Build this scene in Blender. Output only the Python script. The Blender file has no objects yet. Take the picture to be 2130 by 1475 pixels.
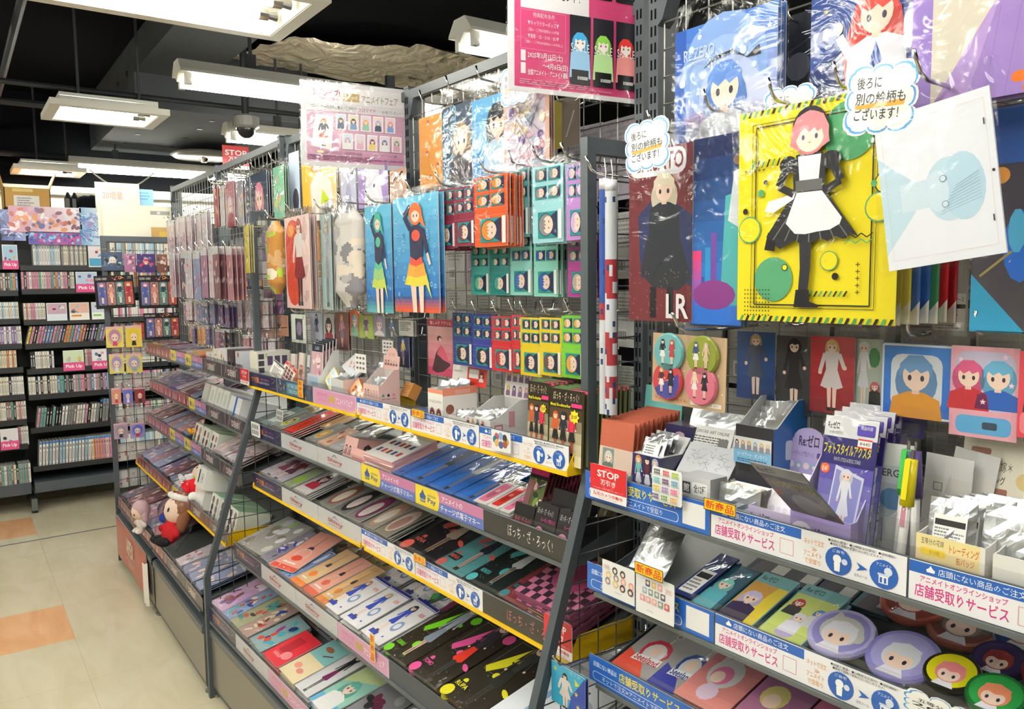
import bpy, math, random
from mathutils import Matrix, Vector

# ---------------------------------------------------------------- camera, world, exposure
S = bpy.context.scene
FPX, YAW, PIT, ROL = 1659.2, .6125, .0905, -.0114
CAM = Vector((0, 0, 1.513))
FW = Vector((-math.cos(YAW)*math.cos(PIT), math.sin(YAW)*math.cos(PIT), -math.sin(PIT)))
_R = FW.cross(Vector((0, 0, 1))).normalized(); _U = _R.cross(FW)
RT = _R*math.cos(ROL)+_U*math.sin(ROL); UP = -_R*math.sin(ROL)+_U*math.cos(ROL)
cd = bpy.data.cameras.new('camera'); cam = bpy.data.objects.new('camera', cd); S.collection.objects.link(cam)
cd.sensor_width = 36; cd.lens = FPX*36/2130; cd.clip_start = .05
cam.matrix_world = Matrix(((RT.x, UP.x, -FW.x, CAM.x), (RT.y, UP.y, -FW.y, CAM.y), (RT.z, UP.z, -FW.z, CAM.z), (0, 0, 0, 1)))
S.camera = cam
w = bpy.data.worlds.new('world'); S.world = w; w.use_nodes = True
w.node_tree.nodes['Background'].inputs[0].default_value = (.9, .95, 1, 1)
w.node_tree.nodes['Background'].inputs[1].default_value = .12
S.view_settings.view_transform = 'Standard'; S.view_settings.look = 'None'
S.view_settings.exposure = 0.12; S.view_settings.gamma = 1; S.view_settings.use_curve_mapping = False
S.cycles.transparent_max_bounces = 24
S.cycles.max_bounces = 6
TUBE = 42.0                                       # radiance of the fluorescent tubes

# ---------------------------------------------------------------- helpers
rnd = random.Random(7)
COL = S.collection
# the three gondola blocks stand end to end, each turned a little: origin x, y and angle
BLK = {'C': (-4.7774, 1.0435, 0.0), 'B': (-2.9763, 1.0593, .0393), 'A': (-1.0969, 1.0882, .0248)}

def lin(c):
    c = c/255
    return c/12.92 if c <= .04045 else ((c+.055)/1.055)**2.4
def hx(h):
    if isinstance(h, tuple): return h
    h = h.lstrip('#')
    if len(h) == 3: h = ''.join(x*2 for x in h)
    return tuple(lin(int(h[i:i+2], 16)) for i in (0, 2, 4))
def mixc(a, b, t):
    a, b = hx(a), hx(b); return tuple(a[i]*(1-t)+b[i]*t for i in range(3))

def wr(b, s, d, z):                                # block coordinates (along, out of the shelf, up) to world
    o = BLK[b]; c, n = math.cos(o[2]), math.sin(o[2])
    return Vector((o[0]+s*c+d*n, o[1]+s*n-d*c, z))
def loc(b, p):
    o = BLK[b]; c, n = math.cos(o[2]), math.sin(o[2]); dx, dy = p[0]-o[0], p[1]-o[1]
    return (dx*c+dy*n, dx*n-dy*c, p[2])
def ray(u, v): return FW+RT*((u-1065)/FPX)+UP*((737.5-v)/FPX)
def pk(u, v, k): return CAM+ray(u, v)*k            # measured point at depth k
def ax(i, val, u, v):                              # measured point on a world plane
    r = ray(u, v); return CAM+r*((val-CAM[i])/r[i])
def bl(b, i, val, u, v):                           # measured point on a block plane, in block coordinates
    a = loc(b, CAM); e = loc(b, CAM+ray(u, v)); r = [e[j]-a[j] for j in range(3)]
    t = (val-a[i])/r[i]; return tuple(a[j]+t*r[j] for j in range(3))

# ---------------------------------------------------------------- materials
MATS = {}
def mat(name, base=None, rough=.5, metal=0, coat=0, cr=.05, bump=0, bscale=20, cbump=0, spec=.5, emit=None, sheen=0):
    m = bpy.data.materials.new(name); m.use_nodes = True; nt = m.node_tree; p = nt.nodes['Principled BSDF']
    if base is None:
        a = nt.nodes.new('ShaderNodeAttribute'); a.attribute_name = 'Col'; nt.links.new(a.outputs['Color'], p.inputs['Base Color'])
    else: p.inputs['Base Color'].default_value = (*hx(base), 1)
    p.inputs['Roughness'].default_value = rough; p.inputs['Metallic'].default_value = metal
    p.inputs['Coat Weight'].default_value = coat; p.inputs['Coat Roughness'].default_value = cr
    p.inputs['Specular IOR Level'].default_value = spec
    if emit: p.inputs['Emission Color'].default_value = (*hx(emit[0]), 1); p.inputs['Emission Strength'].default_value = emit[1]
    if bump or cbump:
        tc = nt.nodes.new('ShaderNodeTexCoord'); n = nt.nodes.new('ShaderNodeTexNoise'); n.inputs['Scale'].default_value = bscale
        n.inputs['Detail'].default_value = 3; n.inputs['Distortion'].default_value = 1.2
        nt.links.new(tc.outputs['Object'], n.inputs['Vector'])
        b = nt.nodes.new('ShaderNodeBump'); b.inputs['Strength'].default_value = bump or cbump; b.inputs['Distance'].default_value = .01
        nt.links.new(n.outputs['Fac'], b.inputs['Height'])
        if bump: nt.links.new(b.outputs['Normal'], p.inputs['Normal'])
        nt.links.new(b.outputs['Normal'], p.inputs['Coat Normal'])
    MATS[name] = m; return m
mat('paper', rough=.6, spec=.3)
mat('gloss', rough=.3, coat=.35, cr=.12)
mat('bag', rough=.55, spec=.2, coat=.6, cr=.1, cbump=.32, bscale=14)
mat('bagfar', rough=.5, spec=.3, coat=1, cr=.12, cbump=.9, bscale=22)
mat('slate', '#4a5158', rough=.42)
mat('slate2', '#5d6263', rough=.4)
mat('greysteel', '#8b8b84', rough=.32, metal=.6)
mat('panel', '#8d8981', rough=.28, metal=.45)
mat('wire', '#8f8f8a', rough=.35, metal=.7)
mat('darkwire', '#33363a', rough=.45)
mat('chrome', '#d8d8d4', rough=.14, metal=1)
mat('yellow', '#f2c40c', rough=.35)
mat('foil', rough=.3, metal=.9, bump=.3, bscale=22)
mat('plastic', rough=.35)
mat('blackwall', '#0a0c10', rough=.9, spec=.15)
mat('blackceil', '#07080b', rough=.95, spec=.1)
mat('beam', '#4a4d50', rough=.85, spec=.2, bump=.25, bscale=6)
mat('creamwall', '#d3d0c2', rough=.8)
mat('fixture', '#e8e6dc', rough=.45)
mat('tube', '#ffffff', rough=.5, emit=('#fffdf2', TUBE))
mat('blackmetal', '#24272b', rough=.45)
mat('insul', '#f0e4ca', rough=.32, metal=.6, bump=1.0, bscale=7); MATS['insul'].node_tree.nodes['Bump'].inputs['Distance'].default_value = .05
mat('cloth', rough=.95, spec=.1, bump=.3, bscale=90)
mat('cardboard', '#c79c58', rough=.8)
def film(name, rough, fac, bs, bstr, tint=(.97, .97, .97)):
    m = bpy.data.materials.new(name); m.use_nodes = True; nt = m.node_tree; nt.nodes.clear()
    o = nt.nodes.new('ShaderNodeOutputMaterial'); mx = nt.nodes.new('ShaderNodeMixShader')
    t = nt.nodes.new('ShaderNodeBsdfTransparent'); t.inputs[0].default_value = (*tint, 1)
    g = nt.nodes.new('ShaderNodeBsdfAnisotropic'); g.inputs['Roughness'].default_value = rough
    lw = nt.nodes.new('ShaderNodeLayerWeight'); lw.inputs[0].default_value = .25
    mr = nt.nodes.new('ShaderNodeMapRange'); mr.inputs[3].default_value = fac; mr.inputs[4].default_value = .9
    nt.links.new(lw.outputs['Facing'], mr.inputs[0])
    mu = nt.nodes.new('ShaderNodeMath'); mu.operation = 'POWER'; mu.inputs[1].default_value = 1.0
    nt.links.new(mr.outputs[0], mu.inputs[0]); nt.links.new(mu.outputs[0], mx.inputs[0])
    mr.inputs[1].default_value = .3; mr.inputs[2].default_value = 1.0
    if bstr:
        tc = nt.nodes.new('ShaderNodeTexCoord'); n = nt.nodes.new('ShaderNodeTexNoise'); n.inputs['Scale'].default_value = bs; n.inputs['Detail'].default_value = 2
        n.inputs['Distortion'].default_value = 1.5
        nt.links.new(tc.outputs['Object'], n.inputs['Vector']); b = nt.nodes.new('ShaderNodeBump')
        b.inputs['Strength'].default_value = bstr; b.inputs['Distance'].default_value = .01
        nt.links.new(n.outputs['Fac'], b.inputs['Height']); nt.links.new(b.outputs['Normal'], g.inputs['Normal'])
    nt.links.new(t.outputs[0], mx.inputs[1]); nt.links.new(g.outputs[0], mx.inputs[2]); nt.links.new(mx.outputs[0], o.inputs[0])
    MATS[name] = m
film('film', .1, .03, 14, .45)
film('acrylic', .04, .05, 1, 0)

def floor_mats():
    for nm, a, b in (('tile', '#dad1b6', '#d0c6a8'), ('tile_orange', '#e8b68a', '#dfa878')):
        m = bpy.data.materials.new(nm); m.use_nodes = True; nt = m.node_tree; p = nt.nodes['Principled BSDF']
        tc = nt.nodes.new('ShaderNodeTexCoord'); mp = nt.nodes.new('ShaderNodeMapping'); mp.inputs['Scale'].default_value = (2.0, 7, 1)
        geo = nt.nodes.new('ShaderNodeNewGeometry')
        n = nt.nodes.new('ShaderNodeTexNoise'); n.inputs['Scale'].default_value = 1.6; n.inputs['Detail'].default_value = 6; n.inputs['Distortion'].default_value = .8
        nt.links.new(geo.outputs['Position'], mp.inputs['Vector']); nt.links.new(mp.outputs[0], n.inputs['Vector'])
        r = nt.nodes.new('ShaderNodeValToRGB'); r.color_ramp.elements[0].position = .35; r.color_ramp.elements[1].position = .68
        r.color_ramp.elements[0].color = (*hx(a), 1); r.color_ramp.elements[1].color = (*hx(b), 1)
        nt.links.new(n.outputs['Fac'], r.inputs[0]); nt.links.new(r.outputs[0], p.inputs['Base Color'])
        p.inputs['Roughness'].default_value = .22; p.inputs['Specular IOR Level'].default_value = .45
        MATS[nm] = m
floor_mats()

# ---------------------------------------------------------------- mesh builder
class MB:
    def __init__(s): s.v = []; s.f = []; s.c = []; s.m = []
    def face(s, pts, col, m='paper'):
        b = len(s.v); s.v.extend(tuple(p) for p in pts); s.f.append(tuple(range(b, b+len(pts)))); s.c.append(hx(col)); s.m.append(m)
    def box(s, x0, x1, y0, y1, z0, z1, col='#888', m='paper'):
        b = len(s.v); s.v += [(x0, y0, z0), (x1, y0, z0), (x1, y1, z0), (x0, y1, z0), (x0, y0, z1), (x1, y0, z1), (x1, y1, z1), (x0, y1, z1)]
        for q in ((0, 3, 2, 1), (4, 5, 6, 7), (0, 1, 5, 4), (1, 2, 6, 5), (2, 3, 7, 6), (3, 0, 4, 7)):
            s.f.append(tuple(b+i for i in q)); s.c.append(hx(col)); s.m.append(m)
    def prism(s, poly, ax_, a0, a1, col, m='paper'):    # poly in the two other axes, extruded along ax_
        def P(p, t):
            l = list(p); l.insert(ax_, t); return tuple(l)
        b = len(s.v); n = len(poly); s.v += [P(p, a0) for p in poly]+[P(p, a1) for p in poly]
        fs = [tuple(range(b+n-1, b-1, -1)), tuple(range(b+n, b+2*n))]+[(b+i, b+(i+1) % n, b+n+(i+1) % n, b+n+i) for i in range(n)]
        for q in fs: s.f.append(q); s.c.append(hx(col)); s.m.append(m)
    def tube(s, pts, r, col='#888', m='wire', n=6, cap=True):
        pts = [Vector(p) for p in pts]; rings = []
        for i, p in enumerate(pts):
            d = (pts[min(i+1, len(pts)-1)]-pts[max(i-1, 0)]).normalized()
            a = d.cross(Vector((0, 0, 1)) if abs(d.z) < .9 else Vector((1, 0, 0))).normalized(); c_ = d.cross(a)
            rr = r[i] if isinstance(r, (list, tuple)) else r
            b = len(s.v); s.v += [tuple(p+a*(rr*math.cos(2*math.pi*k/n))+c_*(rr*math.sin(2*math.pi*k/n))) for k in range(n)]; rings.append(b)
        c = hx(col)
        for i in range(len(rings)-1):
            for k in range(n):
                s.f.append((rings[i]+k, rings[i]+(k+1) % n, rings[i+1]+(k+1) % n, rings[i+1]+k)); s.c.append(c); s.m.append(m)
        if cap:
            s.f.append(tuple(rings[0]+k for k in range(n-1, -1, -1))); s.c.append(c); s.m.append(m)
            s.f.append(tuple(rings[-1]+k for k in range(n))); s.c.append(c); s.m.append(m)
    def lathe(s, prof, o, axis, col, m='paper', n=24):   # prof = (radius, height) along axis
        o = Vector(o); a = Vector(axis).normalized(); u = a.orthogonal().normalized(); v = a.cross(u); rings = []
        for r, h in prof:
            b = len(s.v); s.v += [tuple(o+a*h+u*(r*math.cos(2*math.pi*k/n))+v*(r*math.sin(2*math.pi*k/n))) for k in range(n)]; rings.append(b)
        for i in range(len(rings)-1):
            for k in range(n):
                s.f.append((rings[i]+k, rings[i]+(k+1) % n, rings[i+1]+(k+1) % n, rings[i+1]+k)); s.c.append(hx(col)); s.m.append(m)
        for rg in (rings[0], rings[-1]): s.f.append(tuple(rg+k for k in range(n))); s.c.append(hx(col)); s.m.append(m)
    def blob(s, o, r, col, m='cloth', n=14, k=9, wob=0, seed=0):
        R_ = random.Random(seed); b = len(s.v); o = Vector(o)
        for i in range(k+1):
            t = math.pi*i/k
            for j in range(n):
                p = 2*math.pi*j/n; q = 1+wob*R_.uniform(-1, 1)
                s.v.append((o.x+r[0]*q*math.sin(t)*math.cos(p), o.y+r[1]*q*math.sin(t)*math.sin(p), o.z+r[2]*q*math.cos(t)))
        for i in range(k):
            for j in range(n):
                s.f.append((b+i*n+j, b+(i+1)*n+j, b+(i+1)*n+(j+1) % n, b+i*n+(j+1) % n)); s.c.append(hx(col)); s.m.append(m)
    def mesh(s, name, smooth=False):
        me = bpy.data.meshes.new(name); me.from_pydata(s.v, [], s.f)
        names = []
        for x in s.m:
            if x not in names: names.append(x)
        for x in names: me.materials.append(MATS[x])
        ix = {x: i for i, x in enumerate(names)}
        me.polygons.foreach_set('material_index', [ix[x] for x in s.m])
        at_ = me.color_attributes.new('Col', 'FLOAT_COLOR', 'CORNER'); data = []
        for f, c in zip(s.f, s.c): data += [c[0], c[1], c[2], 1.0]*len(f)
        at_.data.foreach_set('color', data)
        if smooth: me.polygons.foreach_set('use_smooth', [True]*len(s.f))
        me.update(); return me
    def build(s, name, parent=None, smooth=False):
        return link(name, s.mesh(name, smooth), parent)

def link(name, me, parent=None):
    o = bpy.data.objects.new(name, me); COL.objects.link(o)
    if parent: o.parent = parent
    return o
USED = {}
def tag(o, label, cat, group=None):
    if len(label.split()) > 16 or len(label.split()) < 4: print('LEN', len(label.split()), label)
    if group is None:
        if label in USED: print('DUP LABEL', label)
        USED[label] = 1
    o['label'] = label; o['category'] = cat
    if group: o['group'] = group
    return o
def struct(o): o['kind'] = 'structure'; return o
def empty(name, label=None, cat=None, group=None):
    o = bpy.data.objects.new(name, None); COL.objects.link(o); o.empty_display_size = .05
    if label: tag(o, label, cat, group)
    return o
def dup(root, label=None, group=None):
    r = root.copy(); COL.objects.link(r)
    if label: tag(r, label, r['category'], group)
    if group: r['group'] = group
    for ch in root.children:
        c = ch.copy(); COL.objects.link(c); c.parent = r
        for g in ch.children:
            q = g.copy(); COL.objects.link(q); q.parent = c
    return r
def put(o, b, s, d, z, yaw=0, tilt=0, roll=0):         # item frame: x along, y into the shelf, z up
    th = BLK[b][2] if b else 0
    p = wr(b, s, d, z) if b else Vector((s, d, z))
    R = math.radians
    o.matrix_world = Matrix.Translation(p) @ Matrix.Rotation(th+R(yaw), 4, 'Z') @ Matrix.Rotation(R(tilt), 4, 'X') @ Matrix.Rotation(R(roll), 4, 'Y')
    return o
ORD = ['first', 'second', 'third', 'fourth', 'fifth', 'sixth', 'seventh', 'eighth', 'ninth', 'tenth', 'eleventh', 'twelfth', 'thirteenth', 'fourteenth', 'fifteenth', 'sixteenth', 'seventeenth', 'eighteenth', 'nineteenth', 'twentieth']
def od(i):
    if i < 20: return ORD[i]
    t, r = divmod(i+1, 10); tens = ['', '', 'twenty', 'thirty', 'forty', 'fifty', 'sixty', 'seventy', 'eighty'][t]
    return tens[:-1]+'ieth' if r == 0 else tens+'-'+ORD[r-1]

# ---------------------------------------------------------------- flat print
GL = {}
def glyphs(txt, bold=0):
    if bold > 0: bold = min(bold, .012 if max(map(ord, txt)) > 0x3400 else .02)
    k = (txt, bold)
    if k not in GL:
        cu = bpy.data.curves.new('t', 'FONT'); cu.body = txt; cu.size = 1; cu.resolution_u = 1 if len(txt) > 8 else 2; cu.offset = bold; cu.fill_mode = 'FRONT'
        ob = bpy.data.objects.new('t', cu); me = bpy.data.meshes.new_from_object(ob)
        vs = [(v.co.x, v.co.y) for v in me.vertices]; fs = [tuple(p.vertices) for p in me.polygons]
        bpy.data.objects.remove(ob); bpy.data.curves.remove(cu); bpy.data.meshes.remove(me)
        if vs:
            x0 = min(v[0] for v in vs); x1 = max(v[0] for v in vs); y0 = min(v[1] for v in vs); y1 = max(v[1] for v in vs)
            vs = [((v[0]-x0)/max(x1-x0, 1e-6), (v[1]-y0)/max(y1-y0, 1e-6)) for v in vs]
        GL[k] = (vs, fs)
    return GL[k]

class Art:                                            # draws flat print on a plane of a mesh, 0..1 in both directions
    def __init__(s, mb, w, h, O=None, ex=(1, 0, 0), ez=(0, 0, 1), n=(0, -1, 0), m='paper', y=0, dl=.00004):
        s.mb = mb; s.w = w; s.h = h; s.O = Vector(O if O is not None else (-w/2, y, 0)); s.ex = Vector(ex); s.ez = Vector(ez); s.n = Vector(n); s.m = m; s.l = 1; s.dl = dl
    def P(s, x, y, l): return s.O+s.ex*(x*s.w)+s.ez*(y*s.h)+s.n*(l*s.dl)
    def poly(s, pts, c, m=None):
        s.l += 1; s.mb.face([s.P(x, y, s.l) for x, y in pts], c, m or s.m)
    def rect(s, x0, y0, x1, y1, c, m=None): s.poly([(x0, y0), (x1, y0), (x1, y1), (x0, y1)], c, m)
    def ell(s, cx, cy, rx, ry, c, n=14, rot=0):
        a = math.cos(rot); b = math.sin(rot); r = s.h/s.w
        s.poly([(cx+(rx*math.cos(t)*a-ry*r*math.sin(t)*b), cy+(rx/r*math.cos(t)*b+ry*math.sin(t)*a)) for t in [2*math.pi*i/n for i in range(n)]], c)
    def circ(s, cx, cy, r, c, n=16): s.ell(cx, cy, r, r*s.w/s.h, c, n)
    def ring(s, cx, cy, r, c, bg, t=.15): s.circ(cx, cy, r, c); s.circ(cx, cy, r*(1-t), bg)
    def line(s, x0, y0, x1, y1, t, c):
        dx, dy = (x1-x0)*s.w, (y1-y0)*s.h; L = math.hypot(dx, dy) or 1; nx, ny = -dy/L*t*s.w/2, dx/L*t*s.w/2
        s.poly([(x0+nx/s.w, y0+ny/s.h), (x0-nx/s.w, y0-ny/s.h), (x1-nx/s.w, y1-ny/s.h), (x1+nx/s.w, y1+ny/s.h)], c)
    def frame(s, x0, y0, x1, y1, t, c):
        for q in ((x0, y0, x1, y0), (x1, y0, x1, y1), (x1, y1, x0, y1), (x0, y1, x0, y0)): s.line(*q, t, c)
    def rr(s, x0, y0, x1, y1, r, c, m=None):          # rounded rectangle, r in width units
        ry = r*s.w/s.h; pts = []
        for cx, cy, a in ((x1-r, y0+ry, -90), (x1-r, y1-ry, 0), (x0+r, y1-ry, 90), (x0+r, y0+ry, 180)):
            for k in range(4):
                t = math.radians(a+30*k); pts.append((cx+r*math.cos(t), cy+ry*math.sin(t)))
        s.poly(pts, c, m)
    def text(s, t, x0, y0, x1, y1, c, bold=.0, m=None):
        vs, fs = glyphs(t, bold)
        s.l += 1; b = len(s.mb.v); s.mb.v += [tuple(s.P(x0+v[0]*(x1-x0), y0+v[1]*(y1-y0), s.l)) for v in vs]; c = hx(c)
        for f in fs: s.mb.f.append(tuple(b+i for i in f)); s.mb.c.append(c); s.mb.m.append(m or s.m)
    def vtext(s, t, x0, y0, x1, y1, c, bold=0, m=None):  # text turned a quarter, reading upward
        vs, fs = glyphs(t, bold)
        s.l += 1; b = len(s.mb.v); s.mb.v += [tuple(s.P(x1-v[1]*(x1-x0), y0+v[0]*(y1-y0), s.l)) for v in vs]; c = hx(c)
        for f in fs: s.mb.f.append(tuple(b+i for i in f)); s.mb.c.append(c); s.mb.m.append(m or s.m)
    def star(s, cx, cy, r, c, n=5, q=.45):
        s.poly([(cx+(r if i % 2 == 0 else r*q)*math.sin(math.pi*i/n), cy+(r if i % 2 == 0 else r*q)*math.cos(math.pi*i/n)*s.w/s.h) for i in range(2*n)], c)
    def lines(s, x0, y0, x1, y1, n, c, R=None):       # lines of small print too fine to read
        R = R or rnd; hh = (y1-y0)/n
        for i in range(n):
            y = y1-(i+.75)*hh; x = x0; e = x0+(x1-x0)*R.uniform(.6, 1)
            while x < e:
                q = (x1-x0)*R.uniform(.04, .14); s.mb.face([s.P(a, b, s.l+1) for a, b in ((x, y), (min(x+q, e), y), (min(x+q, e), y+hh*.5), (x, y+hh*.5))], c, s.m); x += q+(x1-x0)*.02
        s.l += 1
    def grad(s, x0, y0, x1, y1, c0, c1, n=8, vert=True):
        for i in range(n):
            c = mixc(c0, c1, i/(n-1))
            if vert: a = (x0, y0+(y1-y0)*i/n, x1, y0+(y1-y0)*(i+1)/n)
            else: a = (x0+(x1-x0)*i/n, y0, x0+(x1-x0)*(i+1)/n, y1)
            s.mb.face([s.P(*q, s.l+1) for q in ((a[0], a[1]), (a[2], a[1]), (a[2], a[3]), (a[0], a[3]))], c, s.m)
        s.l += 1
    def sub(s, x0, y0, x1, y1):                        # a smaller drawing inside this one
        a = Art(s.mb, s.w*(x1-x0), s.h*(y1-y0), O=s.P(x0, y0, 0), ex=s.ex, ez=s.ez, n=s.n, m=s.m, dl=s.dl); a.l = s.l; return a

SK = '#f6d9c8'
def eyes(A, cx, cy, r, c='#3a3348'):
    for k in (-.4, .4):
        A.ell(cx+k*r, cy-.02*r, r*.13, r*.2*A.w/A.h, c, 8)
def bust(A, hair, top='#777', skin=SK, cx=.5, cy=.6, r=.24, sh=None):      # plain invented head and shoulders
    k = A.w/A.h; dk = mixc(hair, '#202030', .25)
    A.ell(cx, cy-.12*k, r*1.35, r*1.55*k, dk, 16)
    A.poly([(cx-r*1.7, 0), (cx-r*1.5, cy-r*1.6*k), (cx-r*.5, cy-r*1.15*k), (cx+r*.5, cy-r*1.15*k), (cx+r*1.5, cy-r*1.6*k), (cx+r*1.7, 0)], top)
    A.poly([(cx-r*.25, cy-r*1.3*k), (cx+r*.25, cy-r*1.3*k), (cx+r*.22, cy-r*.7*k), (cx-r*.22, cy-r*.7*k)], mixc(skin, '#c08070', .15))
    A.ell(cx, cy-r*.1*k, r*.86, r*.98*k, skin, 16); eyes(A, cx, cy-r*.25*k, r)
    A.poly([(cx-r*1.08, cy-r*.3*k), (cx-r*1.05, cy+r*.6*k), (cx-r*.5, cy+r*1.18*k), (cx+r*.4, cy+r*1.2*k), (cx+r*1.02, cy+r*.6*k), (cx+r*1.05, cy-r*.3*k), (cx+r*.75, cy+r*.28*k), (cx+r*.3, cy+r*.05*k), (cx+r*.05, cy+r*.3*k), (cx-r*.4, cy+r*.02*k), (cx-r*.72, cy+r*.3*k)], hair)
def fig(A, hair, top='#8a7a98', skirt='#8a7a98', leg=SK, skin=SK, x=.5, w=.5, shoe='#333', apron=None, y0=.03, y1=.97):   # plain invented standing figure
    B = A.sub(x-w/2, y0, x+w/2, y1); k = B.w/B.h
    r = min(.27, .085/k); cy = 1-r*1.15*k
    B.ell(.5, cy-r*.5*k, r*1.3, r*1.7*k, mixc(hair, '#202030', .2), 14)
    B.poly([(.40, .03), (.36, .4), (.49, .4), (.48, .03)], leg); B.poly([(.54, .03), (.52, .4), (.65, .4), (.62, .03)], leg)
    B.rect(.37, .0, .5, .05, shoe); B.rect(.52, .0, .65, .05, shoe)
    B.poly([(.18, .34), (.34, .58), (.66, .58), (.82, .34), (.66, .31), (.5, .33), (.34, .31)], skirt)
    b = cy-r*1.0*k
    B.poly([(.34, .56), (.3, b), (.42, b+.02), (.58, b+.02), (.7, b), (.66, .56)], top)
    B.line(.3, b-.02, .17, .55, .11, top); B.line(.7, b-.02, .85, .6, .11, top); B.ell(.17, .53, .06, .06*k, skin, 8); B.ell(.86, .61, .06, .06*k, skin, 8)
    if apron: B.poly([(.3, .36), (.4, .56), (.38, b-.04), (.62, b-.04), (.6, .56), (.7, .36), (.5, .33)], apron)
    B.ell(.5, cy-r*.1*k, r*.82, r*.95*k, skin, 14); eyes(B, .5, cy-r*.2*k, r)
    B.poly([(.5-r*1.05, cy-r*.3*k), (.5-r, cy+r*.6*k), (.5, cy+r*1.15*k), (.5+r, cy+r*.6*k), (.5+r*1.05, cy-r*.3*k), (.5+r*.7, cy+r*.3*k), (.5+r*.1, cy+r*.1*k), (.5-r*.4, cy+r*.3*k), (.5-r*.75, cy+r*.1*k)], hair)
    A.l = B.l
def lady(A, hair, dress, apron, x0, y0, x1, y1, leg='#2a2a30', trim='#d8d4dc'):   # larger invented figure with puffed sleeves and a ruffled skirt
    B = A.sub(x0, y0, x1, y1); k = B.w/B.h
    B.poly([(.40, .04), (.42, .2), (.40, .42), (.54, .42), (.53, .2), (.50, .04)], leg); B.poly([(.56, .42), (.44, .36), (.2, .3), (.12, .33), (.14, .37), (.34, .42)], leg)
    B.poly([(.36, 0), (.38, .09), (.52, .09), (.53, .03), (.62, .015), (.62, 0)], '#17171b'); B.poly([(.02, .30), (.06, .39), (.15, .38), (.14, .29)], '#17171b')
    n = 13; pts = [(.36, .60), (.64, .60)]+[(1.0-i*.96/n, .345+.03*math.sin(i*math.pi/n*1.0)+(.022 if i % 2 else 0)-.05*math.sin(math.pi*i/n)) for i in range(n+1)]; B.poly(pts, dress)
    for i in range(7): B.line(.45+.02*i, .58, .12+.13*i, .35-.02*math.sin(i*.5), .012, mixc(dress, '#fff', .12))
    B.poly([(.38, .59), (.62, .59), (.84, .44), (.82, .41), (.72, .385), (.6, .38), (.47, .37), (.36, .375), (.26, .43)], apron); B.poly([(.36, .58), (.06, .55), (.02, .50), (.12, .49), (.34, .55)], apron)
    B.poly([(.34, .58), (.33, .66), (.36, .77), (.64, .77), (.67, .66), (.66, .58)], dress); B.poly([(.4, .64), (.38, .76), (.62, .76), (.6, .64)], apron); B.rect(.36, .585, .64, .64, mixc(dress, '#fff', .1))
    B.ell(.28, .725, .1, .045, dress, 12); B.ell(.72, .725, .1, .045, dress, 12); B.line(.25, .70, .18, .62, .085, dress); B.line(.18, .62, .34, .575, .07, dress); B.line(.75, .70, .82, .62, .085, dress); B.line(.82, .62, .66, .575, .07, dress)
    B.rect(.45, .76, .55, .81, dress); r = .17; cy = .87
    B.ell(.5, cy+.022, r*1.1, r*1.2*k, '#2a2a30', 20); B.ell(.5, cy+.0, r*1.12, r*1.18*k, mixc(hair, '#301018', .25), 18); B.poly([(.5-r*1.1, cy), (.5-r*1.22, cy-.05), (.5-r*.8, cy-.075), (.5+r*.8, cy-.075), (.5+r*1.2, cy-.055), (.5+r*1.1, cy)], mixc(hair, '#301018', .12)); B.ell(.5, cy-.008, r*.88, r*.95*k, SK, 18)
    for e in (-.4, .4): B.ell(.5+e*r, cy-.02, r*.1, r*.15*k, '#5a4a78', 8)
    B.poly([(.5-.06*r*2, cy-.045), (.5+.06*r*2, cy-.045), (.5, cy-.052)], '#b85a5a')
    B.poly([(.5-r*1.12, cy-.05), (.5-r*1.15, cy+.02), (.5-r*.8, cy+r*.9*k), (.5, cy+r*1.2*k), (.5+r*.8, cy+r*.9*k), (.5+r*1.15, cy+.02), (.5+r*1.12, cy-.05), (.5+r*.85, cy-.03), (.5+r*.72, cy+.012), (.5+r*.45, cy+.0), (.5+r*.3, cy+.022), (.5-.05*r, cy+.004), (.5-r*.3, cy+.026), (.5-r*.6, cy+.006), (.5-r*.82, cy-.03)], hair); A.l = B.l
HAIRS = ['#6a4636', '#2d2a3a', '#e9a24a', '#8fb8dc', '#e88fa8', '#b9a0d0', '#d9d4da', '#7c2f34', '#4a6a9a', '#5aa08c', '#c9b27a']
TOPS = ['#2f3a63', '#e8e4e4', '#9a3040', '#6f8fc4', '#d6a0b8', '#4a4550', '#88b7a0', '#e2c36a', '#7a5a9a']
BGS = ['#d9d4dc', '#c7a9b8', '#9fb4d6', '#e6dccb', '#b8a0c8', '#7d86a8', '#e8b8b0', '#a8ccc4', '#efe6ee', '#5b5468']
def mess(A, R, n=7, pal=None):                        # busy illustration seen from far away
    pal = pal or (HAIRS+TOPS+BGS)
    for i in range(n):
        c = R.choice(pal); x, y = R.uniform(.15, .85), R.uniform(.12, .88)
        A.ell(x, y, R.uniform(.07, .14), R.uniform(.06, .12), c, 7, R.uniform(0, 3))
def deco(A, R, c, n=6):
    for i in range(n):
        x, y = R.uniform(.06, .94), R.uniform(.05, .95)
        (A.star if R.random() < .5 else A.circ)(x, y, R.uniform(.02, .05), c)
def rart(A, R, bg=None, kind=None):
    bg = bg or R.choice(BGS); A.rect(0, 0, 1, 1, bg); deco(A, R, mixc(bg, '#ffffff', .5), 5)
    kind = kind or R.choice(['bust', 'fig', 'bust', 'mess'])
    if kind == 'bust': bust(A, R.choice(HAIRS), R.choice(TOPS), cx=R.uniform(.4, .6), cy=R.uniform(.5, .65), r=R.uniform(.2, .3))
    elif kind == 'fig': fig(A, R.choice(HAIRS), R.choice(TOPS), R.choice(TOPS), w=min(.9, .5*A.h/A.w))
    else: mess(A, R)
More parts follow.
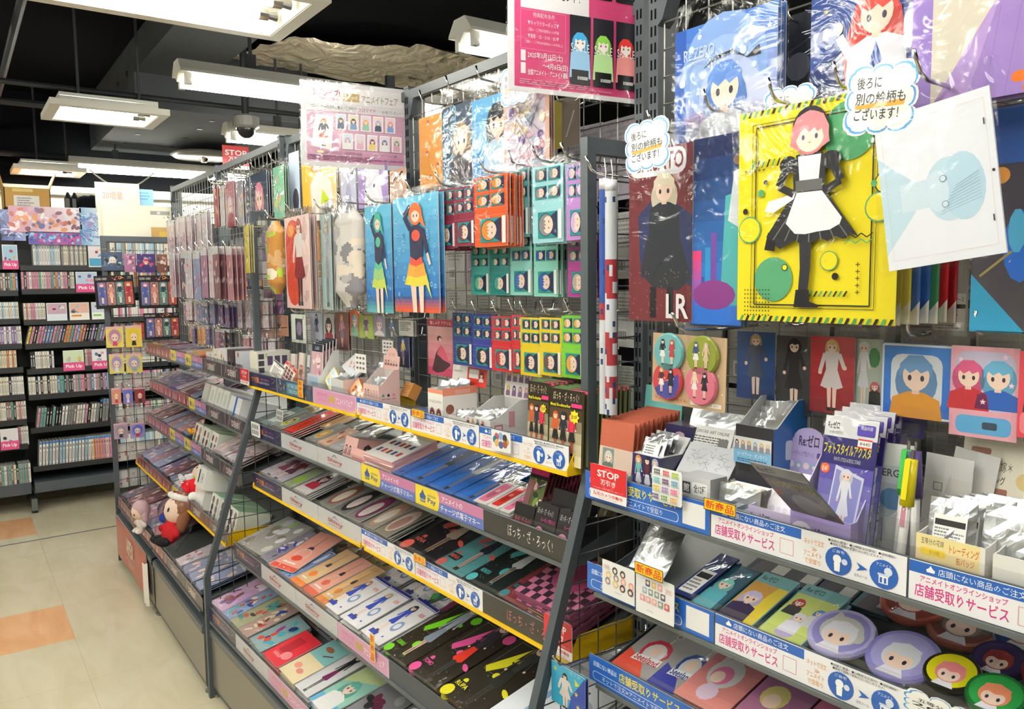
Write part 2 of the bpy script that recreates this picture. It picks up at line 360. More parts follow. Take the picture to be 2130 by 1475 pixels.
def price(A, x0, y0, x1, y1, t='¥440'):
    A.rect(x0, y0, x1, y1, '#fafafa'); A.rect(x0, y1-(y1-y0)*.18, x1, y1, '#d9473c'); A.rect(x0, y0, x1, y0+(y1-y0)*.14, '#d9473c'); A.text(t, x0+(x1-x0)*.12, y0+(y1-y0)*.28, x1-(x1-x0)*.12, y0+(y1-y0)*.68, '#444')
def barcode(A, x0, y0, x1, y1, R, c='#222'):
    x = x0
    while x < x1: q = (x1-x0)*R.choice([.02, .03, .05]); A.mb.face([A.P(a, b, A.l+1) for a, b in ((x, y0), (x+q, y0), (x+q, y1), (x, y1))], c, A.m); x += q+(x1-x0)*R.choice([.02, .04])
    A.l += 1

# ---------------------------------------------------------------- goods
def bagmesh(w, h, top, side, seed, amp=.0025):        # crinkled clear sleeve with a heat-sealed head
    R = random.Random(seed); mb = MB(); nx, nz = 5, 8; W = w+2*side; H = h+top+side; vs = {}
    for sg in (0, 1):
        for i in range(nx+1):
            for j in range(nz+1):
                e = i in (0, nx) or j in (0, nz)
                y = -.0018 if e else -.003-abs(R.gauss(0, amp))
                if sg: y = .0012 if e else .002
                vs[sg, i, j] = len(mb.v); mb.v.append((-W/2+W*i/nx, y, -side+H*j/nz))
        for i in range(nx):
            for j in range(nz):
                if sg and j < nz-2: continue
                q = (vs[sg, i, j], vs[sg, i+1, j], vs[sg, i+1, j+1], vs[sg, i, j+1])
                mb.f.append(q if not sg else q[::-1]); mb.c.append((1, 1, 1)); mb.m.append('film')
    return mb.mesh('clear_bag', True)
def card(name, w, h, draw, t=.0012, m='bag', bag=None, seed=0, edge='#ddd', bow=0, round_=0):
    mb = MB(); mb.box(-w/2, w/2, 0, t, 0, h, edge, m if m != 'bag' else 'paper')
    A = Art(mb, w, h, m=m); draw(A)
    if bow:                                            # sheets hanging in sleeves bend a little
        mb.v = [(x, y-bow*(1-(2*z/h-1)**2)-bow*.4*math.sin(x/w*3), z) for x, y, z in mb.v]
    o = mb.build(name)
    if bag: link('clear_bag', bagmesh(w, h, bag[0], bag[1], seed), o)
    return o
HOOKM = {}
def hook(b, s, z, L=.2, label=None, group=None, d0=-.005):
    k = round(L, 2)
    if k not in HOOKM:
        mb = MB(); mb.tube([(0, -.0, .022), (0, -.004, 0), (0, -L*.5, -.002), (0, -L*.86, 0), (0, -L*.93, .006), (0, -L, .028)], .0026, '#ccc', 'chrome', 6)
        mb.tube([(-.02, 0, .0), (.02, 0, .0)], .0024, '#ccc', 'chrome', 6)
        HOOKM[k] = mb.mesh('peg_hook', True)
    o = link('peg_hook', HOOKM[k]); put(o, b, s, d0, z); tag(o, label or 'chrome wire peg hook clipped on the grey mesh panel', 'hook', group or 'peg hooks on the mesh panels')
    return o
def boxmb(w, d, h, col, m='paper'):
    mb = MB(); mb.box(-w/2, w/2, 0, d, 0, h, col, m); return mb
def pbox(name, w, d, h, col, front=None, side=None, top=None, m='gloss', left=None):
    mb = boxmb(w, d, h, col, m)
    if front: front(Art(mb, w, h, m=m))
    if side: side(Art(mb, d, h, O=(w/2, 0, 0), ex=(0, 1, 0), n=(1, 0, 0), m=m))
    if top: top(Art(mb, w, d, O=(-w/2, 0, h), ez=(0, 1, 0), n=(0, 0, 1), m=m))
    return mb.build(name)
def tray(name, w, d, hf, hb, col, inner='#d9d9d6', front=None, side=None, head=None, headh=0, headcol=None, headw=None, dome=False, m='gloss', tiltb=.12):
    """open display carton: low front, sloping sides, tall back with a header card"""
    mb = MB(); t = .0016
    mb.box(-w/2, w/2, 0, d, 0, t, inner)
    mb.box(-w/2, w/2, 0, t, 0, hf, inner, m); mb.box(-w/2, w/2, d-t, d, 0, hb, inner)
    for x in (-w/2, w/2-t):
        mb.prism([(0, 0), (d, 0), (d, hb), (d*.72, hb), (d*.1, hf), (0, hf)], 0, x, x+t, inner)
    A = Art(mb, w, hf, m=m); A.rect(0, 0, 1, 1, col)
    if front: front(A)
    for x, n in ((w/2, 1), (-w/2, -1)):
        B = Art(mb, d, hb, O=(x, 0, 0), ex=(0, 1, 0), n=(n, 0, 0), m=m)
        B.poly([(0, 0), (1, 0), (1, 1), (.72, 1), (.1, hf/hb), (0, hf/hb)], col)
        if side and n == 1: side(B)
    o = mb.build(name)
    if head:
        hb_ = MB(); hw = headw or w
        pts = [(-hw/2, 0), (hw/2, 0), (hw/2, headh)] + ([(hw*.36*math.cos(a), headh+hw*.26*math.sin(a)) for a in [math.pi*i/8 for i in range(9)]] if dome else [])+[(-hw/2, headh)]
        hb_.prism([(x, z) for x, z in pts], 1, 0, t, headcol or col, m)
        head(Art(hb_, hw, headh, m=m)); h_ = hb_.build('header_card', o); h_.matrix_local = Matrix.Translation((0, d-t-.001, hb-.004)) @ Matrix.Rotation(-tiltb, 4, 'X')
    return o
def silverpack(w, h, seed, t=.006, lab=None, col='#c9ccd0'):
    """puffed foil sachet with crimped ends"""
    R = random.Random(seed); mb = MB(); nx, nz = 6, 8
    for sg in (-1, 1):
        b = len(mb.v)
        for j in range(nz+1):
            for i in range(nx+1):
                u, v = i/nx, j/nz; q = math.sin(math.pi*u)**.6*math.sin(math.pi*v)**.7
                mb.v.append((-w/2+w*u+R.uniform(-1, 1)*w*.012, sg*(t/2*q+(abs(R.gauss(0, .0012)) if 0 < i < nx and 0 < j < nz else .0002)), h*v))
        for j in range(nz):
            for i in range(nx):
                q = (b+j*(nx+1)+i, b+j*(nx+1)+i+1, b+(j+1)*(nx+1)+i+1, b+(j+1)*(nx+1)+i); mb.f.append(q); mb.c.append(hx(col)); mb.m.append('foil')
    if lab:
        A = Art(mb, w*.7, h*.55, O=(-w*.35, -t/2-.0022, h*.22)); A.rect(0, 0, 1, 1, '#f4f4f2'); lab(A)
    return mb.build('foil_pack')

# ================================================================ the room
def floor():
    mb = MB(); mb.box(-7.2, 4, -4, 6, -.06, -.0015, '#8f8872', 'paper'); fl = struct(mb.build('floor'))
    T = .45; x0, y0 = -6.0655-T*2, .3555-T*2            # grid fixed by the orange tiles
    orange = {(5, 0), (1, 0)}
    base = {}
    def tmesh(m, w_, h_):
        k = (m, round(w_, 3), round(h_, 3))
        if k not in base: b = MB(); b.box(.0004, w_-.0004, .0004, h_-.0004, -.0014, 0, '#ccc', m); base[k] = b.mesh('tile')
        return base[k]
    for i in range(-1, 16):
        for j in range(-7, 4):
            x = -6.0655+(i-2)*T; y = .3555+(j-1)*T
            if x+T > 4 or x < -7.2: continue
            # narrow row of cut tiles runs beside the gondola in the photograph's foreground
            m = 'tile_orange' if (i, j) in ((2, 0), (6, 0), (10, 0), (-2, 0), (2, -4), (6, -4), (10, -4)) else 'tile'
            o = link('tile', tmesh(m, T, T), fl); o.location = (x, y, 0)
            if m == 'tile_orange': o['label'] = 'orange vinyl tile'
    mb = MB()
    a, b = ax(2, 0, 0, 1137), ax(2, 0, 237, 1095); d = (b-a).normalized(); a = a-d*1.0; b = b+d*.06; n = Vector((-d.y, d.x, 0))*.006
    mb.v = []; mb.face([a+n+Vector((0, 0, .001)), a-n+Vector((0, 0, .001)), b-n+Vector((0, 0, .001)), b+n+Vector((0, 0, .001))], '#4a5080', 'plastic')
    mb.face([a+n, b+n, b+n+Vector((0, 0, .001)), a+n+Vector((0, 0, .001))], '#4a5080', 'plastic')
    tp = mb.build('floor_tape', fl); tp['label'] = 'thin blue tape line'
floor()
XW = -6.75
def room():
    mb = MB(); mb.box(XW-.1, XW, -4, 6, 0, 2.25, '#d3d0c2', 'creamwall'); mb.box(XW-.1, XW-.001, -4, 6, 2.25, 2.9, '#111', 'blackwall'); struct(mb.build('wall_left'))
    mb = MB(); mb.box(XW-.1, 4, 6, 6.1, 0, 2.9, '#111', 'blackwall'); struct(mb.build('wall_back'))
    mb = MB(); mb.box(XW-.1, 4, -4.1, -4, 0, 2.9, '#ccc', 'creamwall'); struct(mb.build('wall_front'))
    mb = MB(); mb.box(4, 4.1, -4.1, 6.1, 0, 2.9, '#ccc', 'creamwall'); struct(mb.build('wall_right'))
    mb = MB(); mb.box(XW-.1, 4.1, -4.1, 6.1, 2.9, 3.0, '#111', 'blackceil'); ce = struct(mb.build('ceiling'))
    mb = MB(); mb.box(XW, -5.0, .93, 1.95, 2.53, 2.9, '#222', 'beam'); mb.box(-5.0, -2.2, .93, 1.32, 2.72, 2.9, '#222', 'beam')
    for x in (-6.3, -5.9, -5.5, -5.2):
        for y in (1.1, 1.4, 1.7): mb.lathe([(.001, 0), (.018, 0), (.018, -.004)], (x, y, 2.53), (0, 0, 1), '#08080a', 'blackmetal', 8)
        mb.lathe([(.018, 0), (.018, .004)], (x, .93, 2.75), (0, -1, 0), '#08080a', 'blackmetal', 8)
    mb.build('boxed_beam', ce)
    mb = MB()
    for y, z, r in ((-.35, 2.72, .03), (.3, 2.62, .018)): mb.tube([(XW+.02, y, z), (-2.0, y, z)], r, '#14161a', 'blackmetal', 8)
    mb.tube([(-5.6, -3, 2.6), (-5.6, 3.2, 2.6)], .022, '#14161a', 'blackmetal', 8); mb.tube([(-4.6, -3, 2.50), (-4.6, 3.2, 2.50)], .014, '#14161a', 'blackmetal', 8)
    mb.tube([(-6.45, -3, 2.42), (-6.45, 3.2, 2.42)], .02, '#14161a', 'blackmetal', 8)
    mb.build('black_ceiling_pipes', ce)
    # foil-faced insulation showing through the ceiling
    out = [ax(2, 2.86, *p) for p in ((455, 104), (490, 90), (560, 76), (650, 69), (760, 70), (860, 82), (960, 100), (1060, 102), (1075, 215), (960, 190), (860, 172), (700, 145), (560, 122))]
    cx = sum(p.x for p in out)/len(out); cy = sum(p.y for p in out)/len(out); mb = MB(); R = random.Random(3)
    pins = [(R.uniform(-5.4, -3.7), R.uniform(1.3, 3.3)) for _ in range(16)]
    N = 90; K = 26; b0 = 0
    for k in range(K+1):
        for i in range(N):
            t = i/N*len(out); a = out[int(t)]; q = out[(int(t)+1) % len(out)]; e = a.lerp(q, t-int(t)); f = k/K
            x, y = cx+(e.x-cx)*f, cy+(e.y-cy)*f; dm = min(range(16), key=lambda j: (pins[j][0]-x)**2+(pins[j][1]-y)**2); px_, py_ = pins[dm]
            dd = math.hypot(px_-x, py_-y); an = math.atan2(y-py_, x-px_)
            z = 2.86-.06*min(dd/.28, 1)**.6+.014*math.sin(an*9+dm)*min(dd/.08, 1)*max(0, 1-dd/.4)+.004*math.sin(x*60+y*21)
            mb.v.append((x, y, z))
    for k in range(K):
        for i in range(N):
            mb.f.append((k*N+i, k*N+(i+1) % N, (k+1)*N+(i+1) % N, (k+1)*N+i)); mb.c.append((.5, .5, .5)); mb.m.append('insul')
    mb.build('foil_insulation', ce, True)
    mb = MB(); mb.tube([(XW+.03, -4, 2.2), (XW+.03, 6, 2.2)], .022, '#b9b9b4', 'plastic', 8); o = mb.build('wall_conduit'); tag(o, 'pale grey conduit pipe along the top of the cream wall', 'pipe')
room()

# ---------------------------------------------------------------- lights
def batten(cx, y0, L, z, label):
    """open two-tube fluorescent batten, tubes along y"""
    r = empty('fluorescent_light', label, 'ceiling light', 'open fluorescent battens'); r.location = (cx, y0, z)
    mb = MB(); pr = [(-.035, .055), (.035, .055), (.07, .012), (.075, -.0), (.03, .0), (.0, -.03), (-.03, .0), (-.075, .0), (-.07, .012)]
    mb.prism([(x, z_) for x, z_ in pr], 1, 0, L, '#eee', 'fixture'); mb.build('housing', r)
    for y in (.3, L-.3): mb = MB(); mb.box(-.012, .012, y-.02, y+.02, .055, .12, '#222', 'blackmetal'); (mb.box(-.006, .006, y-.006, y+.006, .12, 2.9-z, '#222', 'blackmetal') if y < .5 else None); mb.build('mounting_bracket', r)
    for k, x in enumerate((-.05, .05)):
        mb = MB(); mb.tube([(x, .045, -.028), (x, L-.045, -.028)], .0145, '#fff', 'tube', 10); t = mb.build('tube', r, True)
        for y in (.02, L-.045): mb = MB(); mb.box(x-.012, x+.012, y, y+.025, -.046, .0, '#ddd', 'fixture'); mb.build('socket', t)
    return r
def framed(x0, x1, y0, y1, z, label):
    """framed fluorescent fitting with a deep white surround"""
    r = empty('framed_fluorescent_light', label, 'ceiling light', 'framed fluorescent fittings'); r.location = (x0, y0, z); W, L = x1-x0, y1-y0
    mb = MB(); f = .045
    for a in ((0, W, 0, f), (0, W, L-f, L), (0, f, f, L-f), (W-f, W, f, L-f)): mb.box(*a, -.0, .03, '#e8e4d6', 'fixture')
    mb.box(f, W-f, f, L-f, .055, .07, '#eee', 'fixture')
    for a in ((f+.001, f+.004, f, L-f), (W-f-.004, W-f-.001, f, L-f), (f+.004, W-f-.004, f+.001, f+.004), (f+.004, W-f-.004, L-f-.004, L-f-.001)): mb.box(*a, .002, .054, '#eee', 'fixture')
    mb.build('frame', r)
    for x in (W*.36, W*.64):
        mb = MB(); mb.tube([(x, f+.03, .028), (x, L-f-.08, .028)], .014, '#fff', 'tube', 10); t = mb.build('tube', r, True)
        mb = MB(); mb.tube([(x, L-f-.08, .028), (x, L-f-.05, .028), (x, L-f-.049, .028), (x, L-f-.02, .028)], [.017, .017, .011, .015], '#bbb', 'chrome', 10); mb.build('socket', t)
    for y in (.15, L-.1): mb = MB(); mb.box(W/2-.006, W/2+.006, y-.006, y+.006, .07, 2.9-z, '#222', 'blackmetal'); mb.build('mounting_bracket', r)
    return r
batten(-3.46, .80, 1.25, 2.36, 'long open two-tube fluorescent light above the star-patterned pink poster')
batten(-6.42, .74, 1.25, 2.37, 'long open fluorescent light in front of the far black wall')
batten(-4.62, 1.31, .75, 2.36, 'short open fluorescent light beside the dome camera')
batten(-2.43, 1.50, 1.25, 2.37, 'open fluorescent light partly behind the big pink poster')
framed(-4.80, -4.36, .44, .97, 2.37, 'framed fluorescent light hanging alone under the black ceiling')
framed(-6.62, -6.25, .40, .83, 2.30, 'framed fluorescent light above the cardboard box')
framed(-2.82, -2.35, .12, 1.0, 2.36, 'framed fluorescent light cut off by the top of the picture')
for x, y, l in ((-.6, -1.45, 'over the aisle by the near shelves'), (-1.7, -1.5, 'over the aisle by the middle shelves'), (-2.9, -1.45, 'over the aisle by the far shelves'), (-4.1, -1.5, 'over the opposite aisle'), (-5.4, -1.5, 'over the near end of the racks'), (.15, -.55, 'behind the camera'), (-.6, -3.1, 'near the front wall'), (-3.2, -3.1, 'near the front wall further along'), (-.6, 1.9, 'over the aisle behind the shelves'), (-1.0, -.35, 'right above the near aisle'), (1.6, 1.4, 'far to the rear'), (-3.2, 3.6, 'over the aisle two rows back')):  # extra battens, mostly out of view, added to brighten the shelves and posters
    batten(x, y, 1.25, 2.40, 'added open fluorescent light '+l)

# ---------------------------------------------------------------- gondolas
SH = {  # shelf: front depth, underside height, tilt, front rail material
 'A1': (.160, 1.117, 0, 'slate2'), 'A2': (.156, .946, 17, 'slate2'), 'A3': (.152, .770, 17, 'slate2'), 'A4': (.152, .56, 17, 'slate2'), 'A5': (.152, .33, 17, 'slate2'),
 'B1': (.175, 1.143, 0, 'yellow'), 'B2': (.167, .953, 16, 'slate2'), 'B3': (.172, .765, 16, 'yellow'), 'B4': (.254, .512, 15, 'slate2'), 'B5': (.351, .291, 13, 'slate2'),
 'C1': (.166, 1.147, 0, 'slate2'), 'C2': (.160, .945, 16, 'slate2'), 'C3': (.188, .760, 16, 'slate2'), 'C4': (.250, .541, 15, 'yellow'), 'C5': (.351, .315, 13, 'slate2')}
def post_mb(zt, blk_last=False):
    mb = MB(); mb.box(0, .024, 0, .054, 0, zt, '#444', 'slate'); z = .1
    while z < zt-.04:
        for x in (.005, .0145): mb.box(x, x+.004, -.0006, .002, z, z+.018, '#050505', 'blackwall')
        z += .03
    mb.box(-.001, .025, -.001, .055, zt, zt+.006, '#333', 'blackmetal'); return mb
def grid(mb, P, u0, u1, v0, v1, p, r, m):
    n = int((u1-u0)/p+.5); k = int((v1-v0)/p+.5)
    for i in range(n+1): u = u0+(u1-u0)*i/n; mb.tube([P(u, v0, 0), P(u, v1, 0)], r, '#888', m, 4, False)
    for j in range(k+1): v = v0+(v1-v0)*j/k; mb.tube([P(u0, v, r*1.6), P(u1, v, r*1.6)], r, '#888', m, 4, False)
def frame_mb(fr_, d1, d2, zt, zb, zc):
    """welded tube end frame seen from its side: arm out, down, slanting out, down to the floor"""
    mb = MB(); w_ = .02; t = .022
    if fr_:
        path_o = [(0, zt), (d1, zt), (d1, zb), (d2, zc), (d2, 0)]
        path_i = [(0, zt-.03), (d1-t, zt-.03), (d1-t, zb+.002), (d2-t, zc+.002), (d2-t, 0)]
    else:
        path_o = [(0, zt), (d2, zt), (d2, 0)]; path_i = [(0, zt-.03), (d2-.025, zt-.03), (d2-.025, 0)]
    for i in range(len(path_o)-1):
        a, b, c, e = path_o[i], path_o[i+1], path_i[i+1], path_i[i]
        mb.prism([(-p[0], p[1]) for p in (a, b, c, e)], 0, 0, w_, '#444', 'slate')
    return mb
def gondola(b, L, label, posts, frame_s, fullframe_s=None, start=0.0, zmesh=(1.2, 2.04)):
    r = empty('gondola_shelving', label, 'store shelving'); put(r, b, 0, 0, 0)
    for s in posts:
        o = post_mb(2.062).build('post', r); o.location = (s, 0, 0)
    for s0, s1 in zip(posts[:-1], posts[1:]):
        mb = MB(); mb.box(s0+.024, s1, .0, .03, 2.03, 2.056, '#555', 'slate')
        mb.prism([(0, 2.03), (0, 1.975), (.012, 1.985), (.03, 2.03)], 1, -.003, .03, '#555', 'slate'); mb.v = mb.v[:8]+[(x+s0+.024, y, z) for x, y, z in mb.v[8:]]
        mb.build('top_rail', r)
        mb = MB(); grid(mb, lambda u, v, o: (u, -.002-o+.012, v), s0+.03, s1-.006, 1.2, 2.03, .05, .0016, 'wire'); mb.build('mesh_panel', r)
        mb = MB(); grid(mb, lambda u, v, o: (u, .155-o, v), s0+.03, s1-.006, .28, 1.19, .05, .0016, 'darkwire'); mb.build('mesh_panel', r)
        mb = MB(); mb.box(s0+.002, s1+.02, -.352, -.34, .045, .232, '#888', 'panel'); mb.build('kick_panel', r)
        mb = MB(); mb.box(s0, s1+.022, -.358, .0, .236, .262, '#444', 'slate2'); mb.box(s0, s1+.022, -.352, .15, .262, .268, '#444', 'slate'); mb.box(s0, s1+.022, -.349, -.335, .03, .236, '#444', 'slate')
        mb.box(s0, s1+.02, -.34, .16, .012, .03, '#333', 'slate'); mb.box(s0, s1+.02, .14, .16, .03, .24, '#333', 'slate'); mb.build('base_cabinet', r)
        for x in (s0+.015, s1-.0):
            mb = MB(); mb.lathe([(.006, 0), (.016, 0), (.016, .008), (.006, .012), (.006, .014)], (x, -.335, 0), (0, 0, 1), '#aaa', 'greysteel', 10); mb.build('foot', r)
        for k in range(1, 6):
            if b+str(k) not in SH: continue
            df, zb, ti, rail = SH[b+str(k)]; a0, a1 = s0+(.024 if s0 in fullpost(b) else .012), s1-.002
            mb = MB(); tn = math.tan(math.radians(ti)); bk = .14 if k > 1 else .01
            y0, y1 = -df+.003, bk; z0 = zb+.004
            mb.prism([(y0, z0), (y1, z0+(y1-y0)*tn), (y1, z0+(y1-y0)*tn+.008), (y0, z0+.008)], 0, a0, a1, '#555', 'slate2')
            sh = mb.build('shelf', r)
            mb = MB(); mb.box(a0, a1, -df, -df+.003, zb, zb+.055, '#444', 'slate')
            mb.box(a0, a1, -df-.006, -df, zb-.004, zb+.003, '#eee', rail)
            mb.build('price_rail', sh)
            mb = MB(); mb.box(a0, a1, -df+.004, -df+.0055, zb+.055, zb+.068, '#fff', 'acrylic'); mb.build('clear_lip', sh)
            if rail == 'yellow':
                for x in (a0, a1-.0):
                    mb = MB(); mb.prism([(-df-.006, zb-.004), (-df-.006, zb+.01), (-df+.02, zb+.05), (-.0, zb+.05), (-.0, zb-.004)], 0, x-.001, x+.0012, '#eb0', 'yellow'); mb.build('shelf_bracket', sh)
            else:
                for x in (a0, a1-.0):
                    mb = MB(); mb.prism([(-df, zb), (-df, zb+.03), (-.0, zb+.03+df*tn), (-.0, zb-.02+df*tn)], 0, x-.001, x+.0012, '#444', 'slate'); mb.build('shelf_bracket', sh)
    for s in frame_s:
        o = frame_mb(True, .145, .366, 1.781, 1.131, .453).build('end_frame', r); o.location = (s, 0, 0)
        mb = MB(); grid(mb, lambda u, v, o: (s+.01+o, -u, v), .0, .12, 1.2, 1.755, .05, .0016, 'darkwire')
        n = 20
        for i in range(n+1):
            v = .05+i*.055; dd = .345 if v < .453 else (.345+(.125-.345)*(v-.453)/(1.131-.453) if v < 1.131 else .125)
            mb.tube([(s+.012, -dd, v), (s+.012, .15, v)], .0016, '#333', 'darkwire', 4, False)
        for i in range(10):
            d_ = -.14+i*.05; zt = 1.19 if d_ < .125 else 1.131-(d_-.125)/(.345-.125)*(1.131-.453)
            mb.tube([(s+.01, -d_, .05), (s+.01, -d_, zt)], .0016, '#333', 'darkwire', 4, False)
        mb.build('side_mesh', r)
    if fullframe_s is not None:
        s = fullframe_s
        o = frame_mb(False, 0, .363, 1.785, 0, 0).build('end_frame', r); o.location = (s-.022, 0, 0)
        mb = MB(); grid(mb, lambda u, v, o: (s-.01+o, -u, v), .0, .34, .05, 1.76, .05, .0016, 'darkwire'); mb.build('side_mesh', r)
    return r
def fullpost(b): return (0.0, .9, 1.8)
GA = gondola('A', 1.8, 'near dark grey gondola holding the yellow clear files and blue-striped shelf rails', (0.0, .9, 1.8), (), None)
GB = gondola('B', 1.8, 'middle dark grey gondola with yellow-edged shelves between two slanted end frames', (0.0, .9, 1.8), (0.0, 1.8))
GC = gondola('C', 1.8, 'far dark grey gondola with the red banner on its base', (0.0, .9, 1.775), (), 0.0)

# ---------------------------------------------------------------- media rack on the far wall
XR = -6.2
def rack():
    r = empty('media_rack', 'tall black steel rack full of cased discs along the far wall', 'shelf rack'); r.location = (0, 0, 0)
    mb = MB(); mb.box(XR-.42, XR-.4, -1.4, 2.2, .1, 2.0, '#15171a', 'blackmetal'); mb.build('back_panel', r)
    for y in (-.52, .385, 1.29, 2.19):
        mb = MB(); mb.box(XR-.4, XR-.37, y-.012, y+.012, .05, 2.05, '#222', 'blackmetal'); mb.build('upright', r)
        mb = MB(); mb.box(XR-.38, XR+.06, y-.014, y+.014, .02, .09, '#333', 'slate'); mb.box(XR+.045, XR+.062, y-.017, y+.017, .02, .1, '#555', 'slate2'); mb.lathe([(.008, 0), (.02, 0), (.02, .012), (.008, .02)], (XR+.03, y, 0), (0, 0, 1), '#222', 'blackmetal', 10); mb.build('foot', r)
    for zi, (z, zl) in enumerate(zip(RZ, RL)):
        for y0, y1, zz in ((-.5, .375, zl), (.395, 1.28, z), (1.3, 2.18, z)):
            mb = MB(); mb.box(XR-.37, XR, y0, y1, zz-.02, zz, '#15171a', 'blackmetal'); mb.box(XR-.002, XR+.006, y0, y1, zz-.024, zz+.012, '#222', 'blackmetal'); mb.build('shelf', r)
    mb = MB(); mb.box(XR-.37, XR+.02, -.5, .375, .13, .2, '#333', 'slate'); mb.box(XR-.37, XR+.02, .395, 2.18, .13, .2, '#333', 'slate'); mb.build('base_shelf', r)
RZ = [1.649, 1.492, 1.288, 1.127, .957, .783, .559, .295]
RL = [1.657, 1.484, 1.298, 1.133, .975, .793, .626, .459, ]
rack()
SPC = {'white': '#e9e7e2', 'cream': '#e4d9bd', 'black': '#26262a', 'grey': '#8a8888', 'pink': '#d98aa4', 'blue': '#4a6fae', 'pale blue': '#a9c9de', 'red': '#b23a40', 'orange': '#dd8a44', 'yellow': '#e2c443', 'teal': '#5fa39a', 'purple': '#7a5a96', 'brown': '#7a5643', 'navy': '#2f3a5c'}
CM = {}
def case_mesh(c, h, w_=.0125):
    k = (c, h, w_)
    if k not in CM:
        R = random.Random(len(CM)); mb = MB(); mb.box(-.13, 0, 0, w_, 0, h, '#d8d8d6' if c != 'black' else '#222', 'gloss')
        A = Art(mb, w_, h, O=(0, 0, 0), ex=(0, 1, 0), n=(1, 0, 0), m='gloss'); A.rect(.06, .01, .94, .99, SPC[c])
        if h > .16: A.rect(.06, .9, .94, .99, '#2f78c8')
        tc = '#333' if c not in ('black', 'navy', 'purple', 'blue', 'brown', 'red') else '#eee'
        A.rect(.3, .2, .7, .62, mixc(SPC[c], tc, .55)); A.rect(.25, .7, .75, .8, mixc(SPC[c], tc, .8)); A.rect(.3, .06, .7, .12, mixc(SPC[c], '#a33', .5))
        CM[k] = mb.mesh('disc_case')
    return CM[k]
PALS = [('white', 'pale blue', 'white', 'grey', 'cream'), ('teal', 'pink', 'orange', 'white', 'black', 'cream', 'brown', 'blue'), ('white', 'white', 'cream', 'pink', 'navy'), ('black', 'purple', 'grey', 'orange', 'yellow', 'blue', 'red', 'pink', 'teal'),
        ('white', 'cream', 'black', 'white'), ('white', 'black', 'pink', 'grey', 'teal', 'blue', 'pink'), ('black', 'cream', 'pink', 'white', 'grey', 'teal', 'brown'), ('white', 'white', 'pale blue', 'white')]
NCASE = [0]
def row(k, y0, y1, z, pal, h, shelfname, lean=0, sk=0):
    R = random.Random(k*31+int(y0*100)); y = y0; i = 0; Z = []
    while y < y1:
        c = R.choice(pal); w_ = .0145 if h > .16 else .0125
        o = link('disc_case', case_mesh(c, h, w_)); o.matrix_world = Matrix.Translation((XR-.012-R.uniform(0, .012), y, z+.001)) @ Matrix.Rotation(math.radians(-lean), 4, 'X')
        tag(o, f'{c} disc case, {od(i)} from the left {shelfname}', 'disc case', 'cased discs '+shelfname)
        y += w_+R.uniform(.0005, .0025)+(.004 if lean else 0); i += 1; NCASE[0] += 1
def faceout(y, z, w_, h, seed, label, pick=False, bg=None, extra=None):
    R = random.Random(seed); mb = MB(); mb.box(XR+.004, XR+.012, y, y+w_, z, z+h, '#e8e8e8', 'gloss')
    A = Art(mb, w_, h, O=(XR+.012, y, z), ex=(0, 1, 0), n=(1, 0, 0), m='gloss')
    B = A.sub(.04, .04, .96, .96); B.rect(0, 0, 1, 1, bg or R.choice(BGS)); mess(B, R, 6); A.l = B.l+1
    if extra: extra(A)
    o = mb.build('disc_case'); tag(o, label, 'disc case')
    if pick:
        mb = MB(); mb.box(XR+.0135, XR+.015, y-.002, y+w_+.002, z-.015, z+.042, '#d8568c', 'gloss'); C_ = Art(mb, w_+.004, .057, O=(XR+.015, y-.002, z-.015), ex=(0, 1, 0), n=(1, 0, 0)); C_.rect(0, 0, 1, 1, '#d9558d'); C_.text('Pick Up', .12, .25, .88, .75, '#ffffff', .02)
        q = mb.build('promotion_card'); tag(q, 'pink Pick Up card on the '+label.replace('face-out ', '').replace(' of the upright', ''), 'sign')
ly = lambda u, v: ax(0, XR, u, v).y
row(1, .475, .63, RZ[0], ('white', 'pale blue'), .172, 'under the wide banners')
row(2, .64, .79, RZ[0], ('grey', 'cream', 'white', 'grey'), .150, 'right of the tall ones, top rack shelf')
faceout(.80, RZ[0], .09, .15, 1, 'face-out case with a blue card at the right end of the top shelf', bg='#e8dfe6', extra=lambda A: A.rect(.05, .05, .95, .4, '#4aa0cc'))
faceout(.30, RZ[0]-.0, .085, .145, 2, 'face-out case at the left end of the top shelf', True, '#9fc0dc')
row(3, .265, .372, RL[1], PALS[1], .125, 'left of the upright, second rack shelf'); row(4, .40, .70, RZ[1], PALS[1], .125, 'of the mixed second rack shelf')
faceout(.715, RZ[1], .13, .125, 3, 'face-out pale blue case on the second shelf', True, '#b9cfe6')
row(5, .25, .37, RL[2], PALS[0], .12, 'left of the upright, third rack shelf'); row(6, .40, .52, RZ[2], ('white', 'cream', 'pink'), .12, 'right of the upright, third rack shelf')
faceout(.53, RZ[2]+.0, .12, .12, 4, 'face-out lilac flower case on the third shelf', bg='#c9a8bc', extra=lambda A: A.rect(.0, .0, 1, .38, '#dfe8f2'))
faceout(.665, RZ[2]+.0, .12, .12, 5, 'face-out case with orange caption on the third shelf', bg='#e6b9a8', extra=lambda A: (A.rect(.0, .0, 1, .4, '#f4efe8'), A.rect(.1, .2, .6, .3, '#e88a3a')))
faceout(.80, RZ[2]+.0, .1, .12, 6, 'face-out case with green caption on the third shelf', bg='#cfd8e6', extra=lambda A: (A.rect(.0, .0, 1, .4, '#f4f4ee'), A.rect(.1, .2, .6, .3, '#7ab85a')))
row(7, .24, .37, RL[3], ('white', 'pink', 'purple'), .125, 'left of the upright, fourth rack shelf'); row(8, .40, .87, RZ[3], PALS[3], .13, 'of the leaning fourth rack shelf', 14)
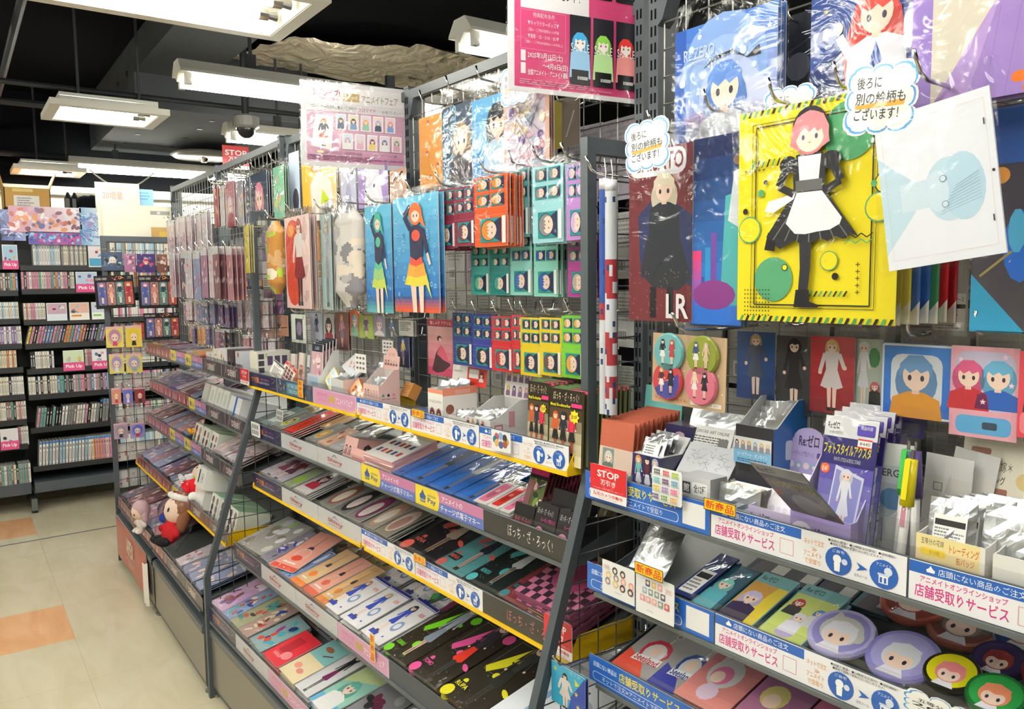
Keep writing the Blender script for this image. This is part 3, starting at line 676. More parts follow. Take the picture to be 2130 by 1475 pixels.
row(9, .23, .33, RL[4], ('orange', 'cream', 'white'), .125, 'left of the upright, fifth rack shelf'); row(10, .42, .56, RZ[4], PALS[4], .125, 'right of the upright, fifth rack shelf')
faceout(.61, RZ[4]-.0, .125, .125, 7, 'face-out case with green field on the fifth shelf', True, '#cfe0c0'); row(11, .745, .78, RZ[4], ('pink', 'cream'), .125, 'between two pink cards, fifth rack shelf')
faceout(.785, RZ[4]-.0, .12, .125, 8, 'face-out white case at the right of the fifth shelf', True, '#ece6ea')
row(12, .22, .365, RL[5], PALS[4], .13, 'left of the upright, sixth rack shelf'); row(13, .40, .56, RZ[5], ('white', 'cream', 'black'), .13, 'right of the upright, sixth rack shelf'); row(14, .57, .89, RZ[5], PALS[5], .125, 'of the right-hand run, sixth rack shelf')
row(15, .21, .365, RL[6], PALS[6], .13, 'left of the upright, seventh rack shelf'); row(16, .43, .80, RZ[6], PALS[6], .14, 'of the leaning run, seventh rack shelf', 8); row(17, .81, .92, RZ[6], ('black', 'grey', 'white'), .165, 'at the end of the seventh rack shelf', 6)
faceout(.22, RL[7], .10, .125, 9, 'face-out case on the eighth shelf left of the upright', True, '#e6e2ea'); row(18, .325, .375, RL[7], ('pink', 'white'), .125, 'beside the face-out case, eighth shelf')
row(19, .43, .73, RZ[7], ('white', 'white', 'pale blue'), .172, 'of the tall ones, lowest rack shelf', 4); row(20, .735, .92, RZ[7], ('pink', 'orange', 'cream', 'pink'), .172, 'of the pink run, lowest rack shelf')
row(21, .2, .37, .2, PALS[6], .13, 'on the base shelf of the rack')
# the run of cases that continues behind the end frame, too screened to pick apart
mb = MB(); R = random.Random(5)
for k, z in enumerate(RZ):
    y = .94
    while y < 2.1:
        w_ = R.uniform(.012, .016); h = .125 if k not in (0, 7) else .17; mb.box(XR-.14, XR-.012, y, y+w_-.001, z+.001, z+h, SPC[R.choice(PALS[k])], 'gloss'); y += w_
o = mb.build('disc_cases'); tag(o, 'disc cases on the far rack screened by the end frame mesh', 'disc case'); o['kind'] = 'stuff'

def xp(x, u0, v0, u1, v1):                             # measured rectangle on a plane facing +x: y0,y1,z0,z1
    a, b = ax(0, x, u0, v1), ax(0, x, u1, v0); return a.y, b.y, a.z, b.z
def banner(label, px, seed, cols, x=XR+.03, cut=0):
    y0, y1, z0, z1 = xp(x, *px); R = random.Random(seed); mb = MB(); mb.box(x-.004, x, y0, y1, z0, z1, cols[0], 'gloss')
    A = Art(mb, y1-y0, z1-z0, O=(x, y0, z0), ex=(0, 1, 0), n=(1, 0, 0), m='gloss'); A.grad(0, 0, 1, 1, cols[0], cols[1], 8, False)
    for i in range(75): A.ell(R.uniform(.03, .97), R.uniform(.12, .88), R.uniform(.02, .05), R.uniform(.06, .16), R.choice(cols), 8, R.uniform(0, 3))
    o = mb.build('banner'); tag(o, label, 'banner'); return A
banner('wide illustrated banner in red, white and violet over the media rack', (20, 433, 168, 482), 1, ['#c98aa4', '#e9dce8', '#b8503c', '#d98a50', '#5a5a98', '#e8c9b8', '#f0f0f4', '#7a3a54'])
banner('blue illustrated banner right of the red one on the media rack', (169, 433, 206, 510), 2, ['#6fa8dc', '#c9e2f2', '#3a7ac0', '#9a8acc', '#f0f4fa'])
banner('narrow magenta and blue banner under the red one', (60, 484, 168, 508), 3, ['#5a4aa8', '#c04a9a', '#4a8ad0', '#e8b8d8', '#2f3a80', '#8ac8ec'])
banner('blue cut-out panel at the left edge of the banners', (3, 437, 50, 500), 4, ['#4a5aa0', '#8a9ad0', '#2a3560', '#c9d0e8', '#d8a8b8'], XR+.02)
def carton():
    y0, y1, z0, z1 = xp(XR-.02, 10, 393, 104, 432); r = empty('cardboard_box', 'open tan cardboard box with white label on top of the media rack', 'box'); r.location = (XR-.02, y0, z0)
    W, H = y1-y0, z1-z0; mb = MB(); t = .005
    for q in ((-.3, 0, 0, t), (-.3, 0, W-t, W), (-t, 0, 0, W), (-.3, -.3+t, 0, W)): mb.box(q[0], q[1], q[2], q[3], 0, H, '#c79c58', 'cardboard')
    mb.box(-.3, 0, 0, W, 0, t, '#c79c58', 'cardboard'); A = Art(mb, W, H, O=(0, 0, 0), ex=(0, 1, 0), n=(1, 0, 0)); A.rect(.2, -.02, .75, .62, '#eceae4'); A.lines(.27, .1, .7, .55, 4, '#9a8a90'); A.rect(.18, .8, .62, .95, '#e6cf8a'); mb.build('carton', r)
    for y, a in ((0.0, 12), (W, -22)):
        mb = MB(); mb.box(-.29, -.01, -.0025, .0025, 0, .11, '#c79c58', 'cardboard'); f = mb.build('flap', r); f.location = (0, y, H); f.rotation_euler = (math.radians(a), 0, 0)
carton()
y0, y1, z0, z1 = xp(XR-.05, 137, 401, 160, 435)
mb = MB(); cy = (y0+y1)/2
for k in (-1, 1): mb.lathe([(.02, 0), (.024, .01), (.024, .07), (.01, .105), (.006, z1-z0)], (XR-.05, cy+k*.02, z0), (0, 0, 1), '#1b1c20', 'plastic', 12)
tag(mb.build('bottle_pair'), 'two small black bottles side by side on top of the media rack', 'bottle')
y0, y1, z0, z1 = xp(XR-.06, 163, 403, 202, 418)
mb = MB(); mb.box(XR-.3, XR-.06, y0, y1+.03, z0-.08, z1-.02, '#cfc9bc', 'plastic'); mb.box(XR-.31, XR-.05, y0-.01, y1+.04, z1-.02, z1, '#e2dccc', 'plastic'); tag(mb.build('storage_box'), 'pale lidded storage box on top of the media rack', 'box')
mb = MB(); p = ax(0, XR-.03, 188, 424); mb.blob(p, (.06, .09, .055), '#14151a', 'cloth', 14, 8, .12, 2); tag(mb.build('black_cloth_bundle', None, True), 'crumpled black cloth bundle in front of the pale storage box', 'cloth')

# board and sheet standing over the far end frame
def board(name, label, cat, px, x, draw, t=.006, col='#e8e4d6', m='plastic'):
    y0, y1, z0, z1 = xp(x, *px); mb = MB(); mb.box(x-t, x, y0, y1, z0, z1, col, m); A = Art(mb, y1-y0, z1-z0, O=(x, y0, z0), ex=(0, 1, 0), n=(1, 0, 0), m=m); draw(A); o = mb.build(name); tag(o, label, cat); return o
board('sign_board', 'large blank cream board standing above the far end frame', 'board', (206, 430, 363, 493), -4.80, lambda A: (A.rect(.0, .0, 1, 1, '#dcd8c8'), A.rect(.02, 0, .06, 1, '#c9c4b2'), A.rect(.67, .72, .93, .84, '#8f8f8a'), A.rect(.76, .74, .8, .82, '#c8c8c4'), A.rect(.67, 0, .96, .34, '#b89452'), A.rect(.78, 0, .95, .2, '#c9a43c')))
board('notice_sheet', 'white reversed notice reading 20 behind the cream board', 'sign', (200, 383, 289, 442), -4.815, lambda A: (A.rect(0, 0, 1, 1, '#cfccbf'), A.text('20増量', .16, .45, .62, .72, '#d88a80', .03), A.rect(.14, .78, .72, .84, '#ead9a8')), .003)
board('blue_notice', 'small pale blue notice beside the reversed white one', 'sign', (289, 395, 318, 440), -4.83, lambda A: (A.rect(0, 0, 1, 1, '#8fc4e6'), A.lines(.1, .5, .9, .9, 3, '#5a9ad0')), .003)
# stop card, dome camera, vent
y0, y1, z0, z1 = xp(-5.3, 464, 306, 517, 350)
mb = MB(); mb.box(-5.304, -5.3, y0, y1, z0, z1, '#d8303a', 'gloss'); A = Art(mb, y1-y0, z1-z0, O=(-5.3, y0, z0), ex=(0, 1, 0), n=(1, 0, 0), m='gloss'); A.rect(0, 0, 1, 1, '#d5333c'); A.text('STOP', .1, .58, .92, .82, '#fff', .04); A.text('万引き', .22, .33, .8, .54, '#fff', .03); A.rect(0, 0, 1, .16, '#f2d8d8')
o = mb.build('stop_sign'); tag(o, 'red STOP card hanging under the ceiling by the dome camera', 'sign')
mb = MB(); mb.tube([(-5.302, (y0+y1)/2, z1), (-5.302, (y0+y1)/2, 2.9)], .001, '#999', 'wire', 4); mb.build('hanging_wire', o)
r = empty('dome_camera', 'grey security dome camera with dark lens bowl on the ceiling', 'camera'); p = ax(2, 2.36, 512, 268); r.location = p
mb = MB(); mb.lathe([(.055, .0), (.07, .01), (.072, .06), (.06, .07)], (0, 0, 0), (0, 0, 1), '#8f8f8a', 'plastic', 20); mb.tube([(0, 0, .07), (0, 0, .5)], .02, '#333', 'blackmetal', 8); mb.build('camera_body', r)
mb = MB(); mb.blob((0, 0, .0), (.05, .05, .052), '#1a1a1c', 'gloss', 18, 10); mb.build('lens_bowl', r, True)
mb = MB(); p = ax(2, 2.44, 424, 330); mb.lathe([(.02, .0), (.2, .0), (.23, .02), (.2, .04), (.03, .05)], p, (0, 0, 1), '#8d8c86', 'plastic', 28); o = mb.build('ceiling_speaker', None, True); tag(o, 'round grey ceiling ring with a small chrome centre', 'ceiling fitting')
mb = MB(); mb.lathe([(.004, -.03), (.02, -.025), (.03, 0)], p, (0, 0, 1), '#ccc', 'chrome', 12); mb.build('sprinkler', o)
mb = MB(); a, b = ax(2, 2.33, 185, 352), ax(2, 2.33, 320, 360)
mb.tube([a.lerp(b, t)+Vector((0, 0, -.12*math.sin(math.pi*t))) for t in [i/10 for i in range(11)]], .006, '#c9c6bc', 'plastic', 6); tag(mb.build('light_cable'), 'grey cable drooping below the far fluorescent light', 'cable')

# ================================================================ shelf rail strips
SM = {}
def icon(A, cx, cy, r, c):                              # round-eared helmet mark
    k = A.w/A.h
    A.poly([(cx-r, cy-r*.6*k), (cx-r*1.15, cy+.1*r*k), (cx-r*.7, cy+r*.35*k), (cx-.3*r, cy+r*.8*k), (cx, cy+r*1.3*k), (cx+.3*r, cy+r*.8*k), (cx+r*.7, cy+r*.35*k), (cx+r*1.15, cy+.1*r*k), (cx+r, cy-r*.6*k)], c)
def st_white(A):
    A.rect(0, 0, 1, 1, '#f3f3f8'); A.rect(.0, .70, .515, .985, '#1f5fb8'); icon(A, .085, .83, .015, '#ffffff')
    A.text('店頭にない商品のご注文', .115, .755, .43, .93, '#ffffff'); A.text('アニメイトオンラインショップ', .045, .5, .37, .665, '#d0388c', .015); A.text('店舗受取りサービス', .025, .12, .375, .45, '#cf2f86', .03)
    A.frame(.405, .16, .475, .58, .003, '#d8a0b4')
    for t, y0, y1, x0, x1 in (('ネットで注文', .64, .8, .53, .63), ('≫', .47, .58, .57, .595), ('アニメイト', .3, .45, .53, .62), ('で受取り', .1, .25, .535, .615)): A.text(t, x0, y0, x1, y1, '#e0953c')
    A.text('●品揃え豊富！●24時間注文受付！●送料無料！', .65, .88, .955, .955, '#222'); A.text('●自宅で荷物が受取れない方にオススメ！', .66, .79, .9, .865, '#222')
    for cx in (.70, .905): A.circ(cx, .4, .062, '#1f5cb4', 20)
    A.text('ご自宅', .672, .62, .728, .7, '#fff'); A.circ(.695, .45, .02, '#fff', 12); A.poly([(.683, .12), (.68, .35), (.71, .35), (.708, .12)], '#fff'); A.circ(.73, .42, .014, '#dfe8f8', 10)
    A.poly([(.785, .52), (.835, .4), (.785, .3), (.8, .4)], '#1f5cb4'); A.text('注文メール', .775, .14, .835, .22, '#2a4a88')
    A.text('アニメイト', .872, .6, .938, .68, '#fff'); A.rect(.885, .16, .925, .36, '#fff'); A.rect(.88, .36, .93, .42, '#cfdcf2'); A.circ(.925, .5, .018, '#dfe8f8', 12); A.rect(.89, .18, .9, .32, '#1f5cb4'); A.rect(.908, .18, .918, .32, '#1f5cb4')
def st_blue(A):
    A.rect(0, 0, 1, 1, '#2163bf'); A.text('店頭にない商品は', .04, .6, .25, .8, '#eef2fa', .01); A.text('店舗受取りサービス', .27, .5, .76, .86, '#f3dc28', .03)
    A.rr(.035, .1, .78, .42, .022, '#e8eef8'); A.rr(.039, .12, .776, .4, .02, '#2163bf'); A.text('ネットで注文≫アニメイトで受取り', .12, .16, .66, .36, '#eef2fa'); A.rect(.81, .14, .97, .88, '#f0f0f2')
def st_pay(A):
    A.rect(0, 0, 1, 1, '#c67aa8'); A.rect(.3, 0, 1, .5, '#5a70c0'); A.rect(.3, .5, 1, 1, '#c67aa8'); A.rect(0, 0, .34, 1, '#f0d835'); A.ell(.34, .5, .04, .5, '#f0d835', 16)
    icon(A, .12, .52, .045, '#1f4f9a'); A.rect(.08, .2, .16, .34, '#1f4f9a'); A.rect(.09, .26, .15, .3, '#f0d835'); A.text('animate', .2, .58, .33, .72, '#2a4f8a'); A.text('Pay', .2, .2, .33, .52, '#2a4f8a', .02)
    A.text('アニメイトの', .42, .58, .72, .86, '#f2f0f8', .03); A.text('チャージ式電子マネー', .4, .1, .96, .42, '#f2f0f8', .03)
def st_uma(A):
    A.rect(0, 0, 1, 1, '#2c2a52'); A.text('ウマ娘', .12, .3, .4, .75, '#e88a3a', .05); A.text('スターゲイト', .45, .55, .75, .72, '#d86a8a', .02); A.text('ROAD TO THE TOP', .42, .3, .75, .46, '#c9c4dc', .01); A.frame(.82, .2, .97, .85, .006, '#7a7048'); A.line(.85, .5, .95, .8, .01, '#6a8a8a')
def st_illus(A):
    A.rect(0, 0, 1, 1, '#3a4f68'); R = random.Random(4); A.rect(.28, .1, .68, .9, '#4f8298'); A.text('05 THE GIRLS', .32, .55, .64, .8, '#cfe0e6'); A.text('ONE ROAD', .34, .2, .62, .45, '#cfe0e6'); mess(A.sub(0, 0, .28, 1), R, 10, ['#8a6a70', '#c9b0b0', '#5a4a50', '#8090a8']); mess(A.sub(.7, 0, 1, 1), R, 10, ['#8a5a50', '#e0b8a8', '#4a3a40', '#708aa8'])
def st_pink(A):
    A.rect(0, 0, 1, 1, '#d8b0cc'); A.rr(.03, .1, .97, .9, .03, '#d99cc0'); A.text('ラブライブ!', .1, .5, .34, .75, '#c95a94', .03); A.text('スーパースター!!', .12, .25, .33, .4, '#c95a94'); A.rr(.38, .3, .52, .68, .02, '#c9a85a'); A.text('アニメイトフェア', .54, .3, .92, .68, '#f2e8ee', .03)
def st_grey(A):
    A.rect(0, 0, 1, 1, '#c9cad0'); R = random.Random(9)
    for i in range(26): A.star(R.uniform(.02, .98), R.uniform(.1, .9), .012, '#b4b8c0', 3, .4)
    A.poly([(.34, .66), (.42, .9), (.5, .66), (.42, .8)], '#7a8088'); A.text('Shiny', .25, .32, .6, .62, '#b8453c', .01); A.rect(.28, .24, .56, .27, '#b8453c')
def st_bocchi(A):
    A.rect(0, 0, 1, 1, '#2b2b2d'); A.text('ぼっち・ざ・ろっく!', .3, .25, .8, .8, '#eceae6', -.008)
def st_bocchi2(A):
    A.rect(0, 0, 1, 1, '#2b2b2d'); A.text('ぼっち・ざ・ろっく!', .3, .25, .9, .8, '#c06a70', -.008)
def st_red(A):
    A.rect(0, 0, 1, 1, '#8f3c44'); R = random.Random(3)
    for i in range(9): A.poly([(i/9, .1), (i/9+.05, .9), (i/9+.09, .2)], R.choice(['#b86068', '#c9a0a8', '#6a2a34', '#d8c9cc']))
def st_dark(A):
    A.rect(0, 0, 1, 1, '#4a4448'); R = random.Random(6); mess(A, R, 14, ['#6a5a60', '#9a6a78', '#3a3438', '#8a8088']); A.text('DEN01', .3, .2, .65, .7, '#e0dcdc', .02)
SN = {st_white: 'white rail strip with blue header and pink lettering', st_blue: 'blue rail strip with yellow and white lettering', st_pay: 'yellow, pink and blue Pay rail strip', st_uma: 'navy rail strip with orange lettering', st_illus: 'dark blue illustrated rail strip', st_pink: 'pink fair rail strip', st_grey: 'pale grey rail strip with small red script', st_bocchi: 'black rail strip with white handwritten title', st_bocchi2: 'black rail strip with pink handwritten title', st_red: 'dark red patterned rail strip', st_dark: 'dark grey illustrated rail strip'}
LV = {1: 'top shelf', 2: 'second shelf', 3: 'third shelf', 4: 'fourth shelf', 5: 'lowest shelf'}
GN = {'A': 'near', 'B': 'middle', 'C': 'far'}
def strips(b, k, seq):
    df, zb = SH[b+str(k)][:2]; cnt = {}
    for i, q in enumerate(seq):
        if not q: continue
        fn, s0, s1 = q
        key = (fn, round(s1-s0, 3))
        if key not in SM:
            mb = MB(); W = s1-s0-.003; mb.box(-W/2, W/2, 0, .0008, 0, .05, '#ddd'); A = Art(mb, W, .05, m='gloss'); fn(A); SM[key] = mb.mesh('rail_strip')
        o = link('rail_strip', SM[key]); put(o, b, (s0+s1)/2, df+.0012, zb+.004)
        n = sum(1 for x in seq[:i] if x and x[0] is fn); tot = sum(1 for x in seq if x and x[0] is fn)
        pre = ORD[n]+' ' if tot > 1 else ''
        tag(o, f"{pre}{SN[fn]}, {GN[b]} gondola, {LV[k]}", 'rail strip')
T3 = lambda fns, s=0.0, w_=.3: [None if f is None else (f, s+w_*i+(.014 if i == 0 else 0), s+w_*(i+1)) for i, f in enumerate(fns)]
strips('A', 1, [(st_blue, .0, .288), (st_white, .288, .593), (st_white, .593, .897)])
strips('A', 2, [(st_blue, .0, .295), (st_white, .295, .598), (st_white, .598, .897)])
strips('A', 3, [(st_blue, .0, .295), (st_white, .295, .598), (st_white, .598, .897)])
strips('B', 1, T3([st_uma, st_illus, st_pink, st_white, st_white, st_white])); strips('B', 2, T3([st_uma, st_grey, st_grey, st_pay, st_pay, st_bocchi]))
strips('B', 3, T3([st_uma, st_grey, st_grey, st_white, st_white, st_bocchi2])); strips('B', 4, T3([st_uma, st_grey, st_grey, st_pink])); strips('B', 5, T3([st_uma, st_grey, st_pink, st_pink]))
for k in range(1, 6): strips('C', k, T3([st_red, st_red, st_pay if k in (1, 3) else st_red, st_pay if k in (1, 2, 3, 4) else st_red, st_dark, st_dark]))

# ================================================================ placing goods
def short(l, n=9):
    w = l.split()[:n]
    while w and w[-1] in ('in', 'the', 'of', 'with', 'a', 'an', 'and', 'on', 'at', 'by', 'behind', 'under', 'beside', 'its', 'to', 'from', 'left', 'right', 'over', 'top'): w.pop()
    return ' '.join(w).rstrip(',')
def rect_on(b, d, px):
    a = bl(b, 1, d, px[0], px[1]); c = bl(b, 1, d, px[2], px[3]); return a[0], c[0], c[2], a[2]   # s0, s1, z0, z1
def hang(b, d, px, draw, name, label, cat, bag=(.03, .004), stack=0, step=.008, yaw=0, roll=0, hk=True, seed=0, m='bag', edge='#ddd', bow=0, hooks=1, hup=.022, t=.0012, stackcol=None, group=None):
    s0, s1, z0, z1 = rect_on(b, d, px); w_, h = s1-s0, z1-z0
    o = card(name, w_, h, draw, t, m, bag, seed, edge, bow); put(o, b, (s0+s1)/2, d, z0, yaw, 0, roll); tag(o, label, cat, group)
    R = random.Random(seed+1)
    for i in range(stack):
        if stackcol: c = card(name, w_, h, (lambda A, cc=stackcol[i % len(stackcol)]: A.rect(0, 0, 1, 1, cc)), t, m, bag if i < 2 else None, seed+i, stackcol[i % len(stackcol)]); tag(c, f'{od(i)} one hanging behind the {label}'[:110], cat)
        else: c = dup(o, 'one of the stack hanging behind the '+short(label), 'stack behind '+label)
        put(c, b, (s0+s1)/2+R.uniform(-.004, .004), d-step*(i+1), z0+R.uniform(-.004, .002), yaw+R.uniform(-2, 2), 0, roll+R.uniform(-.8, .8))
    if hk:
        top = (bag[0]-.012 if bag else -.01)
        for q in range(hooks): hook(b, (s0+s1)/2+(0 if hooks == 1 else (q-.5)*w_*.6), z1+top, d+.035, 'peg hook holding the '+short(label, 12))
    return o, (s0, s1, z0, z1)
def lay(b, k, u0, v0, u1, v1, h, draw, name, label, cat, back=.0, lift=.034, n=5, seed=0, yaw=0, m='bag', t=.003, edge='#ddd', bag=None, step=.007, ltop=.0, tilt=0, sp=None):
    df, zb, ti, _ = SH[b+str(k)]; d0 = df-.012
    if sp: s0, s1 = sp
    else: s0 = bl(b, 1, d0, u0, v0)[0]; s1 = bl(b, 1, d0, u1, v1)[0]
    o = card(name, s1-s0, h, draw, t, m, bag, seed, edge); R = random.Random(seed); T = math.radians(ti); tag(o, label, cat)
    d = d0-back*math.cos(T); z = zb+.014+back*math.sin(T)
    put(o, b, (s0+s1)/2, d, z+lift, yaw, -(90-ti-tilt))
    for i in range(1, n):
        if lift-i*step < .0: break
        c = dup(o, 'lying in the pile under the '+short(label), 'pile under '+label); put(c, b, (s0+s1)/2+R.uniform(-.003, .003), d-R.uniform(0, .006), z+lift-i*step, yaw+R.uniform(-3, 3), -(90-ti))
    return o
def on(o, b, k, s, d, yaw=0, dz=.012, tilt=0, roll=0):
    df, zb, ti, _ = SH[b+str(k)]; put(o, b, s, d, zb+dz+(df-d)*math.tan(math.radians(ti)), yaw, tilt-ti, roll)
    return o
def fbox(b, k, d, px, depth):                        # measured front rectangle of a carton standing on a shelf
    s0, s1, z0, z1 = rect_on(b, d, px); zs = SH[b+str(k)][1]+.0125; return s0, s1, z1-zs

# ---------------------------------------------------------------- near gondola, top row
def a_blue(A):
    A.grad(0, 0, 1, 1, '#a9b4e0', '#3f6fc0', 8); A.grad(.0, .0, .12, 1, '#3a62b4', '#2a55a8', 6); A.circ(.5, .6, .42, '#7fa0da'); A.circ(.5, .5, .34, '#93afe0'); A.circ(.56, .36, .3, '#b4c2ea'); A.circ(.8, .25, .2, '#c6cdee'); A.ell(.3, .2, .2, .06, '#a08ac8'); A.ell(.75, .8, .16, .05, '#a8b8e8'); deco(A, random.Random(1), '#cfe0fa', 12)
    bust(A, '#5f8ad4', '#dfe4f4', cx=.52, cy=.44, r=.16); A.poly([(.3, .62), (.42, .7), (.6, .72), (.74, .62), (.6, .69), (.42, .67)], '#26262e'); A.poly([(.72, .62), (.84, .7), (.86, .62)], '#26262e'); A.text('Re:ZERO', .1, .72, .42, .82, '#b8cdf2', .01); A.text('-starting life in another-', .14, .66, .68, .71, '#b0c4ea')
hang('A', .10, (1405, 70, 1614, 268), a_blue, 'clear_file', 'pale blue clear file with a blue-haired figure, at the top left of the near gondola', 'clear file', (.045, .006), seed=1, stack=2)
def a_navy(A):
    A.grad(0, 0, 1, 1, '#2a4a94', '#1f3c84', 6); R = random.Random(2)
    for i in range(18): a = i*.35; A.line(.5+.2*math.cos(a), .6+.15*math.sin(a), .5+.6*math.cos(a), .6+.4*math.sin(a), .006, '#8a8fb0')
    A.star(.2, .78, .06, '#c9b88a', 4, .3); A.star(.16, .68, .03, '#c9b88a', 8, .4); A.poly([(0, 0), (0, .3), (.3, .42), (.5, .2), (1, .1), (1, 0)], '#1a2f68'); A.poly([(.38, .1), (.34, .4), (.5, .75), (.66, .8), (.9, .5), (.96, .1), (.85, .3), (.7, .42), (.5, .36)], '#c83a38'); bust(A, '#d8443c', '#e9e8f4', cx=.66, cy=.60, r=.18); A.poly([(.6, .3), (.66, .42), (.72, .3), (.66, .22)], '#2a4fa0'); A.line(.42, .36, .3, .5, .08, '#e9e8f4'); A.ell(.29, .55, .05, .04, SK, 10)
hang('A', .10, (1690, -70, 1897, 215), a_navy, 'clear_file', 'deep blue clear file with a red-haired figure and gold stars', 'clear file', (.04, .006), seed=2, stack=3)
def a_lilac(A):
    A.rect(0, 0, 1, 1, '#dcd4c4'); A.rect(0, 0, .16, 1, '#9a80cc'); A.poly([(.16, 0), (.95, 1), (1, 1), (1, 0)], '#b89ad8'); A.poly([(.42, 0), (.78, .95), (1, .95), (1, 0)], '#a486cc'); A.vtext('Nino', .2, .55, .3, .86, '#f4efe8', .01)
    for q in (.56, .7, .85): A.line(q, 0, q+.14, .8, .006, '#9878c4')
    for q in ((.8, .1), (.88, -.02 + .05)): A.ell(q[0], q[1], .06, .035, '#e87a2c', 12); 
hang('A', .15, (1903, -95, 2185, 182), a_lilac, 'clear_file', 'lilac and cream clear file with a long purple dress and orange dots', 'clear file', (.03, .01), seed=3, stack=2)
hang('A', .05, (1622, 40, 1692, 205), lambda A: (A.rect(0, 0, 1, 1, '#1c2030'), A.ell(.55, .4, .35, .16, '#5a5f70', 12), A.line(.1, .55, .9, .7, .03, '#3a4054')), 'clear_file', 'black clear file seen between the two blue files', 'clear file', None, seed=4)
# large middle row
def a_maroon(A):
    A.rect(0, 0, 1, 1, '#6e2c34'); R = random.Random(5); A.poly([(.15, .62), (.5, .75), (1, .6), (1, .2), (.6, .3), (.2, .25)], '#2c3560')
    A.rr(.02, .84, .9, .99, .12, '#e4e4ea'); A.text('CHISATO', .07, .87, .86, .97, '#7a3038', .03)
    bust(A.sub(.1, .3, 1, .95), '#e9dfc8', '#2a2f38', cx=.52, cy=.72, r=.17); A.poly([(.2, .28), (.3, .5), (.8, .5), (.98, .25), (.8, .18), (.4, .2)], '#2c3038'); A.rect(.35, .02, .45, .2, '#1f2228'); A.rect(.62, .02, .72, .2, '#20242a')
    for i in range(60): A.circ(R.uniform(0, 1), R.uniform(0, .3), .006, '#b89098', 5)
    A.text('LR', .62, .02, .96, .16, '#e4e0e4', .06)
hang('A', .125, (1312, 318, 1436, 671), a_maroon, 'clear_file', 'maroon clear file with a blonde seated figure', 'clear file', (.04, .006), seed=5, stack=3, yaw=3)
def a_city(A):
    A.grad(0, 0, 1, 1, '#2f7fd8', '#1c2a58', 9); R = random.Random(6)
    for i in range(9): x = i*.11; A.rect(x, .0, x+.1, R.uniform(.25, .5), R.choice(['#2f6fc4', '#3a4fa8', '#7a4aa8', '#2a90d0']))
    A.grad(0, .08, .26, .4, '#4a6ad8', '#e0407c', 6); A.rect(0, 0, 1, .1, '#2a6fd0'); A.poly([(.62, .12), (.7, .68), (.95, .7), (1, .1)], '#4fb0b4'); A.poly([(.75, .55), (.85, .8), (1, .82), (1, .5)], '#d8dfe6'); A.circ(.9, .86, .07, '#8a6a60')
    A.ell(.5, .16, .4, .08, '#8a3a8c')
hang('A', .12, (1434, 293, 1541, 678), a_city, 'clear_file', 'dark blue clear file with a neon city skyline', 'clear file', (.05, .004), seed=6, stack=3)
def a_yellow(A):
    Y = '#f2e01c'; A.rect(0, 0, 1, 1, Y); R = random.Random(7)
    for i in range(24):
        c = '#222' if i % 2 else '#4a9a5c'; x = .02+i*.041
        A.poly([(x, .0), (x+.018, .0), (x+.034, .026), (x+.016, .026)], c); A.poly([(x, .975), (x+.018, .975), (x+.034, 1), (x+.016, 1)], c)
    A.ell(.72, .84, .16, .16*A.w/A.h, '#4fa06c', 26); A.ell(.26, .2, .13, .13*A.w/A.h, '#56a478', 24)
    A.frame(.13, .08, .86, .92, .008, '#2a2a1c'); A.frame(.105, .065, .885, .935, .004, '#4a4a24')
    for q, e in (((.07, .44), 1), ((.88, .50), 1)): A.ring(q[0]+.02, q[1], .08, '#57a070' if e else '#333', Y, .1)
    A.ring(.93, .6, .06, '#333', Y, .12); A.ring(.62, .28, .055, '#57a070', Y, .1); A.ring(.34, .255, .02, '#333', Y, .25)
    for x, y, r_, c in ((.06, .53, .018, '#222'), (.2, .66, .014, '#222'), (.17, .61, .022, '#4fa06c'), (.66, .21, .02, '#222'), (.87, .6, .018, '#4fa06c'), (.74, .93, .01, '#222')): A.circ(x, y, r_, c)
    for i in range(5): A.text('+', .05+i*.032, .71, .07+i*.032, .73, '#222'); A.text('+', .78, .13+i*.03, .805, .15+i*.03, '#222')
    for i in range(8): A.poly([(.1+i*.035, .73), (.112+i*.035, .73), (.13+i*.035, .765), (.118+i*.035, .765)], '#222' if i % 2 else '#4a9a5c'); A.poly([(.5+i*.03, .12), (.512+i*.03, .12), (.53+i*.03, .145), (.518+i*.03, .145)], '#222' if i % 2 else '#4a9a5c')
    for i in range(9):
        for j in range(7): A.circ(.07+i*.022, .03+j*.02, .005, '#222', 5)
    for i in range(5): A.line(.3+i*.03, .565+(i % 2)*.015, .33+i*.03, .565+((i+1) % 2)*.015, .006, '#222'); A.line(.72+i*.032, .375+(i % 2)*.018, .752+i*.032, .375+((i+1) % 2)*.018, .006, '#222'); A.line(.72+i*.032, .35+(i % 2)*.018, .752+i*.032, .35+((i+1) % 2)*.018, .006, '#4a9a5c')
    lady(A, '#e88892', '#26262a', '#eceaf2', .2, .07, .8, .97)
_, yr = hang('A', .13, (1539, 240, 1862, 678), a_yellow, 'clear_file', 'bright yellow clear file with a figure in black dress and white apron', 'clear file', (.015, .012), seed=7, stack=0, hk=False)
s0, s1, z0, z1 = yr
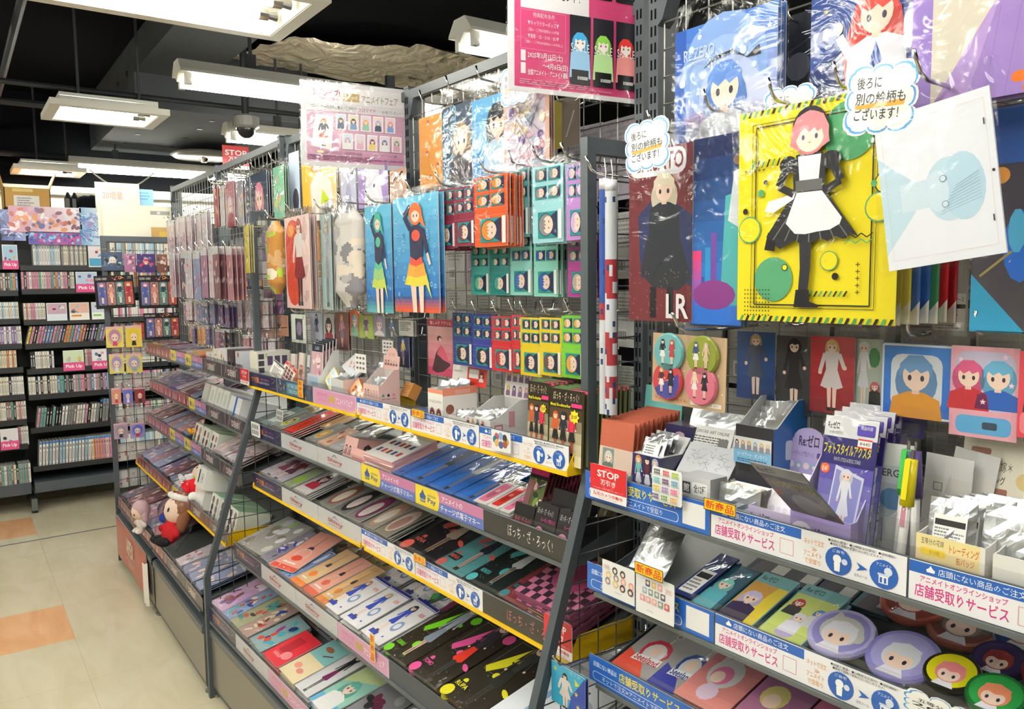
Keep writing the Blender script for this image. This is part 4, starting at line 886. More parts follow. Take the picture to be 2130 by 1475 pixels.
for i, (c, nm) in enumerate((('#f0dc20', 'yellow'), ('#efe04a', 'yellow'), ('#3f6fc0', 'blue'), ('#3a68b8', 'blue'), ('#4a9a6a', 'green'), ('#d23038', 'red'), ('#c82a34', 'red'))):
    def dr(A, c=c): A.rect(0, 0, 1, 1, c); A.poly([(.9, 0), (1, 0), (1, .1)], '#f2f0e8'); [A.poly([(x/14, 0), (x/14+.02, 0), (x/14+.04, .025), (x/14+.02, .025)], '#222') for x in range(13)]
    o = card('clear_file', s1-s0, z1-z0, dr, .0014, 'bag', (.015, .012) if i < 2 else None, 20+i, c); put(o, 'A', (s0+s1)/2+.004*i, .118-i*.016, z0+.002*(i % 2), 0)
    tag(o, f'{nm} clear file, {od(i)} behind the bright yellow one', 'clear file')
for q in (.3, .7): hook('A', s0+(s1-s0)*q, z1+.006, .17, f'chrome hook through the {"left" if q < .5 else "right"} of the bright yellow file')
def a_sketch(A):
    A.rr(0, 0, 1, 1, .04, '#e9ecf6'); L = '#9ab4c8'; F = '#c2dcec'
    A.poly([(0, .1), (.12, .2), (.3, .35), (.3, .55), (.1, .68), (0, .75)], F); A.rect(.18, .36, .42, .54, '#d0e2f0'); A.ell(.6, .45, .2, .2, F, 22); A.ell(.72, .45, .18, .21, '#b8d6ea', 20); A.ell(.5, .45, .1, .13, '#cfe2f0', 16)
    for i in range(9): A.line(.5+.02*i, .3+.02*i, .86, .36+.02*i, .004, L)
    for y in (.36, .52): A.ring(.56, y, .03, '#8098ac', '#cfe2f0', .2)
    A.frame(.06, .06, .95, .94, .002, '#d8b8a8'); A.circ(.97, .5, .012, '#333'); A.rect(.93, .2, .94, .24, '#333'); A.rect(.93, .78, .94, .82, '#333')
s0, s1, z0, z1 = rect_on('A', .2, (1886, 232, 2128, 552)); w_, h_ = s1-s0, z1-z0
o = card('plastic_board', w_, h_+.0, a_sketch, .003, 'bag', (.03, .006), 30, '#eef'); put(o, 'A', (s0+s1)/2-.015, .2, z0+.005, 0, 0, -8); tag(o, 'white writing board with pale blue line drawing, hanging tilted', 'writing board')
hook('A', (s0+s1)/2-.04, z1+.03, .24, 'chrome hook holding the tilted white writing board')
def a_dk(A):
    A.rect(0, 0, 1, 1, '#4a4652'); A.poly([(0, 0), (.62, 0), (0, .26)], '#2f9fd0'); A.ell(.55, .38, .2, .16, '#2a6fd8', 12); A.ell(.5, .45, .1, .1, '#5ab8e8', 10); A.line(.1, .25, .45, .36, .03, '#a89a5a'); A.rect(0, .75, 1, 1, '#2f5fb0'); A.circ(.3, .7, .1, '#e8a04a')
hang('A', .09, (2034, 232, 2205, 694), a_dk, 'clear_file', 'dark grey clear file with cyan corner at the right edge', 'clear file', (.03, .01), seed=31, stack=4)
hang('A', .02, (1945, 480, 2010, 700), lambda A: (A.rect(0, 0, 1, 1, '#a9a8a4'), A.rect(.05, .05, .95, .4, '#d9d8d4'), A.text('カードケース', .4, .32, .9, .37, '#333'), A.rr(.35, .26, .95, .3, .03, '#333'), A.lines(.1, .06, .9, .24, 7, '#888')), 'card_case_pack', 'grey packaged card case behind the tilted white board', 'pack', (.04, .01), seed=32)
# handwritten cloud notes
def cloudnote(W, H, lines, mark=True):
    mb = MB(); N = 12; pts = []
    def scallop(sc, r): 
        out = []; per = [(-1, -1), (-.33, -1), (.33, -1), (1, -1), (1, -.33), (1, .33), (1, 1), (.33, 1), (-.33, 1), (-1, 1), (-1, .33), (-1, -.33)]
        for i in range(12):
            a, b = per[i], per[(i+1) % 12]; ax_, ay = a[0]*W/2*sc, a[1]*H/2*sc; bx_, by = b[0]*W/2*sc, b[1]*H/2*sc; mx, my = (ax_+bx_)/2, (ay+by)/2; L = math.hypot(bx_-ax_, by-ay); nx, ny = (by-ay)/L, -(bx_-ax_)/L
            for k in range(5):
                t = math.pi*k/5; out.append((mx-(bx_-ax_)/2*math.cos(t)+nx*r*math.sin(t), my-(by-ay)/2*math.cos(t)+ny*r*math.sin(t)+H/2))
        return out
    mb.prism([(x, z) for x, z in scallop(.92, .006)], 1, 0, .0012, '#f4f4f2', 'gloss')
    A = Art(mb, 1, 1, O=(0, 0, 0), m='gloss', dl=.00006); A.poly(scallop(.86, .006), '#4a9ad8'); A.poly(scallop(.8, .006), '#f4f3ee')
    A = Art(mb, W, H, m='gloss', dl=.00006); A.l = 4
    if mark: A.poly([(.14, .42), (.86, .47), (.84, .38), (.15, .36)], '#f2a22c')
    n = len(lines)
    for i, (t, x0, x1) in enumerate(lines): A.text(t, x0, .86-(i+1)*.7/n+.03, x1, .86-i*.7/n-.02, '#23242c', .01)
    return mb
NOTE = [('後ろに', .14, .5), ('別の絵柄も', .14, .86), ('ございます！', .14, .78)]
def note(b, d, px, label, roll=0, lines=NOTE, mark=True, yaw=0):
    s0, s1, z0, z1 = rect_on(b, d, px); o = cloudnote(s1-s0, z1-z0, lines, mark).build('handwritten_note'); put(o, b, (s0+s1)/2, d, z0, yaw, 0, roll); tag(o, label, 'note'); return o
note('A', .2, (1304, 262, 1392, 343), 'cloud-shaped handwritten note above the maroon clear file', -3)
note('A', .112, (1589, 195, 1690, 262), 'cloud-shaped handwritten note half hidden behind the yellow clear file', 3)
note('A', .2, (1757, 152, 1898, 263), 'largest cloud-shaped handwritten note, at the top right of the yellow clear file', 5)
note('B', .13, (1042, 150, 1098, 206), 'cloud-shaped handwritten note behind the big pink poster', 0)
note('A', .19, (1880, 1432, 2035, 1540), 'cloud-shaped handwritten note in front of the round badges on the second shelf', 0, [('五等分の花', .2, .8), ('20', .12, .5), ('ございます', .2, .8)], False)
# mid row of acrylic stands
def badgeset(b, d, px):
    s0, s1, z0, z1 = rect_on(b, d, px); w_, h = s1-s0, z1-z0; r = empty('badge_set', 'kraft card holding four round can badges in a clear sleeve', 'badge set'); put(r, b, (s0+s1)/2, d, z0, 0, 0, 1)
    mb = MB(); mb.box(-w_/2, w_/2, 0, .0015, 0, h, '#c2a684'); A = Art(mb, w_, h); A.rect(0, 0, 1, 1, '#c4a888'); R = random.Random(8)
    for i in range(22): A.star(R.uniform(.04, .96), R.uniform(.05, .95), .015, '#e6d8c8', 3)
    A.text('リコリス・リコイル', .05, .05, .5, .1, '#e8553c', .01); A.rect(.55, .04, .96, .1, '#ece6dc'); A.text('CAN BADGE SET', .6, .055, .92, .085, '#8a8078'); mb.build('backing_card', r)
    for i, (x, y, c, c2, h1, h2) in enumerate(((.26, .74, '#6fb4b8', '#6fb4b8', '#2a2a3a', '#b84048'), (.72, .74, '#8f9a3c', '#8f9a3c', '#3f5080', '#d8c0a0'), (.25, .33, '#c9444c', '#4a4a9a', '#d8b86a', '#2a2a38'), (.71, .33, '#d8748c', '#d8748c', '#e8d8b8', '#2a2a38'))):
        mb = MB(); rr_ = w_*.21; mb.lathe([(rr_, 0), (rr_, .003), (rr_*.93, .0055)], (0, -.001, 0), (0, -1, 0), c, 'gloss', 28)
        A = Art(mb, rr_*2, rr_*2, O=(-rr_, -.0068, -rr_), m='gloss'); A.circ(.5, .5, .46, c, 28)
        if c2 != c: A.poly([(.1, .28), (.9, .72), (.94, .4), (.8, .12), (.5, .04), (.2, .12)], c2)
        for x_, hc in ((.34, h1), (.66, h2)): fig(A, hc, hc if hc != '#d8b86a' else '#5a3a3a', '#eee' if x_ < .5 else hc, x=x_, w=.3, y0=.18, y1=.84)
        o = mb.build('can_badge', r); o.location = (-w_/2+x*w_, -.001, y*h)
    q = link('clear_bag', bagmesh(w_, h, .02, .003, 3, .002), r); q.location = (0, -.008, 0)
    hook(b, (s0+s1)/2, z1+.008, d+.04, 'wire peg hook holding the kraft card of four badges')
badgeset('A', .17, (1357, 693, 1508, 858))
def stand_bg(c1, c2, hair, top, white=False):
    def f(A):
        A.grad(0, 0, 1, 1, c1, c2, 6)
        if white: A.frame(.02, .02, .98, .98, .03, '#e8eef8'); A.rr(.14, .1, .86, .86, .15, '#dfe6f0')
        fig(A, hair, top, top, w=min(.8, .5*A.h/A.w)) if not white else bust(A, hair, top, cx=.5, cy=.6, r=.22)
    return f
hang('A', .03, (1534, 688, 1611, 836), stand_bg('#24407c', '#2f5aa0', '#c9a878', '#4a5570'), 'acrylic_stand_pack', 'blue acrylic stand pack left of the black header card', 'pack', (.03, .004), seed=41)
hang('A', .03, (1616, 697, 1688, 868), stand_bg('#33353a', '#4a4c50', '#26262c', '#2c2c34'), 'acrylic_stand_pack', 'dark grey acrylic stand pack next to the blue one', 'pack', (.03, .004), seed=42)
hang('A', .035, (1687, 698, 1775, 866), stand_bg('#8f2430', '#c03a44', '#e0b87a', '#e6dce0'), 'acrylic_stand_pack', 'red acrylic stand pack with a reclining blonde figure', 'pack', (.03, .004), seed=43)
hang('A', .03, (1777, 704, 1834, 860), lambda A: (A.rect(0, 0, 1, 1, '#b8c4b8'), A.ell(.7, .75, .2, .14, '#3f8a4a', 10), fig(A, '#dfe0ea', '#e8e8f0', '#e0e0ea', x=.35, w=.6), bust(A.sub(.5, 0, 1, .6), '#c9606a', '#333')), 'acrylic_stand_pack', 'pale green acrylic stand pack with two small figures', 'pack', (.03, .004), seed=44)
hang('A', .05, (1836, 712, 1979, 880), stand_bg('#2f6ed0', '#3f86e0', '#6f9cd0', '#e09a3c', True), 'acrylic_stand_pack', 'square blue acrylic stand pack with a blue-haired bust', 'pack', (.025, .004), seed=45)
def a_twin(A):
    A.rect(0, 0, 1, 1, '#e8a8b8'); A.rr(.06, .3, .95, .95, .2, '#c9c0dc'); bust(A.sub(0, .3, .55, .95), '#d85a8c', '#c0303c', cx=.5, cy=.6, r=.34); bust(A.sub(.42, .32, 1, 1), '#6ab0d8', '#2a5fb8', cx=.5, cy=.55, r=.34); A.rr(.1, .04, .92, .24, .1, '#5fa8dc'); A.rr(.5, .1, .72, .18, .03, '#3a4a60')
    for x, y in ((.15, .85), (.8, .9), (.9, .6), (.5, .4)): A.star(x, y, .05, '#f4d8e8', 5)
hang('A', .06, (1980, 718, 2114, 922), a_twin, 'acrylic_stand_pack', 'pink acrylic stand pack with two figures and blue base', 'pack', (.03, .006), seed=46)
hang('A', .07, (2122, 730, 2230, 925), lambda A: (A.rect(0, 0, 1, 1, '#d84a58'), A.rr(.05, .05, .95, .3, .1, '#e8808c'), bust(A.sub(0, .3, 1, 1), '#8a5a7a', '#333')), 'acrylic_stand_pack', 'red acrylic stand pack at the right edge of the picture', 'pack', (.03, .006), seed=47)
# rolled tapestries hanging by the end frame
for i, (u, v0, v1, c, c2) in enumerate(((1257, 395, 860, '#2f4f9a', '#b8b8c8'), (1271, 398, 862, '#cfd2da', '#9a3038'))):
    p0 = bl('A', 1, .12, u, v0); p1 = bl('A', 1, .12, u, v1); mb = MB(); r_ = .011 if i else .0095; H = p0[2]-p1[2]; R = random.Random(i)
    N = 12; K = 40
    for k in range(K+1):
        for j in range(N): mb.v.append((r_*math.cos(2*math.pi*j/N), r_*math.sin(2*math.pi*j/N), H*k/K))
    for k in range(K):
        for j in range(N):
            z = k/K; cc = c if (i == 0 and z > .45) else '#c9ccd4'
            if i == 0 and .4 < z < .5: cc = '#9a3440'
            if i == 1 and ((.05 < z < .17) or (.2 < z < .36) or (.52 < z < .68)) and (j*3+k) % 11 > 1: cc = '#9a3038'
            if R.random() < .04: cc = '#2f3c6c'
            mb.f.append((k*N+j, k*N+(j+1) % N, (k+1)*N+(j+1) % N, (k+1)*N+j)); mb.c.append(hx(cc)); mb.m.append('bag')
    mb.box(-r_*.7, r_*.7, -r_*.7, r_*.7, H-.001, H+.02, '#eceaf2', 'gloss')
    o = mb.build('rolled_tapestry', None, True); put(o, 'A', p0[0], .12, p1[2]); tag(o, ['blue and white rolled tapestry hanging beside the near end frame', 'white rolled tapestry with dark red patches beside the near end frame'][i], 'tapestry')
    mb = MB(); mb.tube([(0, 0, H), (.004, 0, H+.03), (.0, 0, H+.055)], .0012, '#eee', 'plastic', 4); mb.build('cord', o)
hook('A', bl('A', 1, .12, 1258, 395)[0], bl('A', 1, .12, 1258, 362)[2], .17, 'long wire hook holding the rolled tapestries')

# ---------------------------------------------------------------- near gondola, top shelf goods
def pricecard(A): price(A, .6, .1, .95, .75)
ZA1 = SH['A1'][1]+.0125
# terracotta file packs in a teal carton
s0, s1, h = fbox('A', 1, .14, (1236, 938, 1312, 1030), .1)
s0, s1 = bl('A', 1, .14, 1236, 960)[0], bl('A', 1, .14, 1312, 985)[0]
tr = tray('display_carton', s1-s0, .135, .045, .10, '#dfe6e4', '#7cc4c4', front=lambda A: ([A.line(x/9, .1, x/9+.06, .9, .01, '#8cc8c8') for x in range(9)], A.rect(0, 0, 1, .16, '#6fc0c0'), price(A, .62, .35, .98, .85, '¥220')), head=lambda A: A.rect(0, 0, 1, 1, '#74c6c6'), headh=.09, headcol='#74c6c6', dome=True)
put(tr, 'A', (s0+s1)/2, .148, ZA1); tag(tr, 'teal carton with striped front at the left end of the top shelf', 'carton')
def terr(A): A.rect(0, 0, 1, 1, '#d8c0b0'); A.rect(0, .62, 1, 1, '#b8614a'); A.rect(.1, .3, .45, .6, '#7a8a84'); A.rect(.1, .02, .9, .3, '#3a3f58'); bust(A.sub(.1, .0, .9, .3), '#2a2833', '#555'); bust(A.sub(.08, .32, .5, .6), '#cfc9c4', '#5a6a60')
proto = None
for i in range(16):
    if proto is None: proto = card('postcard_pack', (s1-s0)*.9, .128, terr, .0022, 'bag', None, 0, '#b8614a'); o = proto; tag(o, 'front terracotta picture pack in the teal carton', 'pack')
    else: o = dup(proto, 'terracotta picture pack filed behind the front one in the teal carton', 'terracotta packs in the teal carton')
    put(o, 'A', (s0+s1)/2+(i % 2)*.001, .138-i*.0076, ZA1+.006+i*.0008, 0, -6-(i % 3)*1.2)
def cartonpx(name, k, d, px, depth, col, front, side, top, label, cat='carton', b='A', yaw=0, left=None):
    s0, s1, h = fbox(b, k, d, px, depth); o = pbox(name, s1-s0, depth, h, col, front, side, top); put(o, b, (s0+s1)/2, d, SH[b+str(k)][1]+.0125, yaw); tag(o, label, cat); return o, (s0, s1, h)
def f_navy(A): A.rect(0, 0, 1, 1, '#2c3068'); [fig(A, hc, tc, '#dde', x=x, w=.36, y0=.2, y1=.98) for x, hc, tc in ((.22, '#d8904a', '#7ab0b0'), (.55, '#26262e', '#5a2a3a'), (.84, '#a9b4c8', '#c9d8e8'))]; A.text('メモリアルクリア', .04, .2, .8, .32, '#bfe4f4', .03); A.text('コレクション', .04, .06, .6, .17, '#bfe4f4', .03)
o, r_ = cartonpx('display_carton', 1, .145, (1316, 941, 1373, 1040), .055, '#2c3068', f_navy, lambda A: (A.rect(0, 0, 1, 1, '#23264f'), A.rect(.2, .3, .9, .7, '#4a3a6a')), lambda A: A.rect(0, 0, 1, 1, '#e4e4e6'), 'navy carton with three small figures beside the red STOP card')
mb = MB(); w_ = r_[1]-r_[0]; mb.prism([(.05, r_[2]), (.085, r_[2]+.035), (.087, r_[2]+.034), (.053, r_[2]-.002)], 0, -w_/2, w_/2, '#e9e9ea', 'gloss'); mb.build('open_flap', o)
for i in range(3):
    o = silverpack(w_*.8, .045, 50+i, .005, lambda A: (A.rect(0, 0, 1, 1, '#e8e8e8'), A.lines(.1, .2, .9, .9, 4, '#555')), '#9a9ca0'); put(o, 'A', (r_[0]+r_[1])/2, .138-i*.014, ZA1+r_[2]-.015+i*.004, 0, -25); tag(o, f'{od(i)} foil pack leaning on the open navy carton', 'pack')
o, r_ = cartonpx('display_carton', 1, .07, (1385, 880, 1440, 980), .05, '#2a2a44', lambda A: (A.rect(0, 0, 1, 1, '#34305a'), mess(A, random.Random(2), 10)), None, lambda A: (A.rect(0, 0, 1, 1, '#3a3050'), mess(A, random.Random(3), 12, ['#d8904a', '#8a4a5a', '#4a5a8a', '#222'])), 'dark purple carton behind the open navy carton')
o, r_ = cartonpx('display_carton', 1, .147, (1419, 985, 1477, 1055), .04, '#c9c9cc', lambda A: (A.rect(0, 0, 1, 1, '#cfcfd4'), A.rect(.0, .6, .3, .85, '#333'), A.text('館', .05, .63, .26, .82, '#fff', .02), A.rr(.35, .6, .9, .88, .06, '#f6f6f6'), A.text('全12種', .42, .65, .85, .83, '#222', .02), A.text('1BOX(12パック', .2, .4, .85, .52, '#333'), A.text('3,300円', .3, .25, .8, .37, '#333'), A.lines(.1, .03, .9, .2, 3, '#999')), lambda A: A.rect(0, 0, 1, 1, '#aaa'), None, 'grey carton reading 1BOX 3,300 yen on the top shelf')
# monochrome comic bag and silver back-label bag
def monod(A): 
    A.rect(0, 0, 1, 1, '#e6e8ec'); R = random.Random(12)
    for i in range(60): A.line(*(lambda x, y: (x, y, x+R.uniform(-.09, .09), y+R.uniform(-.07, .07)))(R.uniform(.1, .9), R.uniform(.5, .9)), .005, '#8a9098')
    for i in range(4): A.rect(.06+i*.23, .12, .26+i*.23, .4, '#c4c8cc'); bust(A.sub(.06+i*.23, .12, .26+i*.23, .4), '#2a2a2e', '#70747a')
    A.rect(.9, 0, 1, 1, '#2a2a2c')
o = card('comic_style_bag', .115, .10, monod, .006, 'bag', (.0, .004), 60, '#ccd'); p = bl('A', 1, .12, 1455, 1010); put(o, 'A', p[0], .132, ZA1+.035, 4, -42); tag(o, 'white glossy bag with black line drawings propped on the cartons', 'bag')
o = silverpack(.115, .125, 61, .01, lambda A: (A.text('SWORD ART ONLINE', .1, .82, .9, .9, '#333'), A.lines(.06, .08, .94, .76, 11, '#666'), A.rect(.68, .5, .92, .72, '#777'))); p = bl('A', 1, .08, 1468, 900); put(o, 'A', p[0], .085, ZA1+.045, 3, -22); tag(o, 'large silver foil bag with a white text label', 'bag')
# tall blue carton with black header
s0, _q, z1 = bl('A', 1, .105, 1531, 881); s1 = bl('A', 1, .105, 1610, 890)[0]; W = s1-s0; HF = z1-ZA1; HB = bl('A', 1, .03, 1600, 822)[2]-ZA1
def f_six(A): A.rect(0, 0, 1, 1, '#7ab4dc'); A.rect(.0, .55, 1, 1, '#e4e4ea'); [bust(A.sub(.01+i*.165, .5, .17+i*.165, 1), hc, '#8a8a9a') for i, hc in enumerate(('#2a2833', '#d89858', '#c9b23c', '#7ac0d8', '#e0c060', '#e8d088'))]; A.text('ソードアート・オンライン', .1, .26, .9, .42, '#e8f0f8', .01); A.lines(.1, .05, .9, .2, 2, '#2a4f90')
def h_blk(A): A.rect(0, 0, 1, 1, '#232326'); A.rect(.04, .04, .96, .55, '#7a7a8a'); [bust(A.sub(.05+i*.225, .05, .27+i*.225, .54), hc, '#444') for i, hc in enumerate(('#e8a048', '#a8dce8', '#4a2a5a', '#e0d87a'))]; A.text('ソードアート・オンライン', .14, .82, .86, .94, '#e8e8ea'); A.text('ガンゲイル・オンライン', .14, .64, .86, .76, '#e8e8ea', .01)
tr = tray('display_carton', W, .085, HF, HB, '#2f6fb4', '#d0d2d4', front=lambda A: (A.rect(0, 0, 1, 1, '#30303a'), [bust(A.sub(.05+i*.5, .55, .45+i*.5, 1), hc, '#222') for i, hc in enumerate(('#222', '#7a3038'))]), side=lambda A: (A.rect(0, 0, .1, .5, '#2a5a9a'), A.rr(.35, .55, .55, .7, .05, '#dfe8f0'), bust(A.sub(.1, .0, .5, .5), '#6ac0b0', '#2a4f80')), head=h_blk, headh=.05, headcol='#232326', dome=True, headw=W*.95)
put(tr, 'A', (s0+s1)/2, .105, ZA1+.0); tag(tr, 'tall blue carton with a black domed header card', 'carton')
q = rect_on('A', .108, (1527, 905, 1604, 975)); o = card('price_card', q[1]-q[0], q[3]-q[2], f_six, .001, 'gloss'); put(o, 'A', (q[0]+q[1])/2, .1085, q[2]); tag(o, 'pale blue card with six small heads in front of the tall blue carton', 'card')
for i in range(5):
    o = silverpack(W*.8, .085, 70+i, .006, None, '#d4d8dc'); put(o, 'A', (s0+s1)/2, .095-i*.012, ZA1+HF-.075+i*.008, 0, -14); tag(o, f'{od(i)} silver sachet from the front in the tall blue carton', 'pack')
# light blue tray of foil packs
s0, s1 = bl('A', 1, .15, 1462, 1050)[0], bl('A', 1, .15, 1560, 1090)[0]
tr = tray('display_carton', s1-s0, .10, .035, .05, '#8fc0e6', '#9ac8ea', front=lambda A: (A.rect(0, 0, 1, 1, '#8cc0ea'),), head=None); put(tr, 'A', (s0+s1)/2+.012, .152, ZA1); tag(tr, 'low light blue tray of foil sachets behind the red and yellow tag', 'carton')
for i in range(9):
    o = silverpack((s1-s0)*.85, .068, 80+i, .005, None, '#b8aea0' if i % 2 else '#c8ccd0'); put(o, 'A', (s0+s1)/2+.012, .140-i*.0095, ZA1+.004, 0, -8-2*i % 5); tag(o, f'{od(i)} foil sachet from the front of the low light blue tray', 'pack')
# lilac trading badge carton
def f_lil(A): A.rect(0, 0, 1, 1, '#c9bce4'); A.text('Re:ゼロ', .06, .55, .5, .85, '#333348', .03); A.text('から始める異世界生活', .06, .42, .6, .52, '#555'); A.circ(.62, .35, .22, '#e6e0ee'); A.circ(.62, .32, .14, '#c9c4d4')
def h_lil(A):
    A.rect(0, 0, 1, 1, '#b4a6d8'); A.text('Re:ゼロ', .28, .88, .75, 1.1, '#333348', .03); A.text('トレーディング缶バッジ', .08, .7, .66, .8, '#5a4a80'); A.rr(.72, .7, .9, .8, .03, '#5a4a8a')
    for j in range(2):
        for i in range(5): A.circ(.14+i*.18, .54-j*.2, .075, random.Random(i+j*7).choice(['#d8d4e4', '#8ab4dc', '#e09098', '#cfd8ec'])); A.circ(.14+i*.18, .53-j*.2, .04, SK)
    price(A, .08, .04, .44, .2, '¥495')
s0, s1 = bl('A', 1, .15, 1556, 1070)[0], bl('A', 1, .15, 1648, 1100)[0]
tr = tray('display_carton', s1-s0, .085, .052, .062, '#c4b6e0', '#cfc8dc', front=f_lil, head=h_lil, headh=.085, headcol='#b4a6d8', dome=True, headw=(s1-s0)*.96); put(tr, 'A', (s0+s1)/2, .15, ZA1); tag(tr, 'lilac trading badge carton with rows of small badges on its header', 'carton')
o = card('leaflet', (s1-s0)*.8, .075, lambda A: (A.rect(0, 0, 1, 1, '#ece8f0'), A.text('Re:ゼロ', .08, .6, .6, .8, '#444', .02), A.text('から始める異世界生活', .1, .45, .75, .54, '#666'), [A.circ(.15+i*.18, .2, .08, '#d4cfe2') for i in range(5)]), .001, 'gloss'); put(o, 'A', (s0+s1)/2, .12, ZA1+.03, 0, -20); tag(o, 'white leaflet with lilac badges standing in the lilac carton', 'leaflet')
for i in range(3): o = silverpack((s1-s0)*.8, .06, 95+i, .006); put(o, 'A', (s0+s1)/2, .108-i*.014, ZA1+.014, 0, -14); tag(o, f'{od(i)} foil pack behind the white leaflet in the lilac carton', 'pack')
# big violet carton
s0, s1 = bl('A', 1, .152, 1643, 1120)[0], bl('A', 1, .152, 1768, 1160)[0]; W = s1-s0
def f_vio(A): A.grad(0, 0, 1, 1, '#b8a8dc', '#9a8acc', 5); A.circ(.2, .5, .2, '#dcd8f0'); A.text('Re:ゼロ', .24, .42, .62, .72, '#2c2a44', .04); A.text('から始める異世界生活', .26, .25, .66, .38, '#444'); A.poly([(.75, .2), (.95, .1), (.98, .5), (.8, .6)], '#4a3aa0')
def s_vio(A): A.rr(.3, .55, .75, .78, .05, '#e6ecf4'); A.text('BGAABJ', .34, .6, .72, .72, '#4a9ac8', .02); A.rect(.28, .05, .8, .48, '#cfe0ee'); A.text('Re:ゼロアクスタ', .3, .38, .76, .46, '#557'); A.text('FT-40', .32, .24, .7, .34, '#557', .02); barcode(A, .35, .07, .7, .18, random.Random(1), '#4a6aa0')
def h_vio(A):
    A.rect(0, 0, 1, 1, '#3a2f9a')
    for j in range(2):
        for i in range(4): x = .08+i*.17; y = .5-j*.42; A.poly([(x, y), (x+.11, y+.03), (x+.1, y+.26), (x-.01, y+.24)], '#e0e0ee'); A.ell(x+.05, y+.15, .03, .07, ['#8a3a9a', '#b8b8d0', '#4a6ad0', '#e070a0'][i]); A.text(['1.スバル', '2.エミリア', '3.レム', '4.ラム'][i], x, y-.08, x+.1, y-.03, '#fff')
    A.text('F-toys', .72, .74, .86, .86, '#eee', .02); A.text('10個入り', .9, .84, .98, .9, '#ddd'); A.text('(チューインガム)', .88, .68, .99, .74, '#ddd')
tr = tray('display_carton', W, .14, .062, .165, '#a99ad4', '#c4bcdc', front=f_vio, side=s_vio, head=h_vio, headh=.085, headcol='#3a2f9a', headw=W*1.5, tiltb=.3); put(tr, 'A', (s0+s1)/2, .152, ZA1); tag(tr, 'large violet carton with a deep purple header card', 'carton')
def p_vio(A):
    A.rect(0, 0, 1, 1, '#2f2a70'); A.grad(0, 0, 1, .62, '#9a98d0', '#5a50a8', 5); A.rect(0, .84, 1, 1, '#e6e6ea'); A.text('Re:ゼロ', .06, .9, .28, .96, '#333', .03); A.text('から始める異世界生活', .1, .86, .36, .885, '#444'); A.rr(.62, .87, .95, .96, .03, '#5a4ab0'); A.text('商品内容', .68, .92, .9, .95, '#eee')
    A.text('フォトスタイルアクスタ', .03, .7, .92, .79, '#e6dc3a', .03); A.text('PHOTO STYLE ACRYLIC STAND', .25, .65, .75, .68, '#ddd'); A.circ(.1, .58, .09, '#ee6a2c'); A.text('全10種', .04, .555, .16, .6, '#fff', .02); A.poly([(.2, .1), (.3, .62), (.85, .55), (.75, .05)], '#d8daf0'); A.poly([(.23, .13), (.32, .59), (.81, .53), (.72, .08)], '#8f90d0')
    fig(A, '#e6e4ee', '#eeeef6', '#e8e8f4', x=.52, w=.36, y0=.06, y1=.6); price(A, .66, .78, .92, .85, '¥440')
for i in range(4):
    o = card('acrylic_stand_pack', W*.86, .175, p_vio, .003, 'bag', (.0, .003) if i == 0 else None, 100+i, '#5a50a0') if i == 0 else dup(o, 'violet photo stand pack filed behind the front one in the violet carton', 'violet photo stand packs')
    if i == 0: tag(o, 'violet photo stand pack upright at the front of the large violet carton', 'pack')
    put(o, 'A', (s0+s1)/2+.012, .128-i*.02, ZA1+.02+i*.004, 0, -10)
o = card('acrylic_stand_pack', W*.9, .12, lambda A: (A.rect(0, 0, 1, 1, '#55505c'), A.rect(0, .8, 1, 1, '#8f8c90'), A.text('Re:ゼロ', .08, .85, .4, .95, '#444', .02), A.text('フォトスタイルアクスタ', .05, .55, .95, .72, '#8f8a3c', .03), A.circ(.1, .42, .09, '#8a4a2c'), A.ell(.55, .25, .3, .22, '#7a7884', 12)), .002, 'bag', None, 104, '#777'); put(o, 'A', s0+.045, .158, ZA1+.062, -4, 48); tag(o, 'grey-backed photo stand pack flopping forward over the violet carton', 'pack')
# clear acrylic pen stand
s0, s1 = bl('A', 1, .14, 1785, 1150)[0], bl('A', 1, .14, 1905, 1190)[0]; W = s1-s0
r = empty('acrylic_pen_stand', 'clear acrylic stand crammed with pens in plastic bags', 'stand'); put(r, 'A', (s0+s1)/2, .14, ZA1)
for i, (y, hh) in enumerate(((0, .08), (.05, .11), (.1, .16))):
    mb = MB(); mb.box(-W/2, W/2, y, y+.002, 0, hh, '#eee', 'acrylic'); mb.build('divider', r)
for x in (-W/2, 0, W/2-.002):
    mb = MB(); mb.prism([(0, 0), (.1, 0), (.1, .15), (.055, .085), (0, .08)], 0, x, x+.002, '#eee', 'acrylic'); mb.build('side_panel', r)
mb = MB(); mb.box(-W/2, W/2, 0, .1, 0, .002, '#eee', 'acrylic'); mb.build('base', r)
def pen(s, d, z, body, cap, L=.14, roll=0, tilt=-6, label='', wh=None):
    r = empty('pen', label, 'pen'); put(r, 'A', s, d, z, 0, tilt, roll)
    mb = MB(); mb.tube([(0, 0, 0), (0, 0, .012), (0, 0, L*.66)], [.002, .0055, .0058], body, 'gloss', 10)
    if wh: A = Art(mb, .009, .04, O=(-.0045, -.0062, L*.42)); A.rect(0, 0, 1, 1, '#f2eef0'); bust(A, '#a05a78', '#c48a9c')
    mb.build('barrel', r, True); mb = MB(); mb.tube([(0, 0, L*.60), (0, 0, L)], [.0088, .007], cap, 'gloss', 10); mb.build('cap', r, True); mb = MB(); mb.tube([(0, 0, L), (0, 0, L+.012)], .0022, '#b08a5a', 'chrome', 8); mb.build('push_button', r)
    mb = MB(); mb.box(-.0035, .0035, -.0115, -.0085, L*.66, L*1.0, cap, 'gloss'); mb.build('clip', r)
sb = lambda u, v: bl('A', 1, .12, u, v)[0]
pen(bl('A', 1, .125, 1872, 1080)[0], .125, ZA1+.004, '#ececec', '#f0e018', .15, 3, -4, 'pen with bright yellow upper half in the clear acrylic stand', True)
